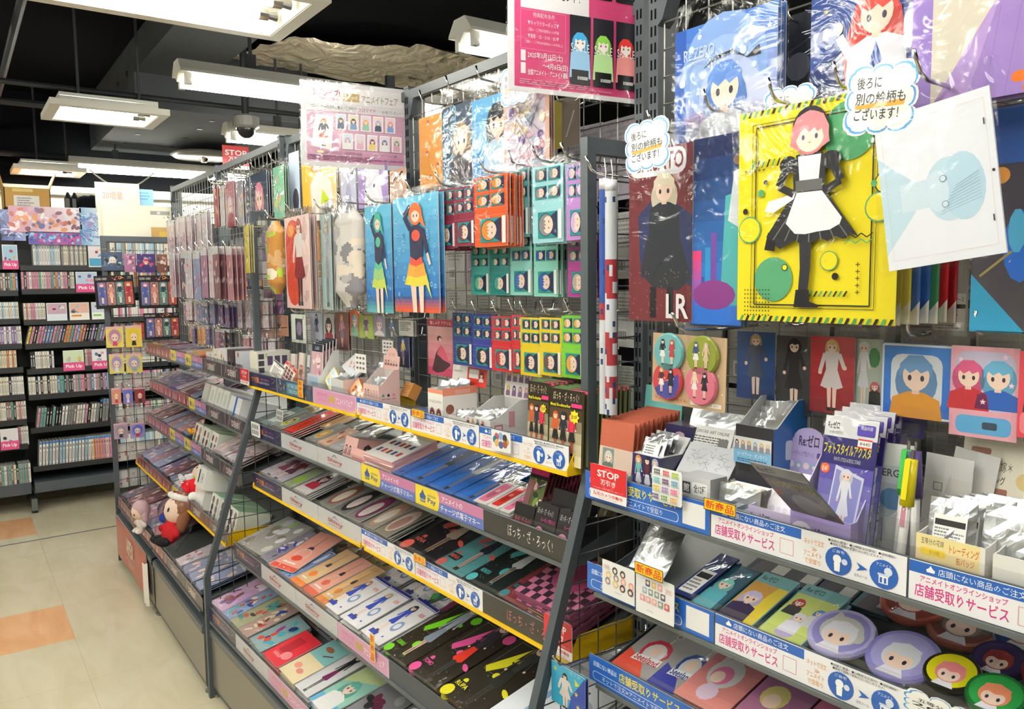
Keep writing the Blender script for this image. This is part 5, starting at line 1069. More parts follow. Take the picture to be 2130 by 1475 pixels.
pen(bl('A', 1, .1, 1868, 1080)[0], .1, ZA1+.01, '#ddd', '#4ab85a', .15, 2, -4, 'pen with green upper half behind the yellow one')
pen(bl('A', 1, .1, 1905, 1080)[0], .1, ZA1+.01, '#ddd', '#5a4a8a', .15, -3, -4, 'pen with purple upper half right of the yellow one')
for i, (u, v, hh, ww, lab, lb) in enumerate(((1860, 860, .15, .07, 'ENERGEL', 'clear pen bag with dark header lettering in the acrylic stand'), (1895, 880, .17, .06, None, 'empty-looking clear bag in the middle of the pen stand'), (1950, 900, .14, .06, None, 'white backed pen bag right of the middle of the pen stand'), (1975, 900, .15, .055, None, 'rightmost white backed pen bag in the acrylic stand'), (1880, 850, .18, .065, None, 'tallest clear bag at the back of the acrylic stand'))):
    s_ = bl('A', 1, .08, u, v)[0]; col = ['#c9d0d8', None, '#dcdad6', '#e2e0dc', None][i]
    if col:
        def dr(A, col=col, lab=lab): 
            A.rect(.05, 0, .95, .8, col)
            if lab: A.text(lab, .1, .7, .9, .77, '#555', .02); A.vtext('スッと書けて', .12, .2, .24, .66, '#555'); A.ell(.55, .5, .25, .1, '#6a9ac8', 10)
            else: A.text('□', .2, .66, .4, .74, '#999'); A.lines(.2, .05, .8, .3, 6, '#aaa')
        o = card('pen_bag', ww, hh, dr, .0015, 'bag', (.03, .003), 110+i, '#ddd')
    else: o = link('pen_bag', bagmesh(ww, hh, .03, .003, 110+i))
    put(o, 'A', s_, .085-.012*i, ZA1+.012, 0, -3, [-2, 3, 2, 7, -1][i]); tag(o, lb, 'bag')
# white badge cartons on the right
def f_go(A):
    A.grad(.0, .0, .93, 1, '#f0d8c0', '#f0e0a0', 5); A.text('五等分の花嫁', .08, .84, .42, .95, '#4a4238'); A.rr(.07, .66, .45, .78, .04, '#f2d23a'); A.text('全10種', .2, .69, .36, .76, '#b88a2a'); A.text('トレーディング', .5, .78, .92, .93, '#d86a3c', .01); A.text('缶バッジ', .6, .62, .86, .74, '#d86a3c', .01)
    for j in range(2):
        for i in range(5): A.circ(.13+i*.175, .46-j*.28, .075, ['#d8a0a0', '#c07a98', '#8ab0d0', '#a8c890', '#d87a78'][i]); A.circ(.13+i*.175, .45-j*.28, .04, SK)
def h_go(A): A.rect(0, 0, 1, 1, '#e6dfd0'); A.rr(.12, .78, .42, .86, .03, '#a06a5a'); A.text('五等分の花嫁＊', .08, .58, .75, .72, '#5a5248'); A.text('トレーディング', .12, .42, .66, .53, '#3a3530', .01); A.text('缶バッジ', .12, .28, .44, .39, '#3a3530', .01); A.rr(.52, .28, .7, .37, .02, '#9a6a5c'); A.circ(.95, .5, .14, '#d8c08a')
s0, s1 = bl('A', 1, .152, 1903, 1190)[0], bl('A', 1, .152, 2046, 1235)[0]; W = s1-s0
tr = tray('display_carton', W, .11, .073, .085, '#eceae4', '#dcdad4', front=f_go, head=h_go, headh=.10, headcol='#e6dfd0', dome=True, headw=W*1.0); put(tr, 'A', (s0+s1)/2, .152, ZA1); tag(tr, 'white badge carton with yellow and pink front panel', 'carton')
for i in range(5):
    o = silverpack(W*.68, .085, 120+i, .008, lambda A: (A.rect(.04, .72, .96, .88, '#333'), A.lines(.05, .08, .95, .68, 7, '#888'))); put(o, 'A', (s0+s1)/2-.01+.007*i, .135-i*.016, ZA1+.03, 4-2*i, -12); tag(o, f'{od(i)} silver badge pack with a printed label in the white badge carton', 'pack')
s0, s1 = bl('A', 1, .152, 2062, 1240)[0], bl('A', 1, .152, 2200, 1290)[0]
tr = tray('display_carton', s1-s0, .11, .07, .085, '#e8e7e4', '#dddcd8', front=lambda A: A.rect(0, 0, 1, 1, '#e9e8e5'), head=None); put(tr, 'A', (s0+s1)/2, .152, ZA1); tag(tr, 'plain white carton cut off by the right edge', 'carton')
for i in range(4): o = silverpack(.08, .09, 130+i, .01); put(o, 'A', (s0+s1)/2-.02, .13-i*.02, ZA1+.025, 0, -14); tag(o, f'{od(i)} silver pack in the plain white carton', 'pack')
# cards clipped on the rails
def rcard(name, px, b, d, draw, label, cat='card', th=.0012, roll=0, col='#f4f4f4'):
    s0, s1, z0, z1 = rect_on(b, d, px); mb = MB(); w_, h = s1-s0, z1-z0; A0 = Art(mb, w_, h)
    mb.prism([tuple(q) for q in [(x*w_-w_/2, y*h) for x, y in ((.06, 0), (.94, 0), (1, .06*w_/h), (1, 1-.06*w_/h), (.94, 1), (.06, 1), (0, 1-.06*w_/h), (0, .06*w_/h))]], 1, 0, th, col, 'gloss')
    A = Art(mb, w_, h, m='gloss'); draw(A); o = mb.build(name); put(o, b, (s0+s1)/2, d, z0, 0, 0, roll); tag(o, label, cat); return o
def stopc(A):
    A.rect(0, 0, 1, 1, '#d2222e'); A.rect(0, 0, 1, .26, '#f4f0f2'); A.ring(.5, .62, .22, '#dc5560', '#d2222e', .2); A.text('STOP', .2, .66, .8, .86, '#fff', .04); A.text('万引き', .3, .44, .7, .6, '#fff', .03); A.text('万引きを発見した場合は、警察、学校に通報いたします', .08, .3, .92, .345, '#f0c8cc'); A.text('防犯カメラ作動中', .1, .1, .9, .21, '#d2222e', .03); A.text('Monitor for Security', .25, .035, .75, .07, '#a05060')
rcard('stop_card', (1228, 962, 1303, 1055), 'A', .170, stopc, 'red and white STOP card at the left end of the near top rail', 'sign')
rcard('stop_card', (499, 765, 518, 803), 'C', .172, stopc, 'red and white STOP card at the right end of the far top rail', 'sign')
rcard('stop_card', (1131, 1273, 1190, 1380), 'B', .185, stopc, 'red and white STOP card behind the slanted end frame', 'sign')
def colorgrid(A):
    A.rr(0, 0, 1, 1, .05, '#f2f4f4')
    for j in range(4):
        for i in range(3):
            c = ['#4a4a58', '#d85a68', '#a8c83c', '#7ac8d0', '#6a3a6a', '#5aa0c8', '#d8c030', '#9a70b8', '#e85a88', '#5a3a7a', '#6a8a3c', '#d89a30'][j*3+i]
            for p in range(4):
                for q in range(2): x, y = .06+i*.31+p*.055, .8-j*.235+q*.08; A.rect(x, y, x+.04, y+.065, c)
            A.rect(.06+i*.31+.225, .8-j*.235, .06+i*.31+.25, .85-j*.235, '#e8e8e8'); A.rect(.04+i*.31, .775-j*.235, .31+i*.31, .785-j*.235, '#4a6a58')
rcard('sample_card', (1357, 969, 1418, 1057), 'A', .172, colorgrid, 'white card showing a grid of small coloured bottles', 'card')
def newtag(A): A.rect(0, 0, 1, 1, '#2a1a10'); A.rect(.02, .06, .98, .94, '#f8c818'); A.text('新商品', .06, .14, .94, .86, '#d02818', .06)
def newtagv(A): A.rect(0, 0, 1, 1, '#f8b818'); [A.text(t, .14, y, .86, y+.26, '#d02818', .05) for t, y in (('新', .69), ('商', .37), ('品', .05))]
rcard('new_product_tag', (1464, 1034, 1530, 1077), 'A', .173, newtag, 'red on yellow new-item tag on the near top rail', 'tag')
rcard('new_product_tag', (1320, 1166, 1379, 1214), 'A', .182, newtag, 'red on yellow new-item tag over the two white cards', 'tag')
rcard('new_product_tag', (856, 849, 882, 872), 'B', .185, newtag, 'red on yellow tag on the yellow-edged top rail', 'tag')
rcard('new_product_tag', (860, 1149, 885, 1179), 'B', .18, newtag, 'red on yellow tag on the yellow-edged third rail', 'tag')
rcard('new_product_tag', (769, 1316, 780, 1380), 'B', .262, newtagv, 'narrow upright red and yellow tag on the fourth rail', 'tag')
rcard('new_product_tag', (619, 790, 630, 828), 'B', .185, newtagv, 'narrow upright red and yellow tag on the top rail', 'tag')
def dots10(A):
    A.rect(0, 0, 1, 1, '#eeeeee'); R = random.Random(3)
    for i, (x, y) in enumerate(((.4, .78), (.64, .76), (.2, .6), (.44, .58), (.66, .56), (.9, .52), (.18, .42), (.42, .4), (.64, .36), (.88, .34))): A.circ(x, y, .085, R.choice(['#e8a8a0', '#3a3a44', '#e0c890', '#8a8a8a'])); A.circ(x, y-.01, .045, SK)
    A.rect(.05, .86, .25, .87, '#e05a60'); A.rect(.05, .76, .25, .77, '#e05a60'); A.text('¥440', .07, .79, .23, .84, '#888'); A.lines(.4, .16, .7, .19, 1, '#aaa')
rcard('sample_card', (1253, 1162, 1320, 1262), 'A', .169, dots10, 'white card with ten round badge pictures on the second rail', 'card')
def rects(A):
    A.rect(0, 0, 1, 1, '#f0f0f0'); R = random.Random(4)
    for j, n in enumerate((3, 4, 5)):
        for i in range(n): x, y = .12+i*.16+(.14 if j == 0 else .06 if j == 1 else 0), .72-j*.2; A.rect(x, y, x+.12, y+.16, R.choice(['#e0a0a8', '#4a5570', '#d8c070', '#7a9a98', '#c8586a', '#9ab8d0'])); A.circ(x+.06, y+.09, .035, SK)
    A.text('¥770', .8, .76, .93, .8, '#888'); A.rect(.78, .82, .96, .83, '#e05a60'); A.rect(.78, .73, .96, .74, '#e05a60'); A.lines(.3, .12, .6, .15, 1, '#aaa')
rcard('sample_card', (1323, 1187, 1402, 1305), 'A', .172, rects, 'white card with rows of small rectangular pictures on the second rail', 'card')
rcard('sample_card', (1022, 893, 1062, 945), 'B', .188, lambda A: (A.rect(0, 0, 1, 1, '#f0f0f2'), [A.circ(.5+.3*math.cos(i*.79), .55+.22*math.sin(i*.79), .12, ['#d8903c', '#3a3a44', '#8ab0d8', '#c05068', '#2a7a90', '#e0b060', '#4a5aa0', '#9a5a40'][i]) for i in range(8)], A.text('SAMPLE', .3, .52, .72, .6, '#d8c8c8')), 'white card with a ring of round badges on the yellow-edged rail', 'card')
rcard('sample_card', (522, 876, 541, 912), 'B', .176, lambda A: (A.rect(0, 0, 1, 1, '#f2f2f2'), [A.rect(.12+i*.2, .55-j*.4, .22+i*.2, .85-j*.4, '#555') for i in range(4) for j in range(2)]), 'small white card with eight dark marks at the left of the second rail', 'card')

# ================================================================ near gondola, second and third shelves
def chibi(bg, ring_, hair, hood=None):
    def f(A):
        A.circ(.5, .5, .5, ring_, 28); A.circ(.5, .5, .44, bg, 28)
        if hood: A.ell(.5, .52, .34, .32, hood, 18); A.poly([(.24, .7), (.28, .92), (.42, .8)], hood); A.ell(.78, .5, .1, .14, hood, 10, .5)
        A.poly([(.3, .06), (.38, .22), (.62, .22), (.7, .06)], '#e9e6f2'); A.ell(.5, .45, .27, .27, hair, 18); A.ell(.5, .38, .2, .18, SK, 16); A.poly([(.25, .42), (.28, .66), (.5, .74), (.72, .66), (.75, .42), (.62, .5), (.5, .46), (.38, .5)], hair); eyes(A, .5, .36, .24)
    return f
def badge(k, u, v, rad, cols, label, back=.0, lift=.03, yaw=0, b='A'):
    df, zb, ti, _ = SH[b+str(k)]; s = bl(b, 1, df-.012, u, v)[0]; T = math.radians(ti); d = df-.014-back*math.cos(T); z = zb+.016+back*math.sin(T)+lift
    mb = MB(); mb.lathe([(rad, 0), (rad, .004), (rad*.95, .0075)], (0, 0, rad), (0, -1, 0), cols[1], 'gloss', 30); A = Art(mb, rad*1.9, rad*1.9, O=(-rad*.95, -.0078, rad*.05), m='gloss'); chibi(*cols)(A)
    o = mb.build('can_badge'); link('clear_bag', bagmesh(rad*2.05, rad*2.05, .03, .004, int(u)), o).location = (0, -.006, 0)
    put(o, b, s, d, z, yaw, -(90-ti-6)); tag(o, label, 'badge'); return o
o = silverpack(.08, .13, 200, .012); on(o, 'A', 2, bl('A', 1, .1, 1345, 1190)[0], .10, 5, .03, -25); tag(o, 'tall silver foil bag standing behind the two white sample cards', 'bag')
lay('A', 2, 1398, 1232, 1436, 1256, .13, lambda A: (A.rect(0, 0, 1, 1, '#1c2f6a'), A.rect(.1, .08, .85, .6, '#e8e8e8'), A.rect(.14, .42, .8, .54, '#222'), A.lines(.14, .12, .8, .4, 4, '#777')), 'pack', 'navy pack with a white printed label on the second shelf', 'pack', n=6, seed=201, edge='#1c2f6a', lift=.04)
lay('A', 2, 1424, 1248, 1486, 1279, .125, lambda A: (A.rect(0, 0, 1, 1, '#2a5a70'), A.frame(.03, .03, .97, .97, .03, '#14343f'), A.circ(.8, .85, .1, '#3f90a8'), bust(A, '#7fd0c8', '#5aa8b8', cx=.5, cy=.55, r=.2)), 'sleeve_pack', 'teal card pack with a mint-haired bust', 'pack', n=6, seed=202, edge='#255')
lay('A', 2, 1490, 1281, 1562, 1317, .13, lambda A: (A.rect(0, 0, 1, 1, '#7ab4b8'), A.rect(.02, .0, .98, .78, '#d8a040'), A.poly([(.5, .0), (.98, .0), (.98, .78), (.7, .78)], '#e8d040'), A.text('Re:ゼロ', .1, .84, .5, .95, '#3a5a60', .02), bust(A.sub(0, 0, .9, .78), '#cfc4e6', '#33284a', cx=.4, cy=.6, r=.24)), 'clear_card_pack', 'yellow and violet card pack with pale teal header', 'pack', n=6, seed=203, edge='#8ab')
lay('A', 2, 1574, 1322, 1664, 1364, .135, lambda A: (A.rect(0, 0, 1, 1, '#7ab4b8'), A.rect(.02, .0, .98, .8, '#c9d878'), A.text('Re:ゼロ', .1, .86, .5, .96, '#3a5a60', .02), bust(A.sub(.02, .4, .45, .8), '#c03a48', '#333'), bust(A.sub(.58, .3, .98, .76), '#5a88c8', '#ddd'), bust(A.sub(.25, .12, .75, .6), '#e2e0ea', '#e8e8f4'), A.ell(.5, .1, .2, .07, '#b8a8dc')), 'clear_card_pack', 'green card pack with three small busts and teal header', 'pack', n=6, seed=204, edge='#8ab')
badge(2, 1712, 1400, .047, ('#8f8ac8', '#b8b4e4', '#e4e4ee', '#c9c8c4'), 'large lilac badge with a white hooded figure in a crinkled bag')
badge(2, 1840, 1455, .047, ('#a8a4dc', '#8e8ace', '#dfe2ea'), 'large violet badge with a silver-haired sleeping figure')
badge(2, 1945, 1470, .034, ('#e0d820', '#2a2a20', '#e88a90'), 'yellow round badge with a pink-haired figure', .01, .036)
badge(2, 2045, 1510, .034, ('#2f9a4a', '#1f6a30', '#e8906a'), 'green round badge with an orange-haired figure', .0, .036)
badge(2, 1770, 1420, .05, ('#8a4038', '#b8604c', '#a03050', '#8a8680'), 'dark red badge with a grey hood lying at the back', .13, .02)
badge(2, 1880, 1460, .05, ('#7a4a40', '#b06a58', '#8a8078', '#6f6c68'), 'second dark red badge at the back of the second shelf', .12, .015)
badge(2, 2010, 1490, .036, ('#1f4a88', '#1c3c70', '#8a3c28'), 'dark blue badge with a brown-haired figure at the back', .13, .03)
badge(2, 2002, 1480, .033, ('#3a2a60', '#2a2048', '#a03834'), 'dark purple badge with a red-haired figure at the back', .07, .03)
badge(2, 2120, 1520, .036, ('#a02828', '#8a1f24', '#b04034'), 'red badge with a red-haired figure near the right edge', .07, .035)
for i, (u, v, c, nm) in enumerate(((1500, 1285, '#7a8088', 'grey'), (1580, 1320, '#3f4a60', 'dark blue'), (1660, 1360, '#4f6a78', 'slate blue'), (1440, 1255, '#34404a', 'charcoal'))):
    lay('A', 2, u, v, u+75, v+36, .12, (lambda A, c=c, i=i: (A.rect(0, 0, 1, 1, c), bust(A, ['#8a4a40', '#3a3050', '#4a70a8', '#705040'][i], '#55505a', cx=.5, cy=.5, r=.22), A.rect(.6, .1, .95, .3, '#c9c9c4'))), 'clear_card_pack', nm+' card pack in the back row of the second near shelf', 'pack', back=.14, lift=.02, n=2, seed=210+i, edge=c)
def keych(bg, corner, spl, lab):
    def f(A):
        A.rect(0, 0, 1, 1, '#9a9898'); A.poly([(0, 0), (.75, 0), (.5, .2), (0, .34)], corner); A.text('SUPER KEYHOLDER', .35, .9, .9, .94, '#333'); R = random.Random(4)
        A.ell(.5, .42, .3, .2, spl, 9); A.ell(.5, .4, .22, .15, '#dcdce0', 14); A.ell(.5, .43, .12, .09, SK, 12); A.poly([(.2, .2), (.8, .24), (.78, .34), (.22, .31)], '#f0f0f2'); A.text(lab, .24, .22, .76, .32, spl, .03)
        A.ring(.62, .75, .07, '#c8c8c8', '#8a8888', .25); A.line(.58, .6, .6, .69, .03, '#c8c8c8')
    return f
lay('A', 3, 1268, 1390, 1352, 1430, .17, keych('#aaa', '#d8503c', '#b83040', 'Seesland'), 'keyholder_pack', 'grey keyholder card with red corner on the third near shelf', 'pack', n=4, seed=220, edge='#999', lift=.03)
lay('A', 3, 1344, 1425, 1420, 1462, .17, keych('#aaa', '#3a3f9a', '#2a4a90', 'Seesland'), 'keyholder_pack', 'grey keyholder card with blue corner on the third near shelf', 'pack', n=4, seed=221, edge='#999', lift=.035)
def ram(A): A.grad(0, 0, 1, 1, '#d88a84', '#b8707a', 5); A.text('RAM', .3, .83, .5, .9, '#3a2a2a', .02); A.ring(.75, .78, .14, '#c08a8c', '#c98a88', .15); A.ell(.45, .5, .3, .22, '#c9c9cc', 16); A.poly([(.2, .58), (.2, .76), (.36, .66)], '#c9c9cc'); A.ell(.42, .46, .19, .14, '#d878a0', 14); A.ell(.38, .42, .12, .09, SK, 12); A.ell(.45, .2, .18, .12, '#e0c8e0', 12)
lay('A', 3, 1400, 1455, 1500, 1500, .17, ram, 'acrylic_stand_pack', 'dusty pink stand pack with a hooded pink-haired figure', 'pack', n=4, seed=222, edge='#b88', lift=.04)
lay('A', 3, 1505, 1500, 1610, 1548, .17, lambda A: (A.grad(0, 0, 1, 1, '#b87a9a', '#8f5a88', 5), A.ring(.75, .8, .14, '#a0709a', '#9a6490', .15), A.ell(.4, .5, .25, .16, '#d8cc80', 14), A.ell(.4, .44, .15, .1, SK, 12)), 'acrylic_stand_pack', 'mauve stand pack with a blonde figure', 'pack', n=4, seed=223, edge='#957', lift=.04)
lay('A', 3, 1615, 1550, 1715, 1595, .17, lambda A: (A.rect(0, 0, 1, 1, '#c06a90'), A.ring(.75, .8, .14, '#b07090', '#b86a8c', .15), A.ell(.4, .5, .25, .16, '#8a6a60', 14)), 'acrylic_stand_pack', 'rose stand pack at the bottom edge of the picture', 'pack', n=3, seed=224, edge='#957', lift=.04)
for i in range(3): lay('A', 3, 1300+i*95, 1405+i*45, 1370+i*95, 1440+i*45, .15, (lambda A, i=i: (A.rect(0, 0, 1, 1, ['#8a8888', '#6f6a70', '#77606a'][i]), A.text('SUPER KEYHOLDER', .35, .88, .9, .93, '#333'))), 'keyholder_pack', ORD[i]+' dim pack in the back row of the third near shelf', 'pack', back=.15, lift=.02, n=2, seed=226+i)

# ================================================================ middle gondola, hanging goods
hang('B', .05, (871, 248, 921, 385), lambda A: (A.rect(0, 0, 1, 1, '#e59a3a'), [(A.ell(x, y, .06, .03, '#c8583c', 8), A.ell(x, y-.03, .04, .02, '#f2e0d0', 8)) for x, y in ((.4, .92), (.85, .75), (.35, .5), (.8, .3), (.5, .15))]), 'clear_file', 'orange clear file with tiny figures right of the tall grey post', 'clear file', (.045, .005), seed=301, stack=2)
hang('B', .06, (919, 228, 984, 386), lambda A: (A.rect(0, 0, 1, 1, '#3f566e'), A.vtext('IDOLM@STER', .04, .0, .26, .98, '#a8d0ec', .02), A.vtext('A GIRLS', .28, .3, .48, 1, '#8ab8d8', .02), bust(A.sub(.3, .1, 1.0, .92), '#a8865a', '#4a4048', cx=.5, cy=.6, r=.33)), 'clear_file', 'slate blue clear file with sideways lettering and a brown-haired bust', 'clear file', (.05, .005), seed=302, stack=3)
hang('B', .07, (981, 212, 1049, 386), lambda A: (A.grad(0, 0, 1, 1, '#2a86d8', '#6ab8ec', 6), A.vtext('Love Live! Nijigasaki High School', .04, .0, .16, .85, '#cfe6f8', .01), bust(A.sub(.45, .1, 1.35, 1), '#22242c', '#b8d4ec', cx=.4, cy=.68, r=.3)), 'clear_file', 'sky blue clear file with a black-haired bust', 'clear file', (.05, .005), seed=303, stack=3)
def b_orn(A):
    A.rect(0, 0, 1, 1, '#e8b4a0'); R = random.Random(11); A.rect(.06, .03, .92, .97, '#d8cce0')
    for i in range(46): A.ell(R.uniform(.1, .88), R.uniform(.06, .94), R.uniform(.03, .12), R.uniform(.02, .06), R.choice(['#7a5a98', '#c9a0b8', '#e8d8c0', '#a8bcd8', '#5a5078', '#f0c8b0', '#d88a98', '#e8e4f0', '#c9a868']), 8, R.uniform(0, 3))
    for i in range(8): A.line(R.uniform(.1, .4), R.uniform(.1, .9), R.uniform(.5, .9), R.uniform(.1, .9), .008, '#5a4a60')
hang('B', .08, (1047, 188, 1143, 376), b_orn, 'clear_file', 'peach-edged clear file with dense violet and gold drawing', 'clear file', (.03, .005), seed=304, stack=2)
hang('B', .03, (1150, 210, 1206, 300), lambda A: (A.rect(0, 0, 1, 1, '#c9b84a'), A.rect(.35, 0, 1, 1, '#6a6058'), A.line(.5, .2, .8, .7, .04, '#aaa098')), 'clear_file', 'yellow and brown clear file behind the mesh beside the near frame', 'clear file', None, seed=305)
# left part, behind the poster
hang('B', .05, (627, 340, 702, 452), lambda A: (A.grad(0, 0, 1, 1, '#f0b030', '#e8c890', 5, False), A.poly([(.3, 0), (.25, .6), (.5, .8), (.85, .6), (.95, 0)], '#e8e0d8'), A.poly([(.55, .25), (.8, .3), (.6, .5)], '#b8d020'), A.ell(.45, .92, .22, .14, '#c07a40', 12), A.ell(.47, .92, .12, .1, SK, 10)), 'clear_file', 'golden yellow clear file under the star-patterned pink poster', 'clear file', None, seed=306, hk=False)
hang('B', .05, (708, 350, 742, 440), lambda A: (A.rect(0, 0, 1, 1, '#c4c4dc'), A.poly([(.1, 0), (.5, .8), (.9, 0)], '#a8a8c8'), A.ell(.8, .9, .2, .1, '#333')), 'clear_file', 'pale lavender clear file under the pink poster', 'clear file', None, seed=307, hk=False)
hang('B', .05, (744, 352, 808, 424), lambda A: (A.rect(0, 0, 1, 1, '#a088c0'), A.poly([(.2, 0), (.3, .9), (.7, .95), (.85, 0)], '#dcdce6'), A.ell(.55, .5, .03, .05, '#333')), 'clear_file', 'violet clear file with a white dress under the pink poster', 'clear file', None, seed=308, hk=False)
hang('B', .05, (810, 356, 846, 420), lambda A: (A.rect(0, 0, 1, 1, '#d8a890'), A.line(.2, .7, .8, .9, .08, '#333'), A.ell(.5, .4, .3, .2, '#e8d0c0')), 'clear_file', 'peach clear file next to the tall grey post', 'clear file', None, seed=309, hk=False)
hang('B', .05, (600, 320, 625, 440), lambda A: (A.rect(0, 0, 1, 1, '#c4d4e8'), A.ell(.6, .2, .3, .2, '#3a3a50')), 'clear_file', 'pale blue clear file at the left end of the middle gondola', 'clear file', None, seed=310, hk=False)
# big towel row
def b_red(A): A.rect(0, 0, 1, 1, '#f0d0cc'); A.rr(.04, .03, .62, .97, .26, '#d8492c'); A.ell(.25, .85, .14, .07, '#e8963c'); fig(A, '#a83c38', '#efe6e4', '#8a2028', leg='#3a3038', x=.58, w=.7, shoe='#3a3038')
hang('B', .17, (586, 455, 654, 643), b_red, 'towel_pack', 'white and orange-red towel pack with a red-haired figure', 'towel', (.025, .005), seed=311, stack=3, yaw=-4)
def b_pale(A): A.rect(0, 0, 1, 1, '#c4dcdc'); A.rect(0, 0, .25, 1, '#a8ccc8'); fig(A, '#a8a4a0', '#c9ccd4', '#b8bcc8', leg='#8890a0', x=.55, w=.8)
hang('B', .17, (659, 448, 700, 645), b_pale, 'towel_pack', 'pale mint towel pack with a grey figure', 'towel', (.025, .005), seed=312, stack=3, yaw=-10)
def rolltowel(px, d, c1, c2, c3, label, seed):
    s0, s1, z0, z1 = rect_on('B', d, px); w_, H = s1-s0, z1-z0; mb = MB(); R = random.Random(seed); N, K = 44, 60
    blobs = [(R.uniform(0, 6.3), R.uniform(0, 1), R.uniform(.3, .9), R.uniform(.03, .1), R.choice([c2, c3, c3, '#e8dccc', '#b8b4b8'])) for _ in range(40)]
    for k in range(K+1):
        t = k/K; q = min(1, (.25+math.sin(math.pi*min(max(t, .02), .98))*1.6))
        for j in range(N): a = 2*math.pi*j/N; mb.v.append((w_/2*q*math.cos(a)*(1+.02*math.sin(5*a+t*9)), .03*q*math.sin(a)*(1+.05*math.sin(7*a-t*12)), H*t))
    for k in range(K):
        for j in range(N):
            a = 2*math.pi*(j+.5)/N; t = (k+.5)/K; c = c1
            for x, y, rx, ry, cc in blobs:
                da = (a-x+math.pi) % (2*math.pi)-math.pi
                if (da/rx)**2+((t-y)/ry)**2 < 1: c = cc
            mb.f.append((k*N+j, k*N+(j+1) % N, (k+1)*N+(j+1) % N, (k+1)*N+j)); mb.c.append(hx(c)); mb.m.append('bag')
    o = mb.build('rolled_towel', None, True); put(o, 'B', (s0+s1)/2, d, z0); tag(o, label, 'towel'); q = link('clear_bag', bagmesh(w_, H, .02, .004, seed, .004), o); q.location = (0, -.034, 0); hook('B', (s0+s1)/2, z1+.008, d+.04, 'wire peg hook holding the '+label)
rolltowel((700, 432, 758, 640), .15, '#d8d4d0', '#2fa8d0', '#8a8890', 'white, grey and cyan rolled towel in a clear bag', 5)
rolltowel((560, 462, 592, 612), .13, '#b8803c', '#a8c83c', '#c9a070', 'brown and lime green rolled towel in a clear bag', 6)
def b_aqua(hair, dress1, dress2, full=True):
    def f(A):
        A.grad(0, .1, 1, 1, '#1f70c0', '#6ac4ec', 8); A.grad(0, 0, 1, .14, '#e0582c', '#3a5a98', 5); R = random.Random(8)
        if not full: A.grad(0, 0, 1, .14, '#5ab0b8', '#2a6aa8', 4)
        for i in range(40): x, y = R.choice([R.uniform(.02, .3), R.uniform(.75, .98)]), R.uniform(.15, .95); A.ring(x, y, R.uniform(.012, .03), '#a8d8f4', '#3a90d4', .3)
        B = A.sub(.18, .0, .9, .97)
        B.poly([(.38, 0), (.3, .3), (.48, .3), (.5, 0)], SK); B.poly([(.6, 0), (.55, .3), (.72, .3), (.7, 0)], SK); B.poly([(.72, .3), (.95, .12), (.8, .35)], '#e8e048')
        for i, (c0, y0, y1, hw) in enumerate(((dress2, .25, .34, .38), (mixc(dress1, dress2, .5), .33, .44, .3), (dress1, .43, .54, .2))): B.poly([(.5-hw, y0), (.5-hw*.75, y1), (.5+hw*.75, y1), (.5+hw, y0), (.5, y0-.02)], c0)
        B.poly([(.32, .5), (.3, .74), (.45, .78), (.56, .78), (.72, .74), (.7, .5), (.5, .46)], '#26294e'); B.ell(.5, .68, .13, .05, dress1, 12)
        B.line(.32, .74, .14, .86, .1, '#26294e'); B.line(.14, .86, .34, .94, .09, '#26294e'); B.line(.72, .73, .84, .52, .1, '#26294e'); B.line(.84, .52, .92, .42, .06, SK)
        B.ell(.5, .87, .2, .1, mixc(hair, '#000', .1), 14); B.poly([(.68, .88), (.8, .74), (.62, .8)], hair); B.ell(.5, .86, .13, .065, SK, 14); eyes(B, .5, .855, .13); B.poly([(.34, .85), (.36, .93), (.5, .97), (.64, .93), (.66, .85), (.56, .89), (.48, .9), (.4, .88)], hair); A.l = B.l
    return f
hang('B', .18, (817, 415, 915, 652), b_aqua('#e8763c', '#e8503c', '#e8d84a'), 'towel_pack', 'bright blue towel pack with an orange-haired figure in a flared dress', 'towel', (.02, .003), seed=315, stack=2)
hang('B', .17, (758, 432, 818, 652), b_aqua('#4ab8a0', '#5ac0a0', '#c8d860', False), 'towel_pack', 'blue towel pack with a green-haired figure', 'towel', (.02, .003), seed=316, stack=2)
# sticker sheets
def sheet(bg, hair, teal='#1f8f90', dk='#20284e', six=True):
    def f(A):
        A.rect(0, 0, 1, 1, bg); q = mixc(bg, '#fff', .2)
        for i in range(9): A.line(0, i/9, 1, i/9, .006, q)
        def head(x, y, w_, h):
            B = A.sub(x, y, x+w_, y+h); B.rect(0, 0, 1, 1, teal); B.poly([(.7, .15), (1, .0), (1, 1), (.7, .85)], dk); B.ell(.42, .5, .4, .45, '#22243a', 14); B.ell(.42, .5, .37, .42, hair, 14); B.ell(.53, .5, .27, .34, '#f0d4c4', 12); B.rect(.56, .34, .6, .42, '#333'); B.rect(.56, .58, .6, .66, '#333'); B.poly([(.3, .3), (.42, .36), (.34, .46), (.46, .5), (.34, .56), (.42, .66), (.3, .7), (.2, .5)], hair); A.l = B.l
        for j in range(2):
            for i in range(2): head(.1+i*.44, .8-j*.23, .38, .17)
        head(.2, .06, .62, .34); A.rect(.86, .04, .97, .42, '#f0f0f0'); A.circ(.06, .5, .015, '#222', 6)
    return f
ST = [(912, 396, 946, 517, '#8f2c48', '#5a8a88', 'maroon', 8, .15), (946, 392, 986, 510, '#8f2c48', '#7a4a58', 'second maroon', 8, .15), (986, 372, 1056, 510, '#dc5820', '#d88a38', 'orange', 5, .15), (1060, 355, 1104, 492, '#6aa8a8', '#8a8a8a', 'grey-teal', 10, .10), (1107, 350, 1172, 502, '#9fd8e2', '#8a8a90', 'light cyan', 3, .14), (1178, 345, 1222, 497, '#c08ad4', '#d0b0e0', 'lilac', 3, .14)]
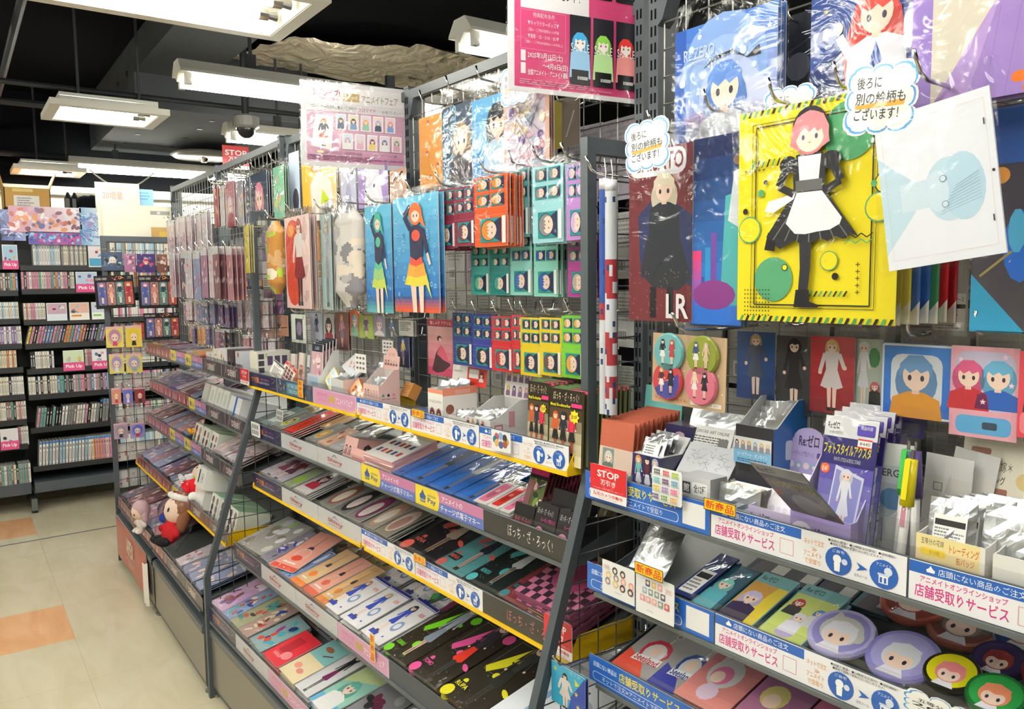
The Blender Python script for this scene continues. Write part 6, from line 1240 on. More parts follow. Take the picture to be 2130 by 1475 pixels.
for i, (x0, y0, x1, y1, bg, hr, nm, st, d) in enumerate(ST):
    hang('B', d, (x0, y0, x1, y1), sheet(bg, hr), 'sticker_sheet', nm+' sticker sheet in the upper row of sticker sheets', 'sticker sheet', (.02, .003), seed=320+i, stack=st, step=.009, yaw=[6, 5, 0, -6, 0, 0][i])
ST = [(979, 512, 1019, 613, '#4ab0a8', '#5ac0a0', 'sea green'), (1019, 510, 1061, 614, '#2f8a88', '#4aa898', 'dark teal'), (1061, 490, 1107, 614, '#8ad0c8', '#3a6ab8', 'pale teal'), (1110, 488, 1161, 617, '#8ad4c4', '#2a5ab0', 'mint green'), (1181, 488, 1226, 618, '#b0409a', '#b8b0a0', 'magenta')]
for i, (x0, y0, x1, y1, bg, hr, nm) in enumerate(ST):
    hang('B', .085, (x0, y0, x1, y1), sheet(bg, hr), 'sticker_sheet', nm+' sticker sheet in the middle row of sticker sheets', 'sticker sheet', (.02, .003), seed=330+i, stack=4, step=.009)
hang('B', .04, (889, 663, 946, 786), lambda A: (A.grad(0, 0, 1, .86, '#d84a70', '#f0b8bc', 6), A.rect(0, .87, 1, 1, '#c83858'), A.text('推しの子 アクリル', .1, .9, .9, .97, '#f8e0e4', .01), A.poly([(.15, .08), (.3, .38), (.5, .55), (.62, .5), (.85, .2), (.6, .08), (.35, .04)], '#4a2430'), A.poly([(.35, .38), (.5, .55), (.62, .5), (.82, .24), (.6, .28)], '#e0607c'), A.ell(.45, .66, .09, .05, '#33202a', 10), A.ell(.48, .64, .05, .035, SK, 8)), 'acrylic_stand_pack', 'red and pink stand pack with a dark flowing dress', 'pack', (.01, .003), seed=340, hk=False)
ST = [(941, 650, 984, 763, '#2a3c88', '#2a2a3c', 'navy'), (982, 655, 1026, 770, '#2f3a9a', '#26283c', 'royal blue'), (1022, 657, 1067, 776, '#cc2430', '#b03040', 'red'), (1064, 655, 1090, 776, '#c82430', '#a83040', 'second red'), (1082, 660, 1127, 785, '#e8cc20', '#2a2c48', 'yellow'), (1122, 660, 1169, 785, '#e8cc20', '#6a4c48', 'second yellow'), (1168, 657, 1216, 790, '#7ac838', '#e0a850', 'green')]
for i, (x0, y0, x1, y1, bg, hr, nm) in enumerate(ST):
    hang('B', .09+.003*i, (x0, y0, x1, y1), sheet(bg, hr), 'sticker_sheet', nm+' sticker sheet in the lowest row of sticker sheets', 'sticker sheet', (.02, .003), seed=350+i, stack=2, step=.009)
# small acrylics over the left of the top shelf
SA = [(646, 650, 672, 712, '#b8c4d8', 'pale blue'), (672, 652, 696, 712, '#c9c9c4', 'grey'), (697, 650, 726, 730, '#8a5a58', 'reddish brown'), (727, 645, 748, 700, '#d8703c', 'orange'), (746, 655, 778, 706, '#a8c060', 'lime green'), (776, 655, 802, 700, '#9aa0a8', 'grey blue'), (802, 663, 828, 705, '#5a6a78', 'slate'), (829, 665, 860, 700, '#e0e0de', 'white labelled'), (826, 700, 852, 766, '#2f3c68', 'navy long')]
for i, (x0, y0, x1, y1, bg, nm) in enumerate(SA):
    hang('B', .06, (x0, y0, x1, y1), (lambda A, bg=bg, i=i: (A.rect(0, 0, 1, 1, bg), (bust if i % 2 else fig)(A, HAIRS[i % 11], TOPS[(i*2) % 9]) if nm != 'white labelled' else A.lines(.1, .3, .9, .9, 6, '#444'))), 'acrylic_charm_pack', nm+' acrylic charm pack hanging over the left of the yellow-edged top shelf', 'pack', (.015, .003), seed=360+i, stack=1)
hang('B', .1, (605, 653, 637, 715), lambda A: (A.rect(0, 0, 1, 1, '#e4ece4'), A.rect(.3, .1, .8, .85, '#3a3440'), A.ell(.55, .5, .2, .25, '#8a7aa0', 10), A.text('2', .8, .85, .9, .95, '#333')), 'acrylic_charm_pack', 'white card pack with a dark picture left of the clear bags', 'pack', (.02, .004), seed=370)
for i, (x0, y0, x1, y1, c) in enumerate(((545, 470, 560, 540, '#7a6a98'), (545, 545, 562, 600, '#e0e0dc'), (548, 600, 575, 640, '#9a8890'), (556, 610, 590, 655, '#7a6488'), (545, 655, 575, 700, '#e4e4e0'), (575, 655, 600, 700, '#c08a70'), (655, 460, 665, 540, '#e08a3a'))):
    hang('B', .02, (x0, y0, x1, y1), (lambda A, c=c, i=i: (A.rect(0, 0, 1, 1, c), A.lines(.1, .1, .9, .4, 4, '#777') if i in (1, 4) else mess(A, random.Random(i), 5))), 'pack', ORD[i]+' small pack seen through the far end-frame mesh of the middle gondola', 'pack', None, seed=375+i, hk=False)
# projecting posters
def pose(px4, ks, name, label, draw, t=.002, holder=True):
    """px4: corners TL, TR, BR, BL with depths, a flat poster in its own plane"""
    P_ = [pk(u, v, k) for (u, v), k in zip(px4, ks)]; BLc = P_[3]; ex = (P_[2]-BLc); W = math.hypot(ex.x, ex.y); ang = math.atan2(ex.y, ex.x); H = ((P_[0].z-P_[3].z)+(P_[1].z-P_[2].z))/2; dz = ex.z
    mb = MB(); mb.box(0, W, 0, t, 0, H, '#eceaf0', 'gloss'); draw(Art(mb, W, H, O=(0, 0, 0), m='gloss')); o = mb.build(name); o.matrix_world = Matrix.Translation(BLc) @ Matrix.Rotation(ang, 4, 'Z') @ Matrix.Rotation(-math.atan2(dz, W), 4, 'Y'); tag(o, label, 'poster')
    mb = MB(); mb.box(-.004, W+.004, -.0015, -.001, -.006, H+.004, '#fff', 'film'); mb.build('clear_sleeve', o)
    for z0, z1 in ((.05, .42), (.55, .95)): mb = MB(); mb.box(W-.004, W+.008, -.003, .006, H*z0, H*z1, '#dedbc8', 'plastic'); mb.build('edge_clip', o)
    return o
def po_pink(A):
    A.rect(0, 0, 1, 1, '#f4f0f4'); A.rect(.045, .03, .985, 1, '#dc4f84'); A.rect(.09, .50, .60, .90, '#f6f2f6'); A.text('2025年SPRINGフェア', .12, .84, .57, .895, '#dc4f84', .02)
    A.text('期間中「五等分の花嫁」関連商品をご購入・ご予約で', .12, .76, .58, .8, '#443a44'); A.text('ステッカー(全5種)', .17, .66, .53, .74, '#dc4f84', .03); A.text('を1枚プレゼント！', .17, .57, .53, .64, '#333', .02)
    A.frame(.09, .26, .42, .49, .004, '#e888ac'); A.text('特典配布条件', .18, .45, .34, .48, '#f4d8e4'); A.text('▼キャラクターグッズ▼', .14, .4, .37, .43, '#f4e0ea'); A.text('ご購入・ご予約内金税込1,100円毎', .14, .365, .37, .385, '#f4e0ea'); A.text('▼書籍・CD・DVD・BD▼', .14, .325, .37, .35, '#f4e0ea'); A.text('ご購入・ご予約(内金税込1,100円以上)', .12, .29, .4, .31, '#f4e0ea')
    A.rect(.09, .185, .125, .25, '#f4f0f4'); A.rect(.09, .11, .125, .175, '#f4f0f4'); A.text('2025年3月15日(土)', .14, .2, .4, .245, '#fff', .01); A.text('～4月6日(日)', .25, .145, .44, .185, '#fff', .01); A.text('全国アニメイト・アニメイト通販', .14, .105, .44, .14, '#fff', .01); A.lines(.08, .045, .9, .08, 3, '#eaa0bc')
    for x, y, c in ((.62, .62, '#f0b83a'), (.81, .62, '#9a3aa0'), (.45, .08, '#3f9fd8'), (.63, .08, '#8ac850'), (.81, .08, '#d83030')):
        A.rect(x, y, x+.16, y+.42 if y < .5 else 1.0, '#22222a'); B = A.sub(x, y+.04, x+.16, (y+.38 if y < .5 else .98)); bust(B, c, mixc(c, '#fff', .25), '#f4e6dc', cx=.5, cy=.66, r=.3); A.l = B.l; A.rect(x+.015, y+.02, x+.145, y+.09, '#1a1a1e'); A.text('SAMPLE', x+.01, y+.2, x+.15, y+.25, '#f2eef2'); barcode(A, x+.06, y+.03, x+.14, y+.05, random.Random(1), '#ddd')
k1 = 1.585
pose(((1052, -140), (1330, -118), (1327, 217), (1057, 187)), (k1*.925, k1, k1, k1*.925), 'fair_poster', 'big pink poster with five SAMPLE card pictures beside the near post', po_pink)
def po_ll(A):
    A.rect(0, 0, 1, 1, '#e6e2e6'); A.rect(.05, .06, .95, .66, '#dba6c4'); A.grad(.05, .06, .95, .3, '#cf8ab4', '#dba6c4', 3); A.rr(.05, .76, .95, .95, .03, '#f0ecee'); A.text('ラブライブ!', .1, .84, .35, .92, '#d85a98', .03); A.text('スーパースター!!', .16, .78, .34, .83, '#d85a98', .01); A.rr(.38, .79, .53, .89, .01, '#c8a860'); A.text('TVアニメ3期', .4, .82, .51, .86, '#f4ecd8'); A.text('アニメイトフェア', .55, .79, .89, .88, '#a89068', .01)
    A.text('期間中、対象商品をご購入・ご予約で', .08, .69, .5, .73, '#666'); A.text('ブロマイド', .52, .68, .68, .73, '#d04088', .01); A.text('を1枚プレゼント！', .74, .68, .93, .72, '#666')
    A.poly([(.09, .24), (.13, .62), (.29, .6), (.27, .2)], '#f4f2ee'); B = A.sub(.13, .23, .27, .58); fig(B, '#e8904a', '#2a3050', '#e0503c', w=.95); A.l = B.l; R = random.Random(4)
    for j, (x0, y) in enumerate(((.31, .45), (.37, .22))):
        for i in range(5): x = x0+i*.115; A.rect(x, y, x+.095, y+.19, '#f2f0f0'); B = A.sub(x+.008, y+.01, x+.087, y+.18); B.rect(0, 0, 1, 1, R.choice(['#e0d0e0', '#cfdce8', '#e8dcc8', '#f0d0d4'])); bust(B, HAIRS[(i+j*5) % 11], TOPS[(i*3+j) % 9]); A.l = B.l
    A.rr(.14, .155, .2, .185, .01, '#e8dca8'); A.text('2024年12月28日(土)～2025年1月26日(日)', .21, .15, .55, .19, '#555'); A.text('全国アニメイト・アニメイト通販', .66, .15, .88, .185, '#555'); A.lines(.06, .08, .94, .14, 3, '#8a5a78')
k2 = 2.31
pose(((622, 173), (851, 187), (851, 357), (627, 343)), (k2*.955, k2, k2, k2*.955), 'fair_poster', 'pale pink poster with ten small figure pictures beside the middle post', po_ll)

# ---------------------------------------------------------------- goods backs seen through the mesh
def backs(b, z0, h, s0, s1, n, d, pal, where):
    R = random.Random(int(z0*100)+n); w_ = (s1-s0)/n; ms = []
    for k, c in enumerate(pal):
        mb = MB(); mb.box(-w_*.46, w_*.46, 0, .004, 0, h, c, 'gloss'); A = Art(mb, w_*.92, h, m='gloss'); A.lines(.1, .45, .9, .9, 7, '#9a9a98'); A.rect(.1, .1, .5, .32, mixc(c, '#fff', .4)); barcode(A, .14, .13, .46, .28, R, '#555'); A.text(['ブルーロック', 'アクリルスタンド', 'キーホルダー'][k % 3], .1, .92, .75, .97, '#555'); ms.append(mb.mesh('goods_back'))
    for i in range(n):
        o = link('goods_back', R.choice(ms)); put(o, b, s0+w_*(i+.5), d+R.uniform(-.012, .012), z0+R.uniform(-.012, .012), R.uniform(-3, 3), 0, R.uniform(-1.5, 1.5)); tag(o, 'printed back of a pack hung beyond, '+where, 'pack', 'pack backs '+where)
WP = ['#cfcfcc', '#c4c4c2', '#dcdcd8', '#bdbdbd']
backs('B', 1.24, .10, .93, 1.78, 11, -.05, WP, 'low behind the middle mesh'); backs('B', 1.37, .12, .93, 1.78, 10, -.055, WP, 'mid height behind the middle mesh'); backs('B', 1.51, .14, .93, 1.78, 9, -.05, ['#d8d8d6', '#c8c8c8', '#c9a8c4', '#cfcfcc'], 'upper middle mesh')
backs('B', 1.68, .17, .93, 1.78, 6, -.06, ['#b8b0c0', '#a8b0bc', '#c0b8a8'], 'high behind the middle mesh')
backs('B', 1.22, .13, .04, .86, 9, -.05, WP, 'low behind the middle mesh, left half'); backs('B', 1.37, .15, .04, .86, 8, -.05, ['#cfcfcc', '#b8a8a4', '#c0b0c0'], 'behind the hanging towels'); backs('B', 1.54, .16, .04, .86, 7, -.05, ['#d0cccc', '#c8a070', '#b8a8b8'], 'high behind the hanging towels'); backs('B', 1.72, .2, .04, .86, 5, -.06, ['#a8a4b0', '#8a90a0', '#b8a898'], 'at the top behind the middle mesh')
backs('A', 1.2, .11, .03, .88, 9, -.05, ['#8f8d8a', '#9a9894', '#a8a6a2'], 'low behind the near mesh'); backs('A', 1.33, .13, .03, .88, 8, -.055, ['#8f8d8a', '#86888c', '#a8a6a2'], 'mid height behind the near mesh'); backs('A', 1.49, .15, .03, .88, 7, -.05, ['#9a9894', '#7f8288', '#a09a94'], 'upper near mesh')
for b_, c_ in (('C', WP),): backs(b_, 1.2, .12, .03, 1.75, 16, -.05, c_, 'low behind the far mesh'); backs(b_, 1.36, .14, .03, 1.75, 14, -.055, c_, 'behind the far hanging packs'); backs(b_, 1.54, .18, .03, 1.75, 11, -.05, ['#9a98a0', '#b8b4b8', '#88888c'], 'upper far mesh')

# ================================================================ middle gondola, yellow-edged top shelf
ZB1 = SH['B1'][1]+.0125
def bb(name, px, depth, col, label, front=None, side=None, top=None, d=.158, yaw=0, tilt=0, h=None, cat='carton', back=0):
    s0, s1, z0, z1 = rect_on('B', d, px); o = pbox(name, s1-s0, depth, h or (z1-ZB1), col, front, side, top); put(o, 'B', (s0+s1)/2, d, ZB1+back, yaw, tilt); tag(o, label, cat); return o, (s0, s1, z1-ZB1)
RS = lambda s: random.Random(s)
bb('display_carton', (519, 730, 537, 790), .125, '#e9e6d8', 'long cream carton at the left end of the yellow-edged top shelf', lambda A: A.rect(0, 0, 1, 1, '#ece8da'), lambda A: (A.rect(0, 0, 1, 1, '#e6e4dc'), [A.rect(.03, .1+i*.22, .2, .27+i*.22, '#4a4450') for i in range(4)], [A.rect(.3+i*.22, .55, .46+i*.22, .85, '#5a4a68') for i in range(3)], A.text('8', .24, .8, .3, .95, '#8ac04a')), lambda A: A.rect(0, 0, 1, 1, '#f0eee4'))
def leaf(b, k, d, px, draw, label, t=.004, tilt=-20, yaw=0, roll=0, name='pack', col='#ddd', dz=.0):
    s0, s1, z0, z1 = rect_on(b, d, px); o = card(name, s1-s0, (z1-z0)/math.cos(math.radians(tilt)), draw, t, 'bag', None, 0, col); put(o, b, (s0+s1)/2, d, z0+dz, yaw, tilt, roll); tag(o, label, 'pack'); return o
leaf('B', 1, .162, (556, 754, 583, 789), lambda A: (A.rect(0, 0, 1, 1, '#ecebe8'), A.rect(0, .9, 1, 1, '#444'), A.text('SP', .3, .78, .7, .88, '#333'), A.lines(.15, .1, .85, .7, 7, '#555')), 'thin white ticket pack leaning on the long cream carton', roll=12)
leaf('B', 1, .160, (578, 757, 606, 797), lambda A: (A.rect(0, 0, 1, 1, '#f0dcd4'), A.rect(0, .84, 1, 1, '#b8383c'), A.text('第2弾', .25, .87, .75, .96, '#fff'), [A.rect(.15+(i % 3)*.25, .2+(i//3)*.2, .35+(i % 3)*.25, .37+(i//3)*.2, '#6a4a48') for i in range(9)], A.rect(0, 0, 1, .12, '#c04a48')), 'thin red and white ticket pack leaning beside the white one', t=.02, roll=14, col='#d8a078')
for i, (x0, y0, x1, y1, c, hr) in enumerate(((603, 735, 618, 803, '#c8a8a8', '#7a5048'), (618, 733, 634, 806, '#d8b0a0', '#a8584c'), (634, 738, 645, 806, '#8a98a8', '#4a5a78'))):
    s0, s1, z0, z1 = rect_on('B', .14, (x0, y0, x1, y1)); o = card('ballpoint_pack', s1-s0, z1-ZB1, (lambda A, c=c, hr=hr: (A.rect(0, 0, 1, 1, c), A.rect(.2, .7, .8, 1, '#e4e0e0'), fig(A, hr, '#8a6a68', '#b8909c', w=.9, y0=.1, y1=.7))), .004, 'bag', (.05, .005), 400+i, '#ccc'); put(o, 'B', (s0+s1)/2, .145, ZB1, 0, -4, [-2, 1, 3][i]); tag(o, ORD[i]+' tall narrow clear bag with a pinkish figure, top shelf', 'pack')
s0, s1 = bl('B', 1, .158, 640, 800)[0], bl('B', 1, .158, 664, 810)[0]
tr = tray('display_carton', s1-s0, .07, .075, .15, '#dcdcdc', '#cfccd0', front=lambda A: (A.rect(0, 0, 1, 1, '#cfd4dc'), A.rect(.1, .55, .9, .9, '#a8c0d8'), A.text('ラブライブ', .15, .25, .85, .4, '#e07888'), A.rect(0, 0, 1, .1, '#eee')), side=lambda A: [A.line(x, y, x+.03, y+.05, .01, '#6a7088') for x, y in [(RS(i).uniform(.1, .9), RS(i+50).uniform(.05, .6)) for i in range(14)]]); put(tr, 'B', (s0+s1)/2, .158, ZB1); tag(tr, 'tall patterned white carton of magazines on the yellow-edged shelf', 'carton')
for i in range(5):
    o = card('magazine_pack', (s1-s0)*.9, .15, lambda A: (A.rect(0, 0, 1, 1, '#d0a8b4'), mess(A.sub(0, 0, 1, .85), RS(3), 12, ['#c07a90', '#e8c8c8', '#8a5a68', '#f0e0e0']), A.rect(0, .84, 1, 1, '#1f2638'), A.text('Liella!', .3, .88, .7, .96, '#cfd8e8')), .004, 'bag', None, 0, '#e4dada') if i == 0 else dup(o, 'navy-topped pack behind the front one in the patterned carton', 'navy-topped packs in the patterned carton')
    if i == 0: tag(o, 'front navy-topped pink magazine pack in the patterned carton', 'pack')
    put(o, 'B', (s0+s1)/2, .150-i*.011, ZB1+.02+i*.004, 0, -4)
leaf('B', 1, .15, (665, 768, 702, 806), lambda A: (A.rect(0, 0, 1, 1, '#e8dfa8'), A.rect(0, .5, 1, .95, '#dfe8ea'), A.text('プロマイド', .1, .6, .8, .8, '#7aa8c8', .01), A.ell(.3, .25, .2, .12, '#a8c8d8')), 'pale yellow and white card pack leaning right on the top shelf', t=.014, tilt=-30, roll=24, col='#d8c890', dz=-.01)
leaf('B', 1, .11, (700, 748, 742, 780), lambda A: (A.rect(0, 0, 1, 1, '#dfe2ea'), mess(A, RS(5), 9, ['#c08a70', '#a8c0e0', '#e8d8c8'])), 'glossy white printed bag lying behind the pale tray', t=.006, tilt=-45, roll=18)
def btray(u0, v0, u1, v1, hf, hb, dp, col, inner, label, front=None, side=None, head=None, headh=0, headcol=None, dome=False, d=.158, packs=4, lab=None, headw=None, dz=0):
    s0, s1 = bl('B', 1, d, u0, v0)[0], bl('B', 1, d, u1, v1)[0]; tr = tray('display_carton', s1-s0, dp, hf, hb, col, inner, front=front, side=side, head=head, headh=headh, headcol=headcol, dome=dome, headw=headw); put(tr, 'B', (s0+s1)/2, d, ZB1+dz); tag(tr, label, 'carton')
    for i in range(packs):
        o = silverpack((s1-s0)*.82, hf*1.15, int(u0)+i, .008, lab, '#c9ccd0'); put(o, 'B', (s0+s1)/2, d-.012-i*(dp-.02)/max(packs, 1), ZB1+.006+dz, 0, -8-i); tag(o, f'{od(i)} foil pack from the front in the {label}'.split(' beside')[0].split(' with ')[0], 'pack')
    return s0, s1
btray(689, 812, 715, 825, .075, .08, .08, '#dcdcdc', '#cfccc8', 'plain white and pinkish carton of silver packs', side=lambda A: A.rect(0, 0, 1, .95, '#e0ccc8'))
btray(764, 770, 790, 782, .10, .11, .05, '#b8b4bc', '#a8a4a8', 'grey lilac carton behind the pink heart cards', d=.06)
for i, (px, lb) in enumerate((((738, 735, 762, 777), 'white card with nine dark hearts'), ((795, 707, 818, 738), 'smaller white card with dark hearts further back'))):
    leaf('B', 1, .14-.09*i, px, lambda A: (A.rect(0, 0, 1, 1, '#f0f0f0'), [(A.ell(.22+(k % 3)*.28, .78-(k//3)*.27, .1, .07, '#3a3a4c', 8), A.ell(.22+(k % 3)*.28, .77-(k//3)*.27, .05, .035, '#a8808a', 8)) for k in range(9)]), lb, t=.001, tilt=0, name='sample_card')
leaf('B', 1, .155, (715, 792, 757, 831), lambda A: (A.rect(0, 0, 1, 1, '#f0a060'), A.rect(0, .8, 1, 1, '#f07838'), [A.rect(.12+(i % 4)*.2, .2+(i//4)*.25, .24+(i % 4)*.2, .4+(i//4)*.25, '#8a4a38') for i in range(8)], A.rect(0, 0, 1, .1, '#e8743c')), 'orange card pack leaning right of the plain white carton', t=.012, tilt=-28, roll=26, col='#e08a48', dz=-.012)
leaf('B', 1, .15, (735, 805, 770, 838), lambda A: (A.rect(0, 0, 1, 1, '#f0d890'), mess(A, RS(9), 6, ['#a87848', '#fff', '#d8a860'])), 'yellow card pack partly under the orange one', t=.01, tilt=-34, roll=26, col='#d8b060', dz=-.016)
def f_pk(A): A.rect(0, 0, 1, 1, '#eec8c0'); [bust(A.sub(.05+(i % 5)*.18, .55-(i//5)*.35, .24+(i % 5)*.18, .9-(i//5)*.35), HAIRS[i % 11], '#c8a0a8') for i in range(10)]
btray(757, 840, 789, 854, .08, .12, .065, '#eec6c0', '#dcd0cc', 'pink carton with small heads and a domed header card', front=f_pk, side=lambda A: [(A.circ(.2+.25*(i % 3), .15+.28*(i//3), .06, HAIRS[(i*3) % 11]), A.rect(.12+.25*(i % 3), .06+.28*(i//3), .3+.25*(i % 3), .075+.28*(i//3), '#8a5a60')) for i in range(6)], head=lambda A: (A.rect(0, 0, 1, 1, '#eec4bc'), A.text('全7種', .3, .95, .7, 1.2, '#d8808c'), [bust(A.sub(.08+i*.17, .3, .25+i*.17, .75), HAIRS[i], '#8a5a68') for i in range(5)]), headh=.04, headcol='#eec4bc', dome=True, packs=5)
leaf('B', 1, .08, (830, 795, 848, 826), lambda A: (A.rect(0, 0, 1, 1, '#e0a060'), A.lines(.1, .2, .9, .8, 4, '#b87838')), 'orange brown carton end leaning behind the pink carton', t=.03, tilt=-30, col='#c88848')
for i in range(3):
    s0 = 1.06+i*.045; mb = MB(); mb.prism([(0, 0), (.16, 0), (.16, .012), (.08, .02), (0, .012)], 0, 0, .04, '#6a94d0', 'gloss'); mb.box(.006, .034, .02, .14, .012, .019, '#a8c4e8', 'gloss'); o = mb.build('blister_pack'); put(o, 'B', s0, .15, ZB1+.0, 0); tag(o, ORD[i]+' flat translucent blue blister pack on the top shelf', 'pack')
    q = link('clear_bag', bagmesh(.04, .16, .0, .002, 480+i), o); q.matrix_local = Matrix.Translation((.02, 0, .022)) @ Matrix.Rotation(-math.pi/2, 4, 'X')
def f_gb(A): A.rect(0, 0, 1, 1, '#f4f0ec'); A.rect(0, .9, 1, 1, '#ee9478'); A.text('ガールズバンドクライ', .1, .66, .9, .74, '#222', .01); [(A.ell(.28+i*.44, .38, .17, .17, '#8a2c2c', 14), bust(A.sub(.14+i*.44, .22, .42+i*.44, .56), '#33262c', '#8a3a3c')) for i in range(2)]; A.text('トレーディング缶バッジ', .2, .08, .8, .13, '#777')
def h_gb(A): A.rect(0, 0, 1, 1, '#f0ece8'); A.rect(.45, 0, 1, .95, '#e03a2c'); A.rect(.5, .4, .78, .85, '#f4f0ec'); A.text('ガールズバンドクライ', .5, .6, .76, .7, '#222', .01); A.ell(.86, .55, .09, .26, '#c02a24', 12); bust(A.sub(.78, .25, .94, .8), '#33262c', '#e8e4e4'); A.rect(.0, .0, .45, .2, '#ee9c88'); A.text('ガールズバンドクライ', .05, .6, .3, .72, '#333')
btray(891, 868, 922, 883, .10, .105, .10, '#f2eeea', '#e4dcd4', 'white carton with two round red portraits and an orange-red header', front=f_gb, side=lambda A: (A.rect(0, .82, 1, 1, '#ee9478'), A.circ(.2, .5, .12, '#8a4a3a'), A.rect(.35, .84, .8, .94, '#f0b0a0')), head=h_gb, headh=.05, headcol='#e8b8a8', headw=.15, packs=3)
btray(933, 873, 968, 889, .045, .05, .09, '#f0ecea', '#e0dcd8', 'low white tray with one round red portrait', front=lambda A: (A.rect(0, 0, 1, 1, '#f4f0ec'), A.ell(.7, .45, .25, .4, '#c02a24', 14), bust(A.sub(.5, .1, .9, .85), '#33262c', '#e8e4e4'), A.text('ガールズ', .05, .5, .4, .7, '#222')), packs=5)
def f_st(A): A.rect(0, 0, 1, 1, '#f2f0ee'); [fig(A, c, t, t, x=.12+i*.2, w=.2, y0=.25, y1=.95) for i, (c, t) in enumerate((('#e89ab0', '#333'), ('#e8c850', '#e8a050'), ('#3a4a78', '#2a5a68'), ('#c0603c', '#7a3a3c')))]; A.rect(.72, .1, .96, .7, '#e0709a'); A.rect(.76, .2, .92, .6, '#f2e8ec'); A.text('スタンプコレクション', .08, .06, .6, .18, '#e0709a', .02)
def h_st(A): A.rect(0, 0, 1, 1, '#f0ecec'); A.rect(0, .86, 1, 1, '#e0608c'); A.text('スタンプコレクション', .1, .88, .9, .99, '#fff', .02); A.text('ぼっち・ざ・ろっく!', .25, 1.05, .75, 1.2, '#e8b8c8'); [bust(A.sub(.04+(i % 4)*.235, .45-(i//4)*.4, .25+(i % 4)*.235, .82-(i//4)*.4), c, '#8a6a90') for i, c in enumerate(('#d8708c', '#e8c850', '#4a68b0', '#b84a38', '#e0c040', '#2c3c7a', '#a88aa0', '#e09098'))]
btray(968, 886, 1020, 908, .052, .09, .115, '#eeeaea', '#d4d2d0', 'white stamp carton with a pink domed header card', front=f_st, side=lambda A: (A.rect(.1, .1, .3, .45, '#d8688c'), A.rect(.13, .14, .27, .41, '#f0e4e8'), A.rect(.45, .35, .6, .75, '#e0a0b0')), head=h_st, headh=.085, headcol='#e0608c', dome=True, packs=6, lab=lambda A: A.lines(.1, .2, .9, .8, 3, '#555'))
# black bookmark packs in two files
def f_bm(A):
    A.grad(0, .0, 1, .75, '#e8dcb8', '#4a3a24', 5); A.rect(0, .82, 1, 1, '#2a2018'); A.rect(0, .75, 1, .82, '#1a1614'); A.text('ぼっち・ざ・ろっく!', .12, .85, .9, .97, '#e8d8b0', -.005); A.text('Metal Bookmarker', .03, .765, .66, .81, '#f0e020', .02); A.rect(.68, .78, 1, .83, '#e83a7a')
    for x, c in ((.2, '#c85a2c'), (.45, '#2a2c3c'), (.72, '#d82c4c')): fig(A, c, c, '#222', x=x, w=.34, y0=.14, y1=.7, leg='#c85a3c')
    A.star(.8, .66, .15, '#f0e030', 8, .7); A.text('全10種', .7, .63, .9, .69, '#222', .02); A.rect(.02, .02, .2, .18, '#e8607c'); A.circ(.4, .1, .1, '#c9c4c0'); A.circ(.7, .1, .12, '#22221e'); A.lines(.62, .06, .8, .14, 3, '#e8e020')
for j, (px, d0, lb) in enumerate((((1094, 792, 1139, 905), .158, 'left'), ((1139, 806, 1209, 930), .163, 'right'))):
    s0, s1, z0, z1 = rect_on('B', d0, px); proto = None
    for i in range(11):
        if i == 0: o = proto = card('bookmark_pack', s1-s0-.003, z1-ZB1, f_bm, .006, 'bag', None, 0, '#5a5a3c'); tag(o, f'front black bookmark pack with yellow star in the {lb} file', 'pack')
        elif i == 1:
            o = proto = card('bookmark_pack', s1-s0-.003, z1-ZB1, lambda A: (A.rect(0, 0, 1, 1, '#4a4034'), A.rect(0, .96, .5, 1, '#5a7a48'), A.rect(.5, .95, 1, .99, '#e8507c')), .006, 'bag', None, 0, '#6a7a50'); tag(o, f'bookmark pack filed behind the front one, {lb} file', 'pack', 'bookmark packs '+lb)
        else: o = dup(proto, f'bookmark pack filed behind the front one, {lb} file', 'bookmark packs '+lb)
        put(o, 'B', (s0+s1)/2+(i % 2)*.0015, d0-i*.0125, ZB1+(i % 3)*.0012, 0, -2)

# ================================================================ middle gondola, second shelf
def cardart(bg, fn=None, hdr=None, txt=None):
    def f(A):
        A.rect(0, 0, 1, 1, bg)
        if fn: fn(A)
        if hdr: A.rect(0, .86, 1, 1, hdr)
        if txt: A.text(txt, .2, .88, .8, .98, '#eee')
    return f
def keyring(col, hr):
    def f(A): A.rect(0, 0, 1, 1, '#8f8d88'); A.ell(.5, .4, .36, .26, '#d0d0d0', 14); A.ell(.5, .4, .32, .22, col, 14); A.ell(.5, .42, .2, .14, hr, 12); A.ell(.5, .4, .13, .1, SK, 10); A.ring(.5, .78, .1, '#d8d8d8', '#8f8d88', .3); A.line(.5, .62, .5, .7, .04, '#d8d8d8')
    return f
L2 = [(541, 888, 562, 898, .15, cardart('#8aa0a4', lambda A: (A.rect(.2, .15, .8, .75, '#e8e8e4'), A.rect(.35, .3, .65, .6, '#888'))), 'grey teal pack with a white square label'),
 (564, 899, 584, 908, .14, keyring('#c8d04a', '#4a5a30'), 'lime keyring pack'), (588, 907, 607, 917, .25, cardart('#e0402c', lambda A: (A.vtext('KABUTO', .35, .1, .6, .6, '#a82018', .02), A.rect(0, 0, 1, .1, '#d83828')), '#6a6478'), 'long bright orange-red strap pack'),
 (634, 925, 655, 933, .13, keyring('#e8a838', '#f0c850'), 'yellow acrylic keyring pack'), (658, 932, 680, 942, .12, cardart('#e0b8a0', lambda A: mess(A, RS(3), 6, ['#c06a50', '#f0e0d0', '#8a4a48'])), 'peach sticker pack'), (682, 942, 704, 952, .13, cardart('#b0b0b4', lambda A: mess(A, RS(4), 6, ['#88889a', '#ddd', '#c0a8b0'])), 'grey sticker pack')]
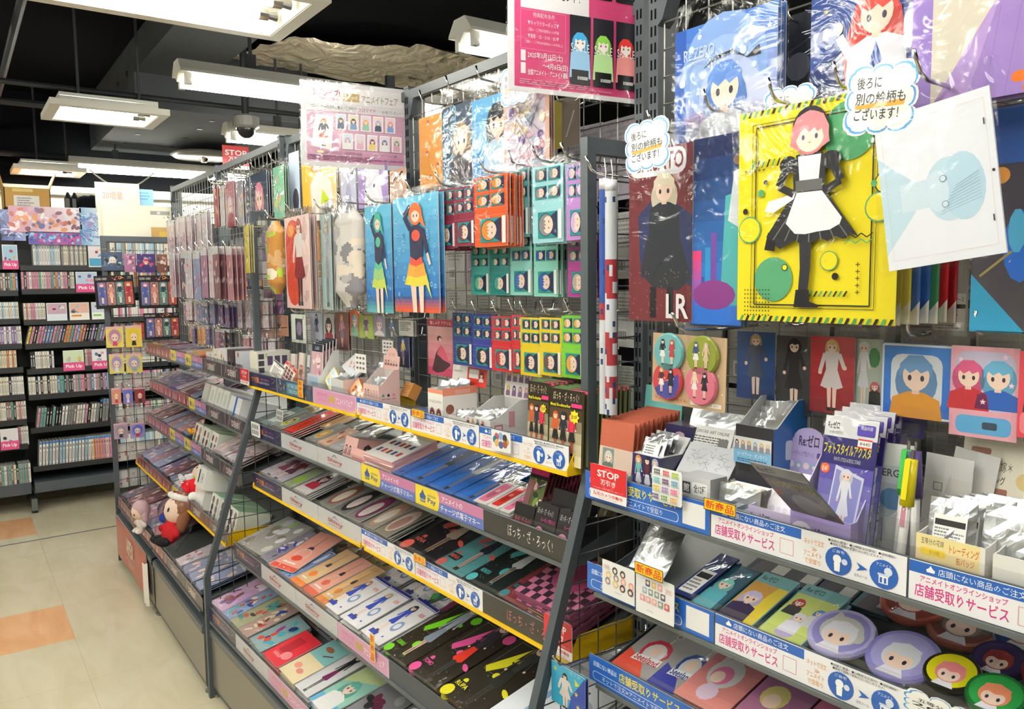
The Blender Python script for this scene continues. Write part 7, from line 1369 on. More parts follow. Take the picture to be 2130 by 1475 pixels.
for i, (u0, v0, u1, v1, h, fn, lb) in enumerate(L2): lay('B', 2, u0, v0, u1, v1, h, fn, 'pack', lb+' on the second middle shelf', 'pack', n=4, seed=500+i, lift=.045)
L2b = [(545, 888, 570, 900, .12, cardart('#b8a878', lambda A: A.rect(.2, .2, .8, .8, '#8a7848')), 'tan pack'), (610, 915, 632, 925, .2, cardart('#b8863c', lambda A: A.line(.2, .1, .8, .9, .05, '#5a4020')), 'amber strap pack'), (640, 925, 665, 935, .13, cardart('#6a6458'), 'dull brown pack'), (672, 935, 700, 950, .13, cardart('#8f8a68', lambda A: mess(A, RS(5), 5)), 'olive pack')]
for i, (u0, v0, u1, v1, h, fn, lb) in enumerate(L2b): lay('B', 2, u0, v0, u1, v1, h, fn, 'pack', lb+' in the back row of the second middle shelf', 'pack', n=2, seed=510+i, lift=.035, back=.10)
leaf('B', 2, .12, (573, 850, 588, 880), lambda A: (A.rect(0, 0, 1, 1, '#d8d8d8'), [A.rect(.12+i*.2, .55-j*.4, .22+i*.2, .85-j*.4, '#666') for i in range(4) for j in range(2)]), 'small grey card with dark marks standing on the second middle shelf', t=.001, tilt=-5, name='sample_card')
s0, s1 = bl('B', 1, .155, 706, 948)[0], bl('B', 1, .155, 731, 958)[0]
tr = tray('display_carton', s1-s0, .24, .09, .10, '#eebcb8', '#b8aca4', front=lambda A: (A.rect(0, 0, 1, 1, '#efbfba'), [bust(A.sub(.05+i*.3, .4, .35+i*.3, .8), HAIRS[i], '#a8707c') for i in range(3)]), side=lambda A: [(A.ell(.15+i*.2, .5, .07, .28, ['#3a3a3c', '#e87080', '#e8c040', '#5a7a88'][i], 8), A.ell(.15+i*.2, .5, .035, .14, SK, 8)) for i in range(4)]); on(tr, 'B', 2, (s0+s1)/2, .154, 0, .014); tag(tr, 'long pink carton with heart-shaped portraits on the second shelf', 'carton')
s0, s1 = bl('B', 1, .158, 724, 955)[0], bl('B', 1, .158, 757, 967)[0]
tr = tray('display_carton', s1-s0, .15, .06, .065, '#f0b8b4', '#cfc4bc', front=lambda A: (A.rect(0, 0, 1, 1, '#f0b8b4'), A.lines(.1, .1, .9, .6, 3, '#d86a70')), head=lambda A: (A.rect(0, 0, 1, 1, '#a87070'), A.rr(.15, .2, .6, .45, .05, '#c89090'), A.rect(0, 0, 1, .15, '#2a2430')), headh=.07, headcol='#a87070', side=lambda A: A.lines(.1, .1, .6, .6, 2, '#c04a58')); on(tr, 'B', 2, (s0+s1)/2, .158, 0, .02); tag(tr, 'low open pink carton with a dusky red back flap', 'carton')
lay('B', 2, 757, 962, 815, 985, .15, cardart('#f2eeea', lambda A: ([A.rect(.1+(i % 5)*.17, .2+(i//5)*.3, .2+(i % 5)*.17, .34+(i//5)*.3, ['#4a5a88', '#c05048', '#8a4a3a'][i % 3]) for i in range(10)], A.rect(0, .88, 1, 1, '#d8c8a0'))), 'sticker_pack', 'white sticker pack topping a thick pink-edged pile', 'pack', n=9, seed=520, lift=.066, edge='#e0a8a8', t=.006)
def bluef(seed, c2='#2f6fc8'):
    def f(A):
        A.grad(0, 0, 1, 1, '#2c62b4', '#163f74', 5); R = RS(seed); A.poly([(.1, 0), (.5, .45), (.65, .4), (.4, 0)], c2); A.poly([(.05, .3), (.3, .7), (.4, .65), (.2, .3)], '#3f5a9a')
        A.l += 1; fig(A, ['#8a7a68', '#7a8088', '#8f7850', '#a89880'][seed % 4], ['#3a4250', '#c8c8c0', '#4a4a50', '#555'][seed % 4], ['#3a4250', '#b8bcb8', '#4a4848', '#555'][seed % 4], x=.6, w=.42, leg='#8a7a70', skin='#b8a090')
    return f
for i, (u0, v0, u1, v1) in enumerate(((832, 982, 885, 1004), (886, 1004, 940, 1027), (941, 1027, 990, 1048), (812, 975, 833, 984))):
    lay('B', 2, u0, v0, u1, v1, .30, bluef(i), 'clear_file', ['first', 'second', 'third', 'narrow leftmost'][i]+' blue clear file lying on the second middle shelf', 'clear file', n=4, seed=530+i, edge='#2a5a9a', lift=.04, yaw=-3)
for i, (u0, v0, u1, v1, c, nm) in enumerate(((984, 1043, 1010, 1054, '#e07a98', 'rose pink'), (1012, 1056, 1036, 1066, '#d8382c', 'scarlet'), (1038, 1066, 1058, 1075, '#e87aa0', 'pink'))):
    lay('B', 2, u0, v0, u1, v1, .12, cardart('#e8e4e4', lambda A, c=c: (A.rr(.1, .08, .75, .8, .1, c), A.ell(.4, .35, .2, .14, mixc(c, '#600', .4), 10), A.circ(.4, .5, .14, mixc(c, '#fff', .3))), '#1c1a1a', 'ぼっち'), 'strap_pack', nm+' strap pack with black header on the second middle shelf', 'pack', n=4, seed=540+i, lift=.045)
s0, s1 = bl('B', 1, .156, 1060, 1080)[0], bl('B', 1, .156, 1100, 1095)[0]
def f_rk(A): A.rect(0, 0, 1, 1, '#1c1a1e'); A.text('ぼっち・ざ・ろっく!', .1, .4, .9, .6, '#e0486c', .03); [A.circ(.2+i*.2, .15, .1, ['#e8a0b0', '#e8d070', '#8aa0d8', '#d87848'][i]) for i in range(4)]
tr = tray('display_carton', s1-s0, .17, .07, .11, '#1e1c20', '#2a282c', front=f_rk); on(tr, 'B', 2, (s0+s1)/2, .156, 0, .014); tag(tr, 'black carton full of magenta-topped packs', 'carton')
def f_rp(A): A.rect(0, 0, 1, 1, '#5a6a38'); mess(A, RS(2), 12, ['#c03048', '#e8e0d0', '#3a3a28', '#8a9a50', '#e8a0b0']); A.rect(0, .9, 1, 1, '#d8347c'); A.rect(0, .84, 1, .9, '#1e1c20'); A.rect(.02, .1, .34, .8, '#8a5a60')
for i in range(11):
    o = card('pack', (s1-s0)*.9, .135, f_rp, .004, 'bag', None, 0, '#b02a5c') if i == 0 else dup(o, 'magenta-topped pack filed behind the front one in the black carton', 'magenta-topped packs')
    if i == 0: tag(o, 'front magenta-topped pack in the black carton', 'pack')
    on(o, 'B', 2, (s0+s1)/2, .143-i*.013, 0, .022, -6)
for j, (u0, v0, u1, v1, lb) in enumerate(((1102, 1096, 1146, 1113, 'first'), (1148, 1114, 1200, 1134, 'second'))):
    s0, s1 = bl('B', 1, .156, u0, v0)[0], bl('B', 1, .156, u1, v1)[0]
    tr = tray('display_carton', s1-s0, .17, .085, .10, '#232126', '#8a8888', front=lambda A: (A.rect(0, 0, 1, 1, '#252328'), A.text('ぼっち・ざ・ろっく!', .08, .72, .8, .88, '#e8e4e4'), A.text('トレーディング缶バッジ', .3, .54, .95, .66, '#e0508c', .02), A.circ(.3, .26, .2, '#e08ab0'), A.circ(.75, .18, .14, '#e8c8a0')), head=(lambda A: (A.rect(0, 0, 1, 1, '#222024'), A.text('トレーディング缶バッジ', .1, .4, .9, .6, '#c0407c'))) if j == 0 else None, headh=.05, headcol='#222024'); on(tr, 'B', 2, (s0+s1)/2, .156, 0, .014); tag(tr, lb+' black badge carton with handwritten title next to the slanted end frame', 'carton')
    for i in range(3): o = silverpack((s1-s0)*.7, .075, 560+i+j*5, .01, lambda A: A.lines(.1, .2, .9, .8, 3, '#444')); on(o, 'B', 2, (s0+s1)/2, .13-i*.03, 5, .02, -20); tag(o, f'{ORD[i]} silver pack in the {lb} black badge carton', 'pack')

# ================================================================ middle gondola, third to lowest shelves
def splash(bg, sp, fig_c, nm=None, dark='#5a5048'):
    def f(A):
        A.rect(0, 0, 1, 1, bg); R = RS(hash(nm or bg) % 97 if False else len(nm or 'x')*7)
        for i in range(5): x, y = R.uniform(.05, .95), R.uniform(.05, .95); A.ell(x, y, R.uniform(.05, .12), R.uniform(.02, .06), sp, 9, R.uniform(0, 3))
        A.circ(.95, .82, .13, sp, 12); A.circ(.1, .05, .12, sp, 12); A.poly([(.12, .45), (.45, .85), (.42, .62), (.5, .6), (.25, .4)], sp); A.frame(.14, .42, .48, .86, .004, '#b8b8a8')
        for i in range(14): A.circ(R.uniform(0, 1), R.uniform(0, 1), .008, '#d8d8c8', 5)
        fig(A, fig_c[0], fig_c[1], fig_c[2], x=.62, w=.44, leg=fig_c[3])
        if nm: A.rect(.06, .12, .38, .2, '#22221e'); A.text(nm, .08, .135, .36, .185, sp, .03)
        A.text('MILULUU', .3, .945, .62, .97, '#cfcabc', .02)
    return f
L3 = [(540, 1004, 585, 1026, .16, cardart('#d0c8d8', lambda A: (fig(A, '#8a5ab0', '#7a3a58', '#a04060', x=.35, w=.5), fig(A, '#5a4a78', '#8a2a38', '#703050', x=.7, w=.5))), 'violet and red figure acrylic pack'), (588, 1027, 606, 1036, .13, cardart('#a8b890', lambda A: A.ell(.5, .4, .3, .2, '#a8d04a')), 'lime green charm pack'), (609, 1036, 637, 1050, .17, cardart('#ece4e6', lambda A: (A.rect(.08, .2, .92, .85, '#d0c8cc'), bust(A.sub(.1, .2, .9, .85), '#4a2a3a', '#c03048')), '#b8303c'), 'white pack with red header and a portrait'),
 (664, 1062, 690, 1075, .15, cardart('#8a8884', lambda A: (A.ell(.5, .5, .42, .42, '#9a5a40', 16), A.ell(.5, .45, .26, .3, '#e8dccc', 14))), 'brown-haired acrylic head pack'), (692, 1076, 718, 1089, .16, cardart('#7a7878', lambda A: (A.ell(.5, .5, .42, .44, '#2a2628', 16), A.ell(.5, .45, .26, .28, '#e8d8d4', 14))), 'black-haired acrylic head pack'), (720, 1090, 748, 1103, .16, cardart('#8a8684', lambda A: (A.ell(.5, .5, .44, .44, '#7a2a58', 16), A.ell(.5, .62, .3, .2, '#a03a70', 10), A.ell(.5, .4, .26, .28, '#ece0e0', 14))), 'magenta-haired acrylic head pack'),
 (752, 1103, 776, 1115, .16, cardart('#9a9488', lambda A: (A.ell(.5, .5, .42, .44, '#c8a088', 16), A.ell(.5, .42, .28, .28, '#ece4dc', 14))), 'pale brown acrylic head pack'), (779, 1116, 806, 1128, .15, cardart('#8a8274', lambda A: (A.ell(.5, .5, .42, .4, '#e0c8c0', 16), A.ell(.5, .42, .28, .28, '#b08880', 14))), 'crinkled bag with a pale figure')]
for i, (u0, v0, u1, v1, h, fn, lb) in enumerate(L3): lay('B', 3, u0, v0, u1, v1, h, fn, 'pack', lb+' on the third middle shelf', 'pack', n=4, seed=600+i, lift=.045, yaw=-2, bag=(.02, .004))
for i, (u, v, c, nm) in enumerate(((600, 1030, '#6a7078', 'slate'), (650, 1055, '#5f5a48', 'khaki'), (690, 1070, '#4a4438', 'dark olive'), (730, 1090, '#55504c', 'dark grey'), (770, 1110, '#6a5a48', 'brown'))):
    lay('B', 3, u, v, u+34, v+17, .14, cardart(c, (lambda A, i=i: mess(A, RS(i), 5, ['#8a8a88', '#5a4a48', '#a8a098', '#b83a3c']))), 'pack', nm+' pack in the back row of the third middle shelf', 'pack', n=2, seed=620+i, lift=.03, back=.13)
for i, (u0, v0, u1, v1, bg, sp, fc, nm) in enumerate(((828, 1135, 900, 1170, '#1f1c20', '#c8564c', ('#3a3a40', '#8a7a70', '#a89888', '#8a7060'), 'NINA'), (901, 1171, 962, 1202, '#4f8a90', '#c05a58', ('#3a3034', '#3a3450', '#2a2a3c', '#b8988c'), 'MINA'), (963, 1203, 1030, 1236, '#16201f', '#4fb0b8', ('#3a3430', '#2a4a98', '#c8ccd0', '#8a7a70'), 'MOMOKA'), (1031, 1236, 1095, 1268, '#7c2f34', '#3f8088', ('#5a4a48', '#8a8484', '#6a6468', '#b8988c'), 'MOMOKA'))):
    lay('B', 3, u0, v0, u1, v1, .29, splash(bg, sp, fc, nm), 'acrylic_stand_pack', ['black and coral', 'teal and coral', 'black and turquoise', 'maroon and teal'][i]+' splashed acrylic stand pack, third middle shelf', 'pack', n=4, seed=630+i, edge='#555', lift=.038, yaw=-3)
lay('B', 3, 1096, 1268, 1140, 1290, .24, cardart('#b89860', lambda A: (A.rect(.1, .35, .9, .95, '#2a1c30'), A.ell(.5, .6, .3, .2, '#7a3a68'), A.rect(0, 0, 1, .18, '#1a1816'), A.text('アクリル', .3, .06, .8, .15, '#eee', .02), A.circ(.6, .28, .14, '#c89090'))), 'acrylic_stand_pack', 'tan and black stand pack next to the slanted frame on the third shelf', 'pack', n=5, seed=640, edge='#c8a868', lift=.045, yaw=-3)
def tagc(bg, c2):
    return cardart(bg, lambda A: (A.line(.5, .5, .5, .92, .02, '#3a3030'), A.ell(.5, .55, .12, .08, '#4a3a48', 8), A.ring(.5, .42, .25, '#f0dcd0', bg, .1), A.ell(.5, .3, .2, .07, c2, 10), A.rect(0, 0, 1, .1, c2), A.lines(.2, .14, .8, .2, 1, '#fff')))
def whiteblue(hr):
    return cardart('#f0eef2', lambda A: (A.rect(0, .95, 1, 1, '#2a2f88'), A.rect(.0, .92, 1, .94, '#8a90c0'), fig(A, hr, '#3a52b8', '#3a52b8', x=.36, w=.4, y0=.16, y1=.86), A.ell(.68, .4, .14, .12, '#8aa0c8', 10), A.ell(.68, .4, .09, .07, '#e8ecf4', 10), A.text('新登場', .72, .72, .92, .8, '#e86a60'), A.rect(.18, .08, .5, .16, '#3a4ab0'), A.circ(.75, .14, .03, '#3a4ab0')))
L4 = [(497, 1118, 540, 1158, .21, cardart('#a8a4a0', lambda A: mess(A, RS(21), 14, ['#9ad070', '#c8c0d8', '#e8e8ec', '#8a8070', '#d8d0c8'])), 'crinkled bag with green and white acrylics'), (541, 1158, 556, 1171, .20, cardart('#8a8698', lambda A: mess(A, RS(22), 12, ['#4a3a90', '#e8e4ec', '#5a4a48', '#c8b8d8'])), 'crinkled bag with a violet figure'),
 (558, 1172, 575, 1188, .19, cardart('#e0a8bc', lambda A: (A.rect(.15, .1, .85, .9, '#e8e4ea'), fig(A, '#c85a78', '#eee', '#b8a8c8'))), 'narrow pink-edged figure pack'), (576, 1189, 590, 1203, .18, cardart('#8aa8dc', lambda A: (A.rect(.15, .1, .85, .9, '#e0e4f0'), fig(A, '#4a5a98', '#dde', '#8aa'))), 'narrow light blue figure pack'), (591, 1204, 604, 1215, .17, cardart('#7a98d0', lambda A: fig(A, '#6a4a68', '#dde', '#88a')), 'second narrow light blue figure pack'),
 (570, 1186, 600, 1212, .22, tagc('#eea898', '#e0503c'), 'coral strap card lying askew over the rail'), (603, 1212, 626, 1232, .21, tagc('#ecc494', '#f0883c'), 'apricot strap card'), (628, 1234, 652, 1254, .21, tagc('#eeae9c', '#e06a50'), 'salmon strap card'), (655, 1258, 676, 1276, .21, tagc('#ecc08a', '#e8904c'), 'pale orange strap card'),
 (666, 1268, 704, 1302, .18, whiteblue('#c88a78'), 'first white and blue acrylic set pack'), (707, 1303, 745, 1337, .18, whiteblue('#c8b898'), 'second white and blue acrylic set pack'), (748, 1340, 790, 1376, .19, whiteblue('#2c2a30'), 'third white and blue acrylic set pack')]
for i, (u0, v0, u1, v1, h, fn, lb) in enumerate(L4): lay('B', 4, u0, v0, u1, v1, h, fn, 'pack', lb+' on the fourth middle shelf', 'pack', n=1 if i == 5 else 5, seed=650+i, lift=.06 if i == 5 else .047, yaw=[4, 4, 0, 0, 0, 14, 0, -2, 0, -2, 0, -3][i], bag=(.02, .004))
for i, (u, v, c, nm, fn) in enumerate(((560, 1175, '#8a7450', 'bronze', None), (590, 1200, '#8a6c48', 'ochre', None), (630, 1236, '#b09860', 'sand', None), (668, 1270, '#c8b8a0', 'cream figure', 1), (712, 1308, '#d0c4b4', 'second cream figure', 1), (745, 1338, '#c4b4a0', 'third cream figure', 1), (790, 1372, '#8a8f78', 'grey green', None))):
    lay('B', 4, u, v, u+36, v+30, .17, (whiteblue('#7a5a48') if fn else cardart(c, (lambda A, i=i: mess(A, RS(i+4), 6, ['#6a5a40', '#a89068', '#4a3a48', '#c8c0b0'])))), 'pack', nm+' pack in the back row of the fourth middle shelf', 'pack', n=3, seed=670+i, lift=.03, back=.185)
for i, (u0, v0, u1, v1, sp, fc, nm) in enumerate(((797, 1378, 855, 1432, '#7ad828', ('#8a8c90', '#a8b4c0', '#8a98a8', '#d8b8a0'), 'SUBARU'), (857, 1434, 925, 1490, '#ec5aa0', ('#8a807c', '#3a3440', '#e03c2c', '#444'), 'TOMO'), (927, 1492, 1000, 1550, '#eae22c', ('#7a6a58', '#3a3a38', '#2f302c', '#3c3c38'), 'RUPA'))):
    lay('B', 4, u0, v0, u1, v1, .27, splash('#2c261c', sp, fc, nm), 'acrylic_stand_pack', ['lime green', 'hot pink', 'bright yellow'][i]+' splashed dark acrylic stand pack, fourth middle shelf', 'pack', n=4, seed=680+i, edge='#3a3428', lift=.045, yaw=-3, bag=(.0, .003), sp=[(1.135, 1.262), (1.266, 1.405), (1.41, 1.565)][i])
lay('B', 4, 0, 0, 0, 0, .27, cardart('#e6eaf2', lambda A: (A.ell(.2, .9, .14, .04, '#a8c4e4'), A.frame(.15, .7, .45, .92, .006, '#8aa0c0'), A.rect(.3, .15, .38, .7, '#8ab0d8'), A.ell(.68, .3, .18, .1, '#5a3078'), A.line(.68, .3, .68, .75, .04, '#6a4030'), A.ell(.72, .6, .2, .08, '#b8c0d0'))), 'acrylic_stand_pack', 'white acrylic stand pack with a purple guitar behind the slanted frame', 'pack', n=4, seed=690, lift=.05, yaw=-3, sp=(1.57, 1.775))
for i in range(9):
    c = ['#5a7a50', '#8a3a58', '#3a4a6a', '#c8b830', '#6a6aa0', '#4a8a70', '#8a8a3c', '#b8b8c0', '#2f4a7a'][i]; o = card('acrylic_stand_pack', .13, .17, cardart(c, (lambda A, i=i: mess(A, RS(i), 7, ['#e8e020', '#e0a060', '#3a5a98', '#d8d8c8', '#5ab060', '#a04a68']))), .008, 'bag', None, 0, c); on(o, 'B', 4, .98+i*.085, .055-.002*i, -20, .03, -52); tag(o, ['dull green', 'wine red', 'steel blue', 'mustard', 'violet blue', 'sea green', 'olive yellow', 'light grey', 'dark blue'][i]+' stand pack tipped back deep on the fourth middle shelf', 'pack')
L5 = [(440, 1268, 462, 1300, .19, cardart('#c8a0c8', lambda A: mess(A, RS(31), 16, ['#d0a8d8', '#8a4a50', '#e8e4ec', '#7a5a98'])), 'mauve illustrated figure pack'), (463, 1300, 478, 1318, .19, cardart('#8aa0c8', lambda A: mess(A, RS(32), 14, ['#3a4a98', '#c05a3c', '#e8e8e8', '#5ab0b0'])), 'blue illustrated figure pack'), (479, 1320, 497, 1342, .19, cardart('#a8a888', lambda A: mess(A, RS(33), 14, ['#e8d840', '#3a3a48', '#c05a48', '#4a9a98'])), 'yellow and black illustrated figure pack'), (498, 1342, 515, 1360, .19, cardart('#b89890', lambda A: mess(A, RS(34), 14, ['#c03a2c', '#2a4aa8', '#e8d8b8', '#7a3a38'])), 'red and blue illustrated figure pack'),
 (518, 1364, 545, 1392, .17, cardart('#98b4b8', lambda A: mess(A, RS(35), 14, ['#4ab0c0', '#a83a88', '#e04a3c', '#2a3a78'])), 'turquoise and magenta pack'), (548, 1395, 578, 1424, .15, cardart('#d8303c', lambda A: (A.rect(.2, .3, .6, .8, '#b02834'), A.ell(.7, .3, .2, .12, '#e88a90'), A.text('HANA', .2, .15, .6, .25, '#f0c0c0'))), 'bright red shiny pack'), (580, 1427, 612, 1456, .20, cardart('#ead8b0', lambda A: (A.rect(0, .5, 1, 1, '#8ac4c4'), A.ell(.3, .25, .15, .06, '#e89a88'), A.ell(.6, .2, .15, .05, '#e08a80'), A.ell(.4, .75, .2, .05, '#a86a48'), A.line(.5, .6, .8, .7, .04, '#5a3a3c'))), 'cream and aqua pouch pack'),
 (614, 1458, 640, 1482, .21, cardart('#e4e4e6', lambda A: fig(A, '#2c3450', '#26242c', '#7a2a60', leg='#2a2a30', x=.55)), 'white pack with a dark figure'), (642, 1485, 680, 1515, .21, cardart('#9ad0c0', lambda A: (A.poly([(0, .5), (1, .8), (1, 1), (0, 1)], '#c8d8a0'), A.rect(0, 0, 1, .2, '#6ab4e0'), bust(A, '#6ab8a8', '#eee', cy=.5, r=.2))), 'mint and blue pack'), (684, 1518, 730, 1560, .2, cardart('#8a8a90', lambda A: mess(A, RS(36), 10, ['#333', '#aaa', '#6a2a48', '#ddd'])), 'grey crinkled bag'), (735, 1560, 785, 1600, .2, cardart('#7a8090', lambda A: mess(A, RS(37), 10, ['#2a3a78', '#8a8a98', '#ddd'])), 'dark blue crinkled bag')]
for i, (u0, v0, u1, v1, h, fn, lb) in enumerate(L5): lay('B', 5, u0, v0, u1, v1, h, fn, 'pack', lb+' on the lowest middle shelf', 'pack', n=5, seed=700+i, lift=.05, yaw=[3, 2, 0, 0, -4, 0, -2, 0, -3, 0, 0][i], bag=(.02, .004) if i not in (5, 6) else None)
for i in range(17):
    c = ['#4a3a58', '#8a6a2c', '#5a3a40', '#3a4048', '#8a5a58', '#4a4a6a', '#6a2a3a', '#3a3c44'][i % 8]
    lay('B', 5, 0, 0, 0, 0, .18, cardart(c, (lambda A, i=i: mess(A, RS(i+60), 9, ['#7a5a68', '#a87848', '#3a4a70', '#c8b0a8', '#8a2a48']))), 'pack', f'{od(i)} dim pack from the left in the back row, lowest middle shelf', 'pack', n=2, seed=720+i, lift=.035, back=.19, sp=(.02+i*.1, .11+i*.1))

# ================================================================ far gondola
CP = ['#a07a90', '#7d6a94', '#c4b4bc', '#5c5468', '#b08088', '#8a94b4', '#c9c0c8', '#7a5058', '#d8ccd0', '#6a7a98']
CN = {'#a07a90': 'mauve', '#7d6a94': 'violet', '#c4b4bc': 'pale pink', '#5c5468': 'dark plum', '#b08088': 'dusty rose', '#8a94b4': 'grey blue', '#c9c0c8': 'silvery', '#7a5058': 'wine', '#d8ccd0': 'whitish', '#6a7a98': 'steel blue'}
FM = {}
def farmesh(w_, h, c, seed, t=.003):
    k = (round(w_, 3), round(h, 3), c, seed % 4)
    if k not in FM:
        mb = MB(); mb.box(-w_/2, w_/2, 0, t, 0, h, c); A = Art(mb, w_, h, m='bagfar'); A.rect(0, 0, 1, .85, c); A.rect(0, .85, 1, 1, '#cfd0d0'); B = A.sub(0, 0, 1, .85); mess(B, RS(seed % 4+len(c)), 9, [c, mixc(c, '#fff', .5), mixc(c, '#222', .5), '#e8c8b8', '#c06a78', '#e8e0e8']); FM[k] = mb.mesh('hanging_pack')
    return FM[k]
def farrow(z0, h, w_, d, s0, s1, n, step, stack, where, pal=CP, seed=0):
    R = RS(seed); P = (s1-s0)/n
    for i in range(n):
        c = R.choice(pal); s = s0+P*(i+.5); zz = z0+R.uniform(-.008, .008); dd = d+R.uniform(-.02, .01); m_ = farmesh(w_, h, c, R.randrange(4))
        for j in range(stack):
            o = link('hanging_pack', m_); put(o, 'C', s+R.uniform(-.003, .003), dd-j*step, zz, R.uniform(-4, 9), 0, R.uniform(-1, 1))
            if j == 0: tag(o, f'{CN.get(c, "pale")} front pack, {od(i)} from the left, {where}', 'pack', None)
            else: tag(o, f'pack hung behind the {od(i)} front pack, {where}', 'pack', f'packs behind the {od(i)} front pack, {where}')
        hook('C', s, zz+h-.006, dd+.03, f'{od(i)} peg hook from the left, {where}')
farrow(1.46, .20, .085, .20, .84, 1.78, 9, .016, 4, 'second row, far gondola', seed=1)
farrow(1.34, .10, .07, .10, .58, 1.34, 9, .016, 3, 'third row, far gondola', seed=2)
farrow(1.24, .085, .06, .09, .56, 1.34, 9, .015, 2, 'fourth row, far gondola', ['#6a70a8', '#8a80b0', '#5c5468', '#d8a060', '#a07a90'], seed=3)
farrow(1.34, .12, .06, .06, 1.38, 1.76, 5, .015, 2, 'third row right, far gondola', ['#c4b4bc', '#c9c0c8', '#8a94b4', '#d8ccd0'], seed=4)
farrow(1.22, .09, .06, .05, 1.38, 1.76, 5, .015, 2, 'fourth row right, far gondola', ['#c4b4bc', '#c9c0c8', '#b08088'], seed=5)
farrow(1.68, .18, .08, .06, .10, .92, 7, .02, 2, 'top row left, far gondola', ['#c4b4bc', '#5c5468', '#c9c0c8'], seed=6)
for i, (px, c, nm) in enumerate((((443, 392, 456, 470), '#a82c38', 'dark red'), ((457, 388, 468, 470), '#d8d4d8', 'white'), ((468, 382, 490, 470), '#c88a98', 'pink and white'), ((492, 378, 508, 470), '#a8a4b0', 'pale grey'), ((510, 372, 522, 448), '#3f4864', 'dark slate'), ((521, 366, 558, 450), '#2c4058', 'dark navy'), ((567, 350, 593, 452), '#8ac8a8', 'mint green'))):
    hang('C', .07, px, (lambda A, c=c, i=i: (A.rect(0, 0, 1, 1, c), bust(A, HAIRS[(i*3) % 11], TOPS[i], cy=.5, r=.22) if i in (2, 5) else mess(A, RS(i+70), 6, [mixc(c, '#fff', .4), mixc(c, '#222', .3), '#e0b0a8', '#d8c870']))), 'clear_file', nm+' clear file in the top row of the far gondola', 'clear file', (.03, .004), seed=800+i, stack=2)
hang('C', .17, (507, 470, 520, 568), cardart('#c8b840', lambda A: mess(A, RS(5), 5, ['#e8e0a0', '#8a8048'])), 'clear_file', 'mustard yellow pack at the right end of the far gondola', 'pack', (.01, .003), seed=810, stack=2)
# goods on the outward face of the far end frame
def onend(name, label, cat, px, draw, x=.016, col='#222', t=.002, bagd=None, tiltr=0):
    a, c = bl('C', 0, x, px[0], px[1]), bl('C', 0, x, px[2], px[3]); w_ = a[1]-c[1]; h = a[2]-c[2]; mb = MB(); mb.box(-w_/2, w_/2, 0, t, 0, h, col); draw(Art(mb, w_, h, m='bag')); o = mb.build(name); p = wr('C', x, (a[1]+c[1])/2, c[2]); o.matrix_world = Matrix.Translation(p) @ Matrix.Rotation(math.pi/2, 4, 'Z') @ Matrix.Rotation(math.radians(tiltr), 4, 'Y'); tag(o, label, cat)
    if bagd: q = link('clear_bag', bagmesh(w_, h, .025, .003, int(px[0])), o)
    mb = MB(); mb.tube([(0, .0, h+.012), (0, -.03, h+.012), (0, -.045, h+.02)], .002, '#ccc', 'chrome', 5); mb.tube([(0, .012, h+.012), (0, 0, h+.012)], .002, '#ccc', 'chrome', 5); k = mb.build('peg_hook'); k.matrix_world = o.matrix_world.copy(); tag(k, 'hook of the '+label.replace(' in the upper row', '').replace(' with four pictures', ''), 'hook')
    return o
for i, (px, c, cs, nm) in enumerate((((212, 524, 256, 563), '#4a5a78', ['#e4e8ec', '#6a7a9a', '#a8c8e0', '#333'], 'silver and navy'), ((257, 528, 283, 566), '#b07aa0', ['#e0b8c8', '#8a4a78', '#f0d8d8'], 'pink'), ((284, 528, 323, 567), '#4a3a78', ['#d84a58', '#8a7ab8', '#c8c8d8'], 'violet and red'), ((325, 529, 349, 567), '#7a5048', ['#e8d8d0', '#c89080', '#333'], 'brown'))):
    onend('sticker_pack', nm+' character pack in the upper row on the far end frame', 'pack', px, lambda A, c=c, cs=cs, i=i: (A.rect(0, 0, 1, 1, c), mess(A, RS(i), 10, cs), bust(A.sub(.2, .1, .8, .9), cs[0], c)), bagd=True)
def clearcard(A):
    A.rect(0, 0, 1, 1, '#211f22'); A.text('CLEAR CARD', .03, .87, .32, .94, '#c8c4c0', .03); mess(A.sub(.38, .86, .8, .98), RS(2), 8, ['#c84a58', '#e8a060', '#f0c8c8']); A.lines(.84, .88, .96, .97, 2, '#888')
    for i, c in enumerate(('#6a6a98', '#a0706a', '#5a7a78', '#a85048')): B = A.sub(.07+i*.225, .1, .28+i*.225, .8); B.rr(0, 0, 1, 1, .12, c); fig(B, ['#c87a88', '#8a4a58', '#b8c0c8', '#d89050'][i], ['#4a5a98', '#c88a80', '#2a4048', '#a03040'][i], ['#4a5a98', '#d8a898', '#8ab0a8', '#a03a48'][i], w=.9); A.l = max(A.l, B.l)
    A.lines(.78, .03, .95, .07, 1, '#888')
for i, (px, lb, r_) in enumerate((((197, 573, 283, 640), 'left', -2), ((286, 573, 372, 640), 'right', 0), ((298, 652, 376, 704), 'lower', 0))): onend('card_set_pack', f'black CLEAR CARD pack with four pictures on the far end frame, {lb} one', 'pack', px, clearcard, x=.03, col='#1c1a1c', tiltr=r_)
def twochib(c, h1, h2):
    return lambda A: (A.rect(0, 0, 1, 1, c), A.rect(0, .9, 1, 1, '#e8b8c0'), A.ell(.5, .5, .42, .4, mixc(c, h1, .5), 14), A.ell(.5, .55, .32, .3, h1, 14), A.ell(.5, .48, .2, .18, SK, 12), eyes(A, .5, .46, .24), A.poly([(.35, .08), (.4, .3), (.6, .3), (.65, .08)], h2))
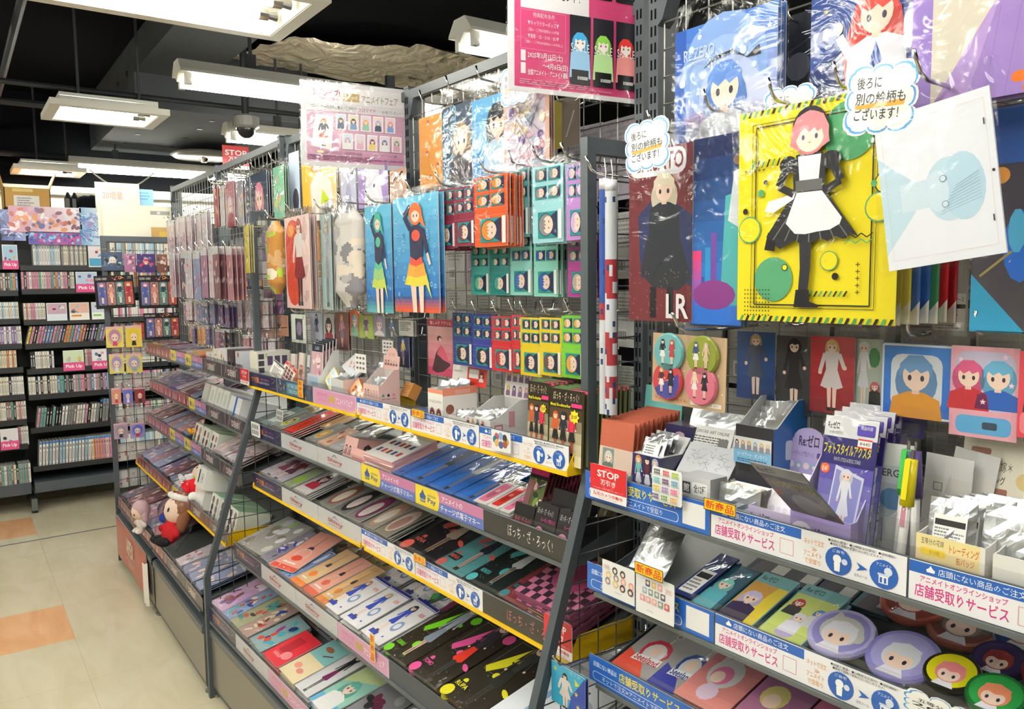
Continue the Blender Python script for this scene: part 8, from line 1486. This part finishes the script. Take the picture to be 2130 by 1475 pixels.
for i, (px, c, h1, h2, nm) in enumerate((((219, 680, 258, 722), '#e8d870', '#c08aa8', '#d84a7a', 'yellow sticker with a pink-haired head'), ((260, 678, 296, 721), '#e8d060', '#e8c83a', '#333', 'yellow sticker with a blonde head'), ((226, 737, 259, 776), '#e4d878', '#a890c8', '#e8e8ec', 'yellow sticker with a lilac-haired head'), ((261, 736, 297, 774), '#e4d470', '#a8a0cc', '#9ab', 'yellow sticker with a silver-lilac head'),
        ((231, 808, 253, 840), '#d89a98', '#e09a70', '#c44', 'small rose sticker with an orange head'), ((255, 808, 277, 839), '#8a7ac0', '#6a7ad8', '#eee', 'small violet sticker with a blue head'), ((279, 807, 303, 838), '#8a4a50', '#a83a40', '#333', 'small dark red sticker'), ((236, 882, 267, 911), '#b8a0b8', '#a098a8', '#445', 'small mauve sticker with a grey head'), ((270, 881, 302, 909), '#a898cc', '#5a6ac8', '#c44', 'small violet sticker with a dark blue head'))):
    onend('character_sticker', nm+' on the far end frame', 'sticker', px, twochib(c, h1, h2), bagd=True, col=c)
for i, z in enumerate((1.12, .93, .74, .55, .40)):
    for j in range(6): m_ = farmesh(.05, .1, ['#d8d6d4', '#c9c8c6', '#e0dedc'][j % 3], j); o = link('hanging_pack', m_); p = wr('C', -.03-.01*(j % 2), .31-j*.055, z); o.matrix_world = Matrix.Translation(p) @ Matrix.Rotation(math.pi/2, 4, 'Z'); tag(o, f'{od(j)} pale pack in the {od(i)} row inside the far end mesh', 'pack')
# flat goods on the five far shelves
def farshelf(k, s0, s1, n, h, pal, seed, back=0, lift=.045, pile=3):
    R = RS(seed); P = (s1-s0)/n; df, zb, ti, _ = SH['C'+str(k)]; T = math.radians(ti)
    row = 'back' if back else 'front'
    for i in range(n):
        c = R.choice(pal); w_ = P*.93; m_ = farmesh(round(w_, 2), h, c, R.randrange(4)); s = s0+P*(i+.5); yw = R.uniform(-9, 9)
        for j in range(pile):
            o = link('flat_pack', m_); d = df-.014-back*math.cos(T); z = zb+.014+back*math.sin(T)+lift-j*.008+R.uniform(-.003, .003); put(o, 'C', s, d, z, yw+R.uniform(-3, 3), -(90-ti-R.uniform(0, 3)))
            if j == 0: tag(o, f'{CN.get(c, "pale")} bagged pack, {od(i)} from the left, {row} of the far {LV[k]}', 'pack')
            else: tag(o, f'bagged pack under the {od(i)} one, {row} of the far {LV[k]}', 'pack', f'pile under the {od(i)} {row} pack, far {LV[k]}')
farshelf(1, .03, .82, 8, .14, CP, 11); farshelf(2, .03, .95, 9, .15, CP, 12); farshelf(2, .03, .95, 8, .13, CP, 22, .14, .03, 2)
farshelf(3, .03, .9, 8, .16, CP, 13); farshelf(3, .03, 1.7, 12, .13, CP, 23, .15, .03, 2); farshelf(4, .03, 1.1, 9, .18, CP, 14); farshelf(4, .03, 1.1, 8, .15, CP, 24, .18, .03, 2)
farshelf(5, .03, .95, 7, .22, CP, 15, 0, .055); farshelf(5, .03, 1.7, 11, .16, CP, 25, .2, .04, 2); farshelf(5, 1.3, 1.72, 4, .2, ['#8a94b4', '#c9c0c8', '#6a7a98'], 16); farshelf(3, 1.35, 1.72, 4, .16, ['#c9c0c8', '#c4b4bc'], 17, 0, .06)
def cbox(k, s, d, w_, dp, h, col, label, front=None, side=None, top=None, dz=.012, yaw=0, cat='box'):
    o = pbox('carton', w_, dp, h, col, front, side, top); on(o, 'C', k, s, d, yaw, dz); tag(o, label, cat); return o
dotsf = lambda n, cs: (lambda A: (A.rect(0, 0, 1, 1, '#eceae6'), [A.circ(.25+(i % 2)*.5, .75-(i//2)*.3, .14, cs[i % len(cs)]) for i in range(n)]))
for i, (s, w_, h, c, lb) in enumerate(((.90, .09, .05, '#e8e4d8', 'open cream carton'), (1.02, .1, .06, '#e0a870', 'orange and white carton'), (1.14, .08, .05, '#c83c34', 'small red carton'), (1.25, .09, .07, '#e8e8e4', 'white carton with green mark'), (1.36, .09, .09, '#ece8dc', 'tall cream carton'), (1.47, .08, .10, '#e4e4e8', 'white carton with a dark picture'), (1.57, .08, .10, '#4a3c40', 'dark brown illustrated carton'), (1.68, .08, .10, '#c8ccd8', 'pale blue illustrated carton'))):
    cbox(1, s, .15, w_, .13, h, c, lb+' on the far top shelf', front=(lambda A, c=c, i=i: (A.rect(0, 0, 1, 1, c), mess(A, RS(i+90), 4, ['#7a8a58', '#c05a48', '#8a6a60', '#fff'])))) 
for i in range(3): cbox(1, 1.45+i*.1, .02, .09, .05, .2, '#c8a8a0', f'{ORD[i]} tall illustrated carton behind the far top shelf goods', front=(lambda A, i=i: (A.rect(0, 0, 1, 1, '#b89890'), bust(A, '#5a3a38', '#e8e0dc'))))
for i, (s, c) in enumerate(((1.08, '#d0ccc8'), (1.19, '#eceae6'), (1.29, '#eceae6'), (1.39, '#e8e8e6'))): cbox(2, s, .15, .085, .16, .12, c, f'{ORD[i]} upright white carton on the far second shelf', front=(lambda A: (A.rect(.3, .45, .7, .85, '#c8d8c8'), A.rect(.2, .08, .8, .25, '#a8d0e0'))))
o = cbox(2, 1.54, .152, .15, .16, .11, '#f0f0f2', 'white carton with blue zigzag edge on the far second shelf', front=lambda A: (A.rect(.45, 0, .6, 1, '#2a70c8'), A.text('アソビ', .1, .3, .4, .5, '#4a90b8', .01)), top=lambda A: A.rect(0, 0, 1, .3, '#2a78d0'))
for i, (s, dz, w_) in enumerate(((1.0, .012, .13), (1.14, .012, .11), (1.27, .012, .10))): cbox(3, s, .17, w_, .15, .11, '#dfe8d8', f'{ORD[i]} green-topped white carton on the far third shelf', front=dotsf(6, ['#7a4a48', '#b08a80', '#5a6a58']), top=lambda A: A.rect(0, 0, 1, 1, '#a8c8a0'))
cbox(4, 1.27, .235, .15, .12, .085, '#e8e6e2', 'lower white wrapped carton of the pair on the far fourth shelf', dz=.03); cbox(4, 1.30, .23, .14, .11, .085, '#eceae8', 'upper white carton marked 1 of the pair on the far fourth shelf', front=lambda A: (A.ring(.7, .5, .14, '#333', '#eceae8', .1), A.text('1', .67, .4, .73, .6, '#333', .02), A.rect(.28, .2, .4, .85, '#222')), dz=.118)
for i, s in enumerate((1.45, 1.58, 1.70)): cbox(4, s, .22, .11, .13, .10, '#e4e8dc', f'{ORD[i]} green-striped white carton on the far fourth shelf', front=dotsf(6, ['#5a4a48', '#8a7a70']), top=lambda A: A.rect(0, 0, 1, 1, '#7ab088'))
for i, s in enumerate((1.45, 1.6)): cbox(5, s+.02, .1, .14, .12, .12, '#dddcd8', f'{ORD[i]} plain white carton at the back of the far lowest shelf', dz=.02)
# plush dolls in clear bags
def plush(k, s, d, dz, sc, hair, body, hat, label, yaw=0, tilt=0, roll=0, extra=None):
    r = empty('plush_doll', label, 'plush toy'); mb = MB(); mb.blob((0, 0, .13*sc), (.055*sc, .05*sc, .055*sc), '#f0d4c0', 'cloth', 18, 12); mb.build('head', r, True)
    mb = MB(); mb.blob((0, .014*sc, .14*sc), (.066*sc, .056*sc, .066*sc), hair, 'cloth', 18, 12, .03, 3)
    for x in (-.05, .05): mb.blob((x*sc, .01*sc, .10*sc), (.022*sc, .025*sc, .05*sc), hair, 'cloth', 10, 8, .05, 5)
    mb.build('hair', r, True)
    mb = MB(); mb.blob((0, 0, .045*sc), (.04*sc, .032*sc, .05*sc), body, 'cloth', 16, 10); mb.tube([(-.03*sc, 0, .065*sc), (-.07*sc, -.01*sc, .04*sc)], [.016*sc, .012*sc], body, 'cloth', 10); mb.tube([(.03*sc, 0, .065*sc), (.07*sc, -.01*sc, .04*sc)], [.016*sc, .012*sc], body, 'cloth', 10)
    mb.blob((-.022*sc, -.03*sc, .005*sc), (.02*sc, .03*sc, .018*sc), '#2a2a2e' if hat else body, 'cloth', 10, 8); mb.blob((.022*sc, -.03*sc, .005*sc), (.02*sc, .03*sc, .018*sc), '#2a2a2e' if hat else body, 'cloth', 10, 8); mb.build('body', r, True)
    if hat:
        mb = MB(); mb.tube([(0, .01*sc, .18*sc), (.01*sc, .012*sc, .22*sc), (.05*sc, .01*sc, .245*sc), (.08*sc, 0, .20*sc)], [.05*sc, .035*sc, .018*sc, .008*sc], hat, 'cloth', 14); mb.build('hat', r, True)
        mb = MB(); mb.tube([(.055*sc*math.cos(a), .01*sc+.05*sc*math.sin(a), .178*sc) for a in [i*math.pi/6 for i in range(13)]], .012*sc, '#f2f0ee', 'cloth', 8); mb.blob((.085*sc, 0, .195*sc), (.018*sc,)*3, '#f2f0ee', 'cloth', 10, 8); mb.build('hat_trim', r, True)
    for x in (-.02, .02): mb = MB(); mb.blob((x*sc, -.046*sc, .125*sc), (.006*sc, .004*sc, .009*sc), '#3a2a2a', 'gloss', 8, 6); mb.build('eye', r, True)
    R = RS(int(s*100)); mb = MB(); n, K = 16, 10
    for i in range(K+1):
        t = i/K; q = math.sin(math.pi*(.12+.8*t))**.6
        for j in range(n): a = 2*math.pi*j/n; mb.v.append((.085*sc*q*math.cos(a)*(1+R.uniform(-.1, .1)), .065*sc*q*math.sin(a)*(1+R.uniform(-.1, .1)), -.02*sc+.28*sc*t))
    for i in range(K):
        for j in range(n): mb.f.append((i*n+j, i*n+(j+1) % n, (i+1)*n+(j+1) % n, (i+1)*n+j)); mb.c.append((1, 1, 1)); mb.m.append('film')
    mb.build('clear_bag', r, True); on(r, 'C', k, s, d, yaw, dz, tilt, roll); return r
plush(5, 1.13, .33, .075, 1.15, '#8a5a42', '#c8202c', '#d0202c', 'brown-haired plush doll in a red and white outfit inside a clear bag', 10, -8)
plush(5, .90, .27, .09, .9, '#1f2a5c', '#2a3f9a', None, 'navy plush doll in a clear bag left of the red-hatted one', -20, -20)
plush(5, .74, .36, .05, .7, '#c8a8b0', '#e8dcd8', None, 'small pale plush doll hanging over the lowest far rail', 15, 20)
plush(4, .98, .22, .07, .65, '#e8d020', '#e8e4e8', None, 'yellow-haired plush doll lying on the far fourth shelf', 0, -50); plush(3, .93, .16, .06, .5, '#26262a', '#e8a028', None, 'small black-haired plush in orange on the far third shelf', 0, -40)
# red banner on the base
a, c = bl('C', 1, .354, 238, 1075), bl('C', 1, .354, 301, 1253)
mb = MB(); z0, z1, s0, s1 = .045, .262, .0, .80; n = 10; pts = []
for i in range(n): mb.face([(s0+(s1-s0)*i/n, -.003*math.sin(i), z0), (s0+(s1-s0)*(i+1)/n, -.003*math.sin(i+1), z0), (s0+(s1-s0)*(i+1)/n, -.003*math.sin(i+1), z1), (s0+(s1-s0)*i/n, -.003*math.sin(i), z1)], '#b4342a', 'gloss')
for i in range(4): mb.face([(s1+.02*i, -.006-.012*(i % 2), z0-.01), (s1+.02*(i+1), -.006-.012*((i+1) % 2), z0-.01), (s1+.02*(i+1), -.006-.012*((i+1) % 2), z1-.05+.01*i), (s1+.02*i, -.006-.012*(i % 2), z1-.03)], '#e8e2dc', 'gloss')
mb.box(s0, s1, .0035, .005, z0, z1, '#e0dcd8', 'paper'); A = Art(mb, s1-s0, z1-z0, O=(s0, -.005, z0), m='gloss'); A.text('APEX', .4, .42, .64, .82, '#e8dcd4', .02); A.rect(.38, .3, .66, .32, '#d8a8a0'); A.text('LEGENDS', .44, .18, .6, .26, '#e0b8b0')
o = mb.build('base_banner'); put(o, 'C', 0, .366, 0); tag(o, 'red banner with white lettering taped to the far gondola base', 'banner')
# pouch hanging low on the near end frame
hang('A', .2, (1147, 1372, 1217, 1500), lambda A: (A.rect(0, 0, 1, 1, '#3ab0dc'), A.poly([(.55, .3), (1, 1), (1, .3)], '#1f48b0'), A.poly([(.5, 0), (.6, .35), (1, .3), (1, 0)], '#2a50b8'), [A.star(x, y, .06, '#e8e040', 5) for x, y in ((.12, .85), (.75, .5), (.8, .2))], A.poly([(.7, .85), (.85, .75), (.72, .68)], '#e8e040'), A.text('コリコ', .55, .92, .85, .97, '#e8f0f8'), fig(A, '#26222c', '#e8e4e4', '#e6dcd8', x=.42, w=.55, y0=0, y1=.86)), 'acrylic_charm_pack', 'sky blue charm pack with a black-haired figure hanging by the slanted frame', 'pack', (.02, .004), seed=900, stack=1)
# goods glimpsed through the near end mesh
lay('B', 3, 0, 0, 0, 0, .2, cardart('#c0708f', lambda A: ([A.rect(i*.1, j*.1, i*.1+.1, j*.1+.1, '#3a2434') for i in range(10) for j in range(10) if (i+j) % 2], A.ell(.5, .5, .3, .25, '#b04a78'))), 'square_pouch', 'pink and black chequered pack topping the pile seen through the side mesh', 'pack', n=8, seed=910, lift=.07, sp=(1.60, 1.78), t=.007, edge='#8a4a68')
for i, (z, c, nm) in enumerate(((1.03, '#26242a', 'black BOCCHI'), )): 
    o = pbox('carton', .12, .16, .09, c, None, lambda A: (A.rect(0, 0, 1, 1, '#201e22'), A.vtext('BOCCHI THE ROCK', .62, .05, .8, .95, '#c03068', .03), A.circ(.3, .7, .16, '#d8c890'), A.circ(.3, .25, .16, '#a84048'))); put(o, 'B', 1.72, .12, .99, 0, -16); tag(o, 'black carton with pink sideways lettering seen through the side mesh', 'carton')
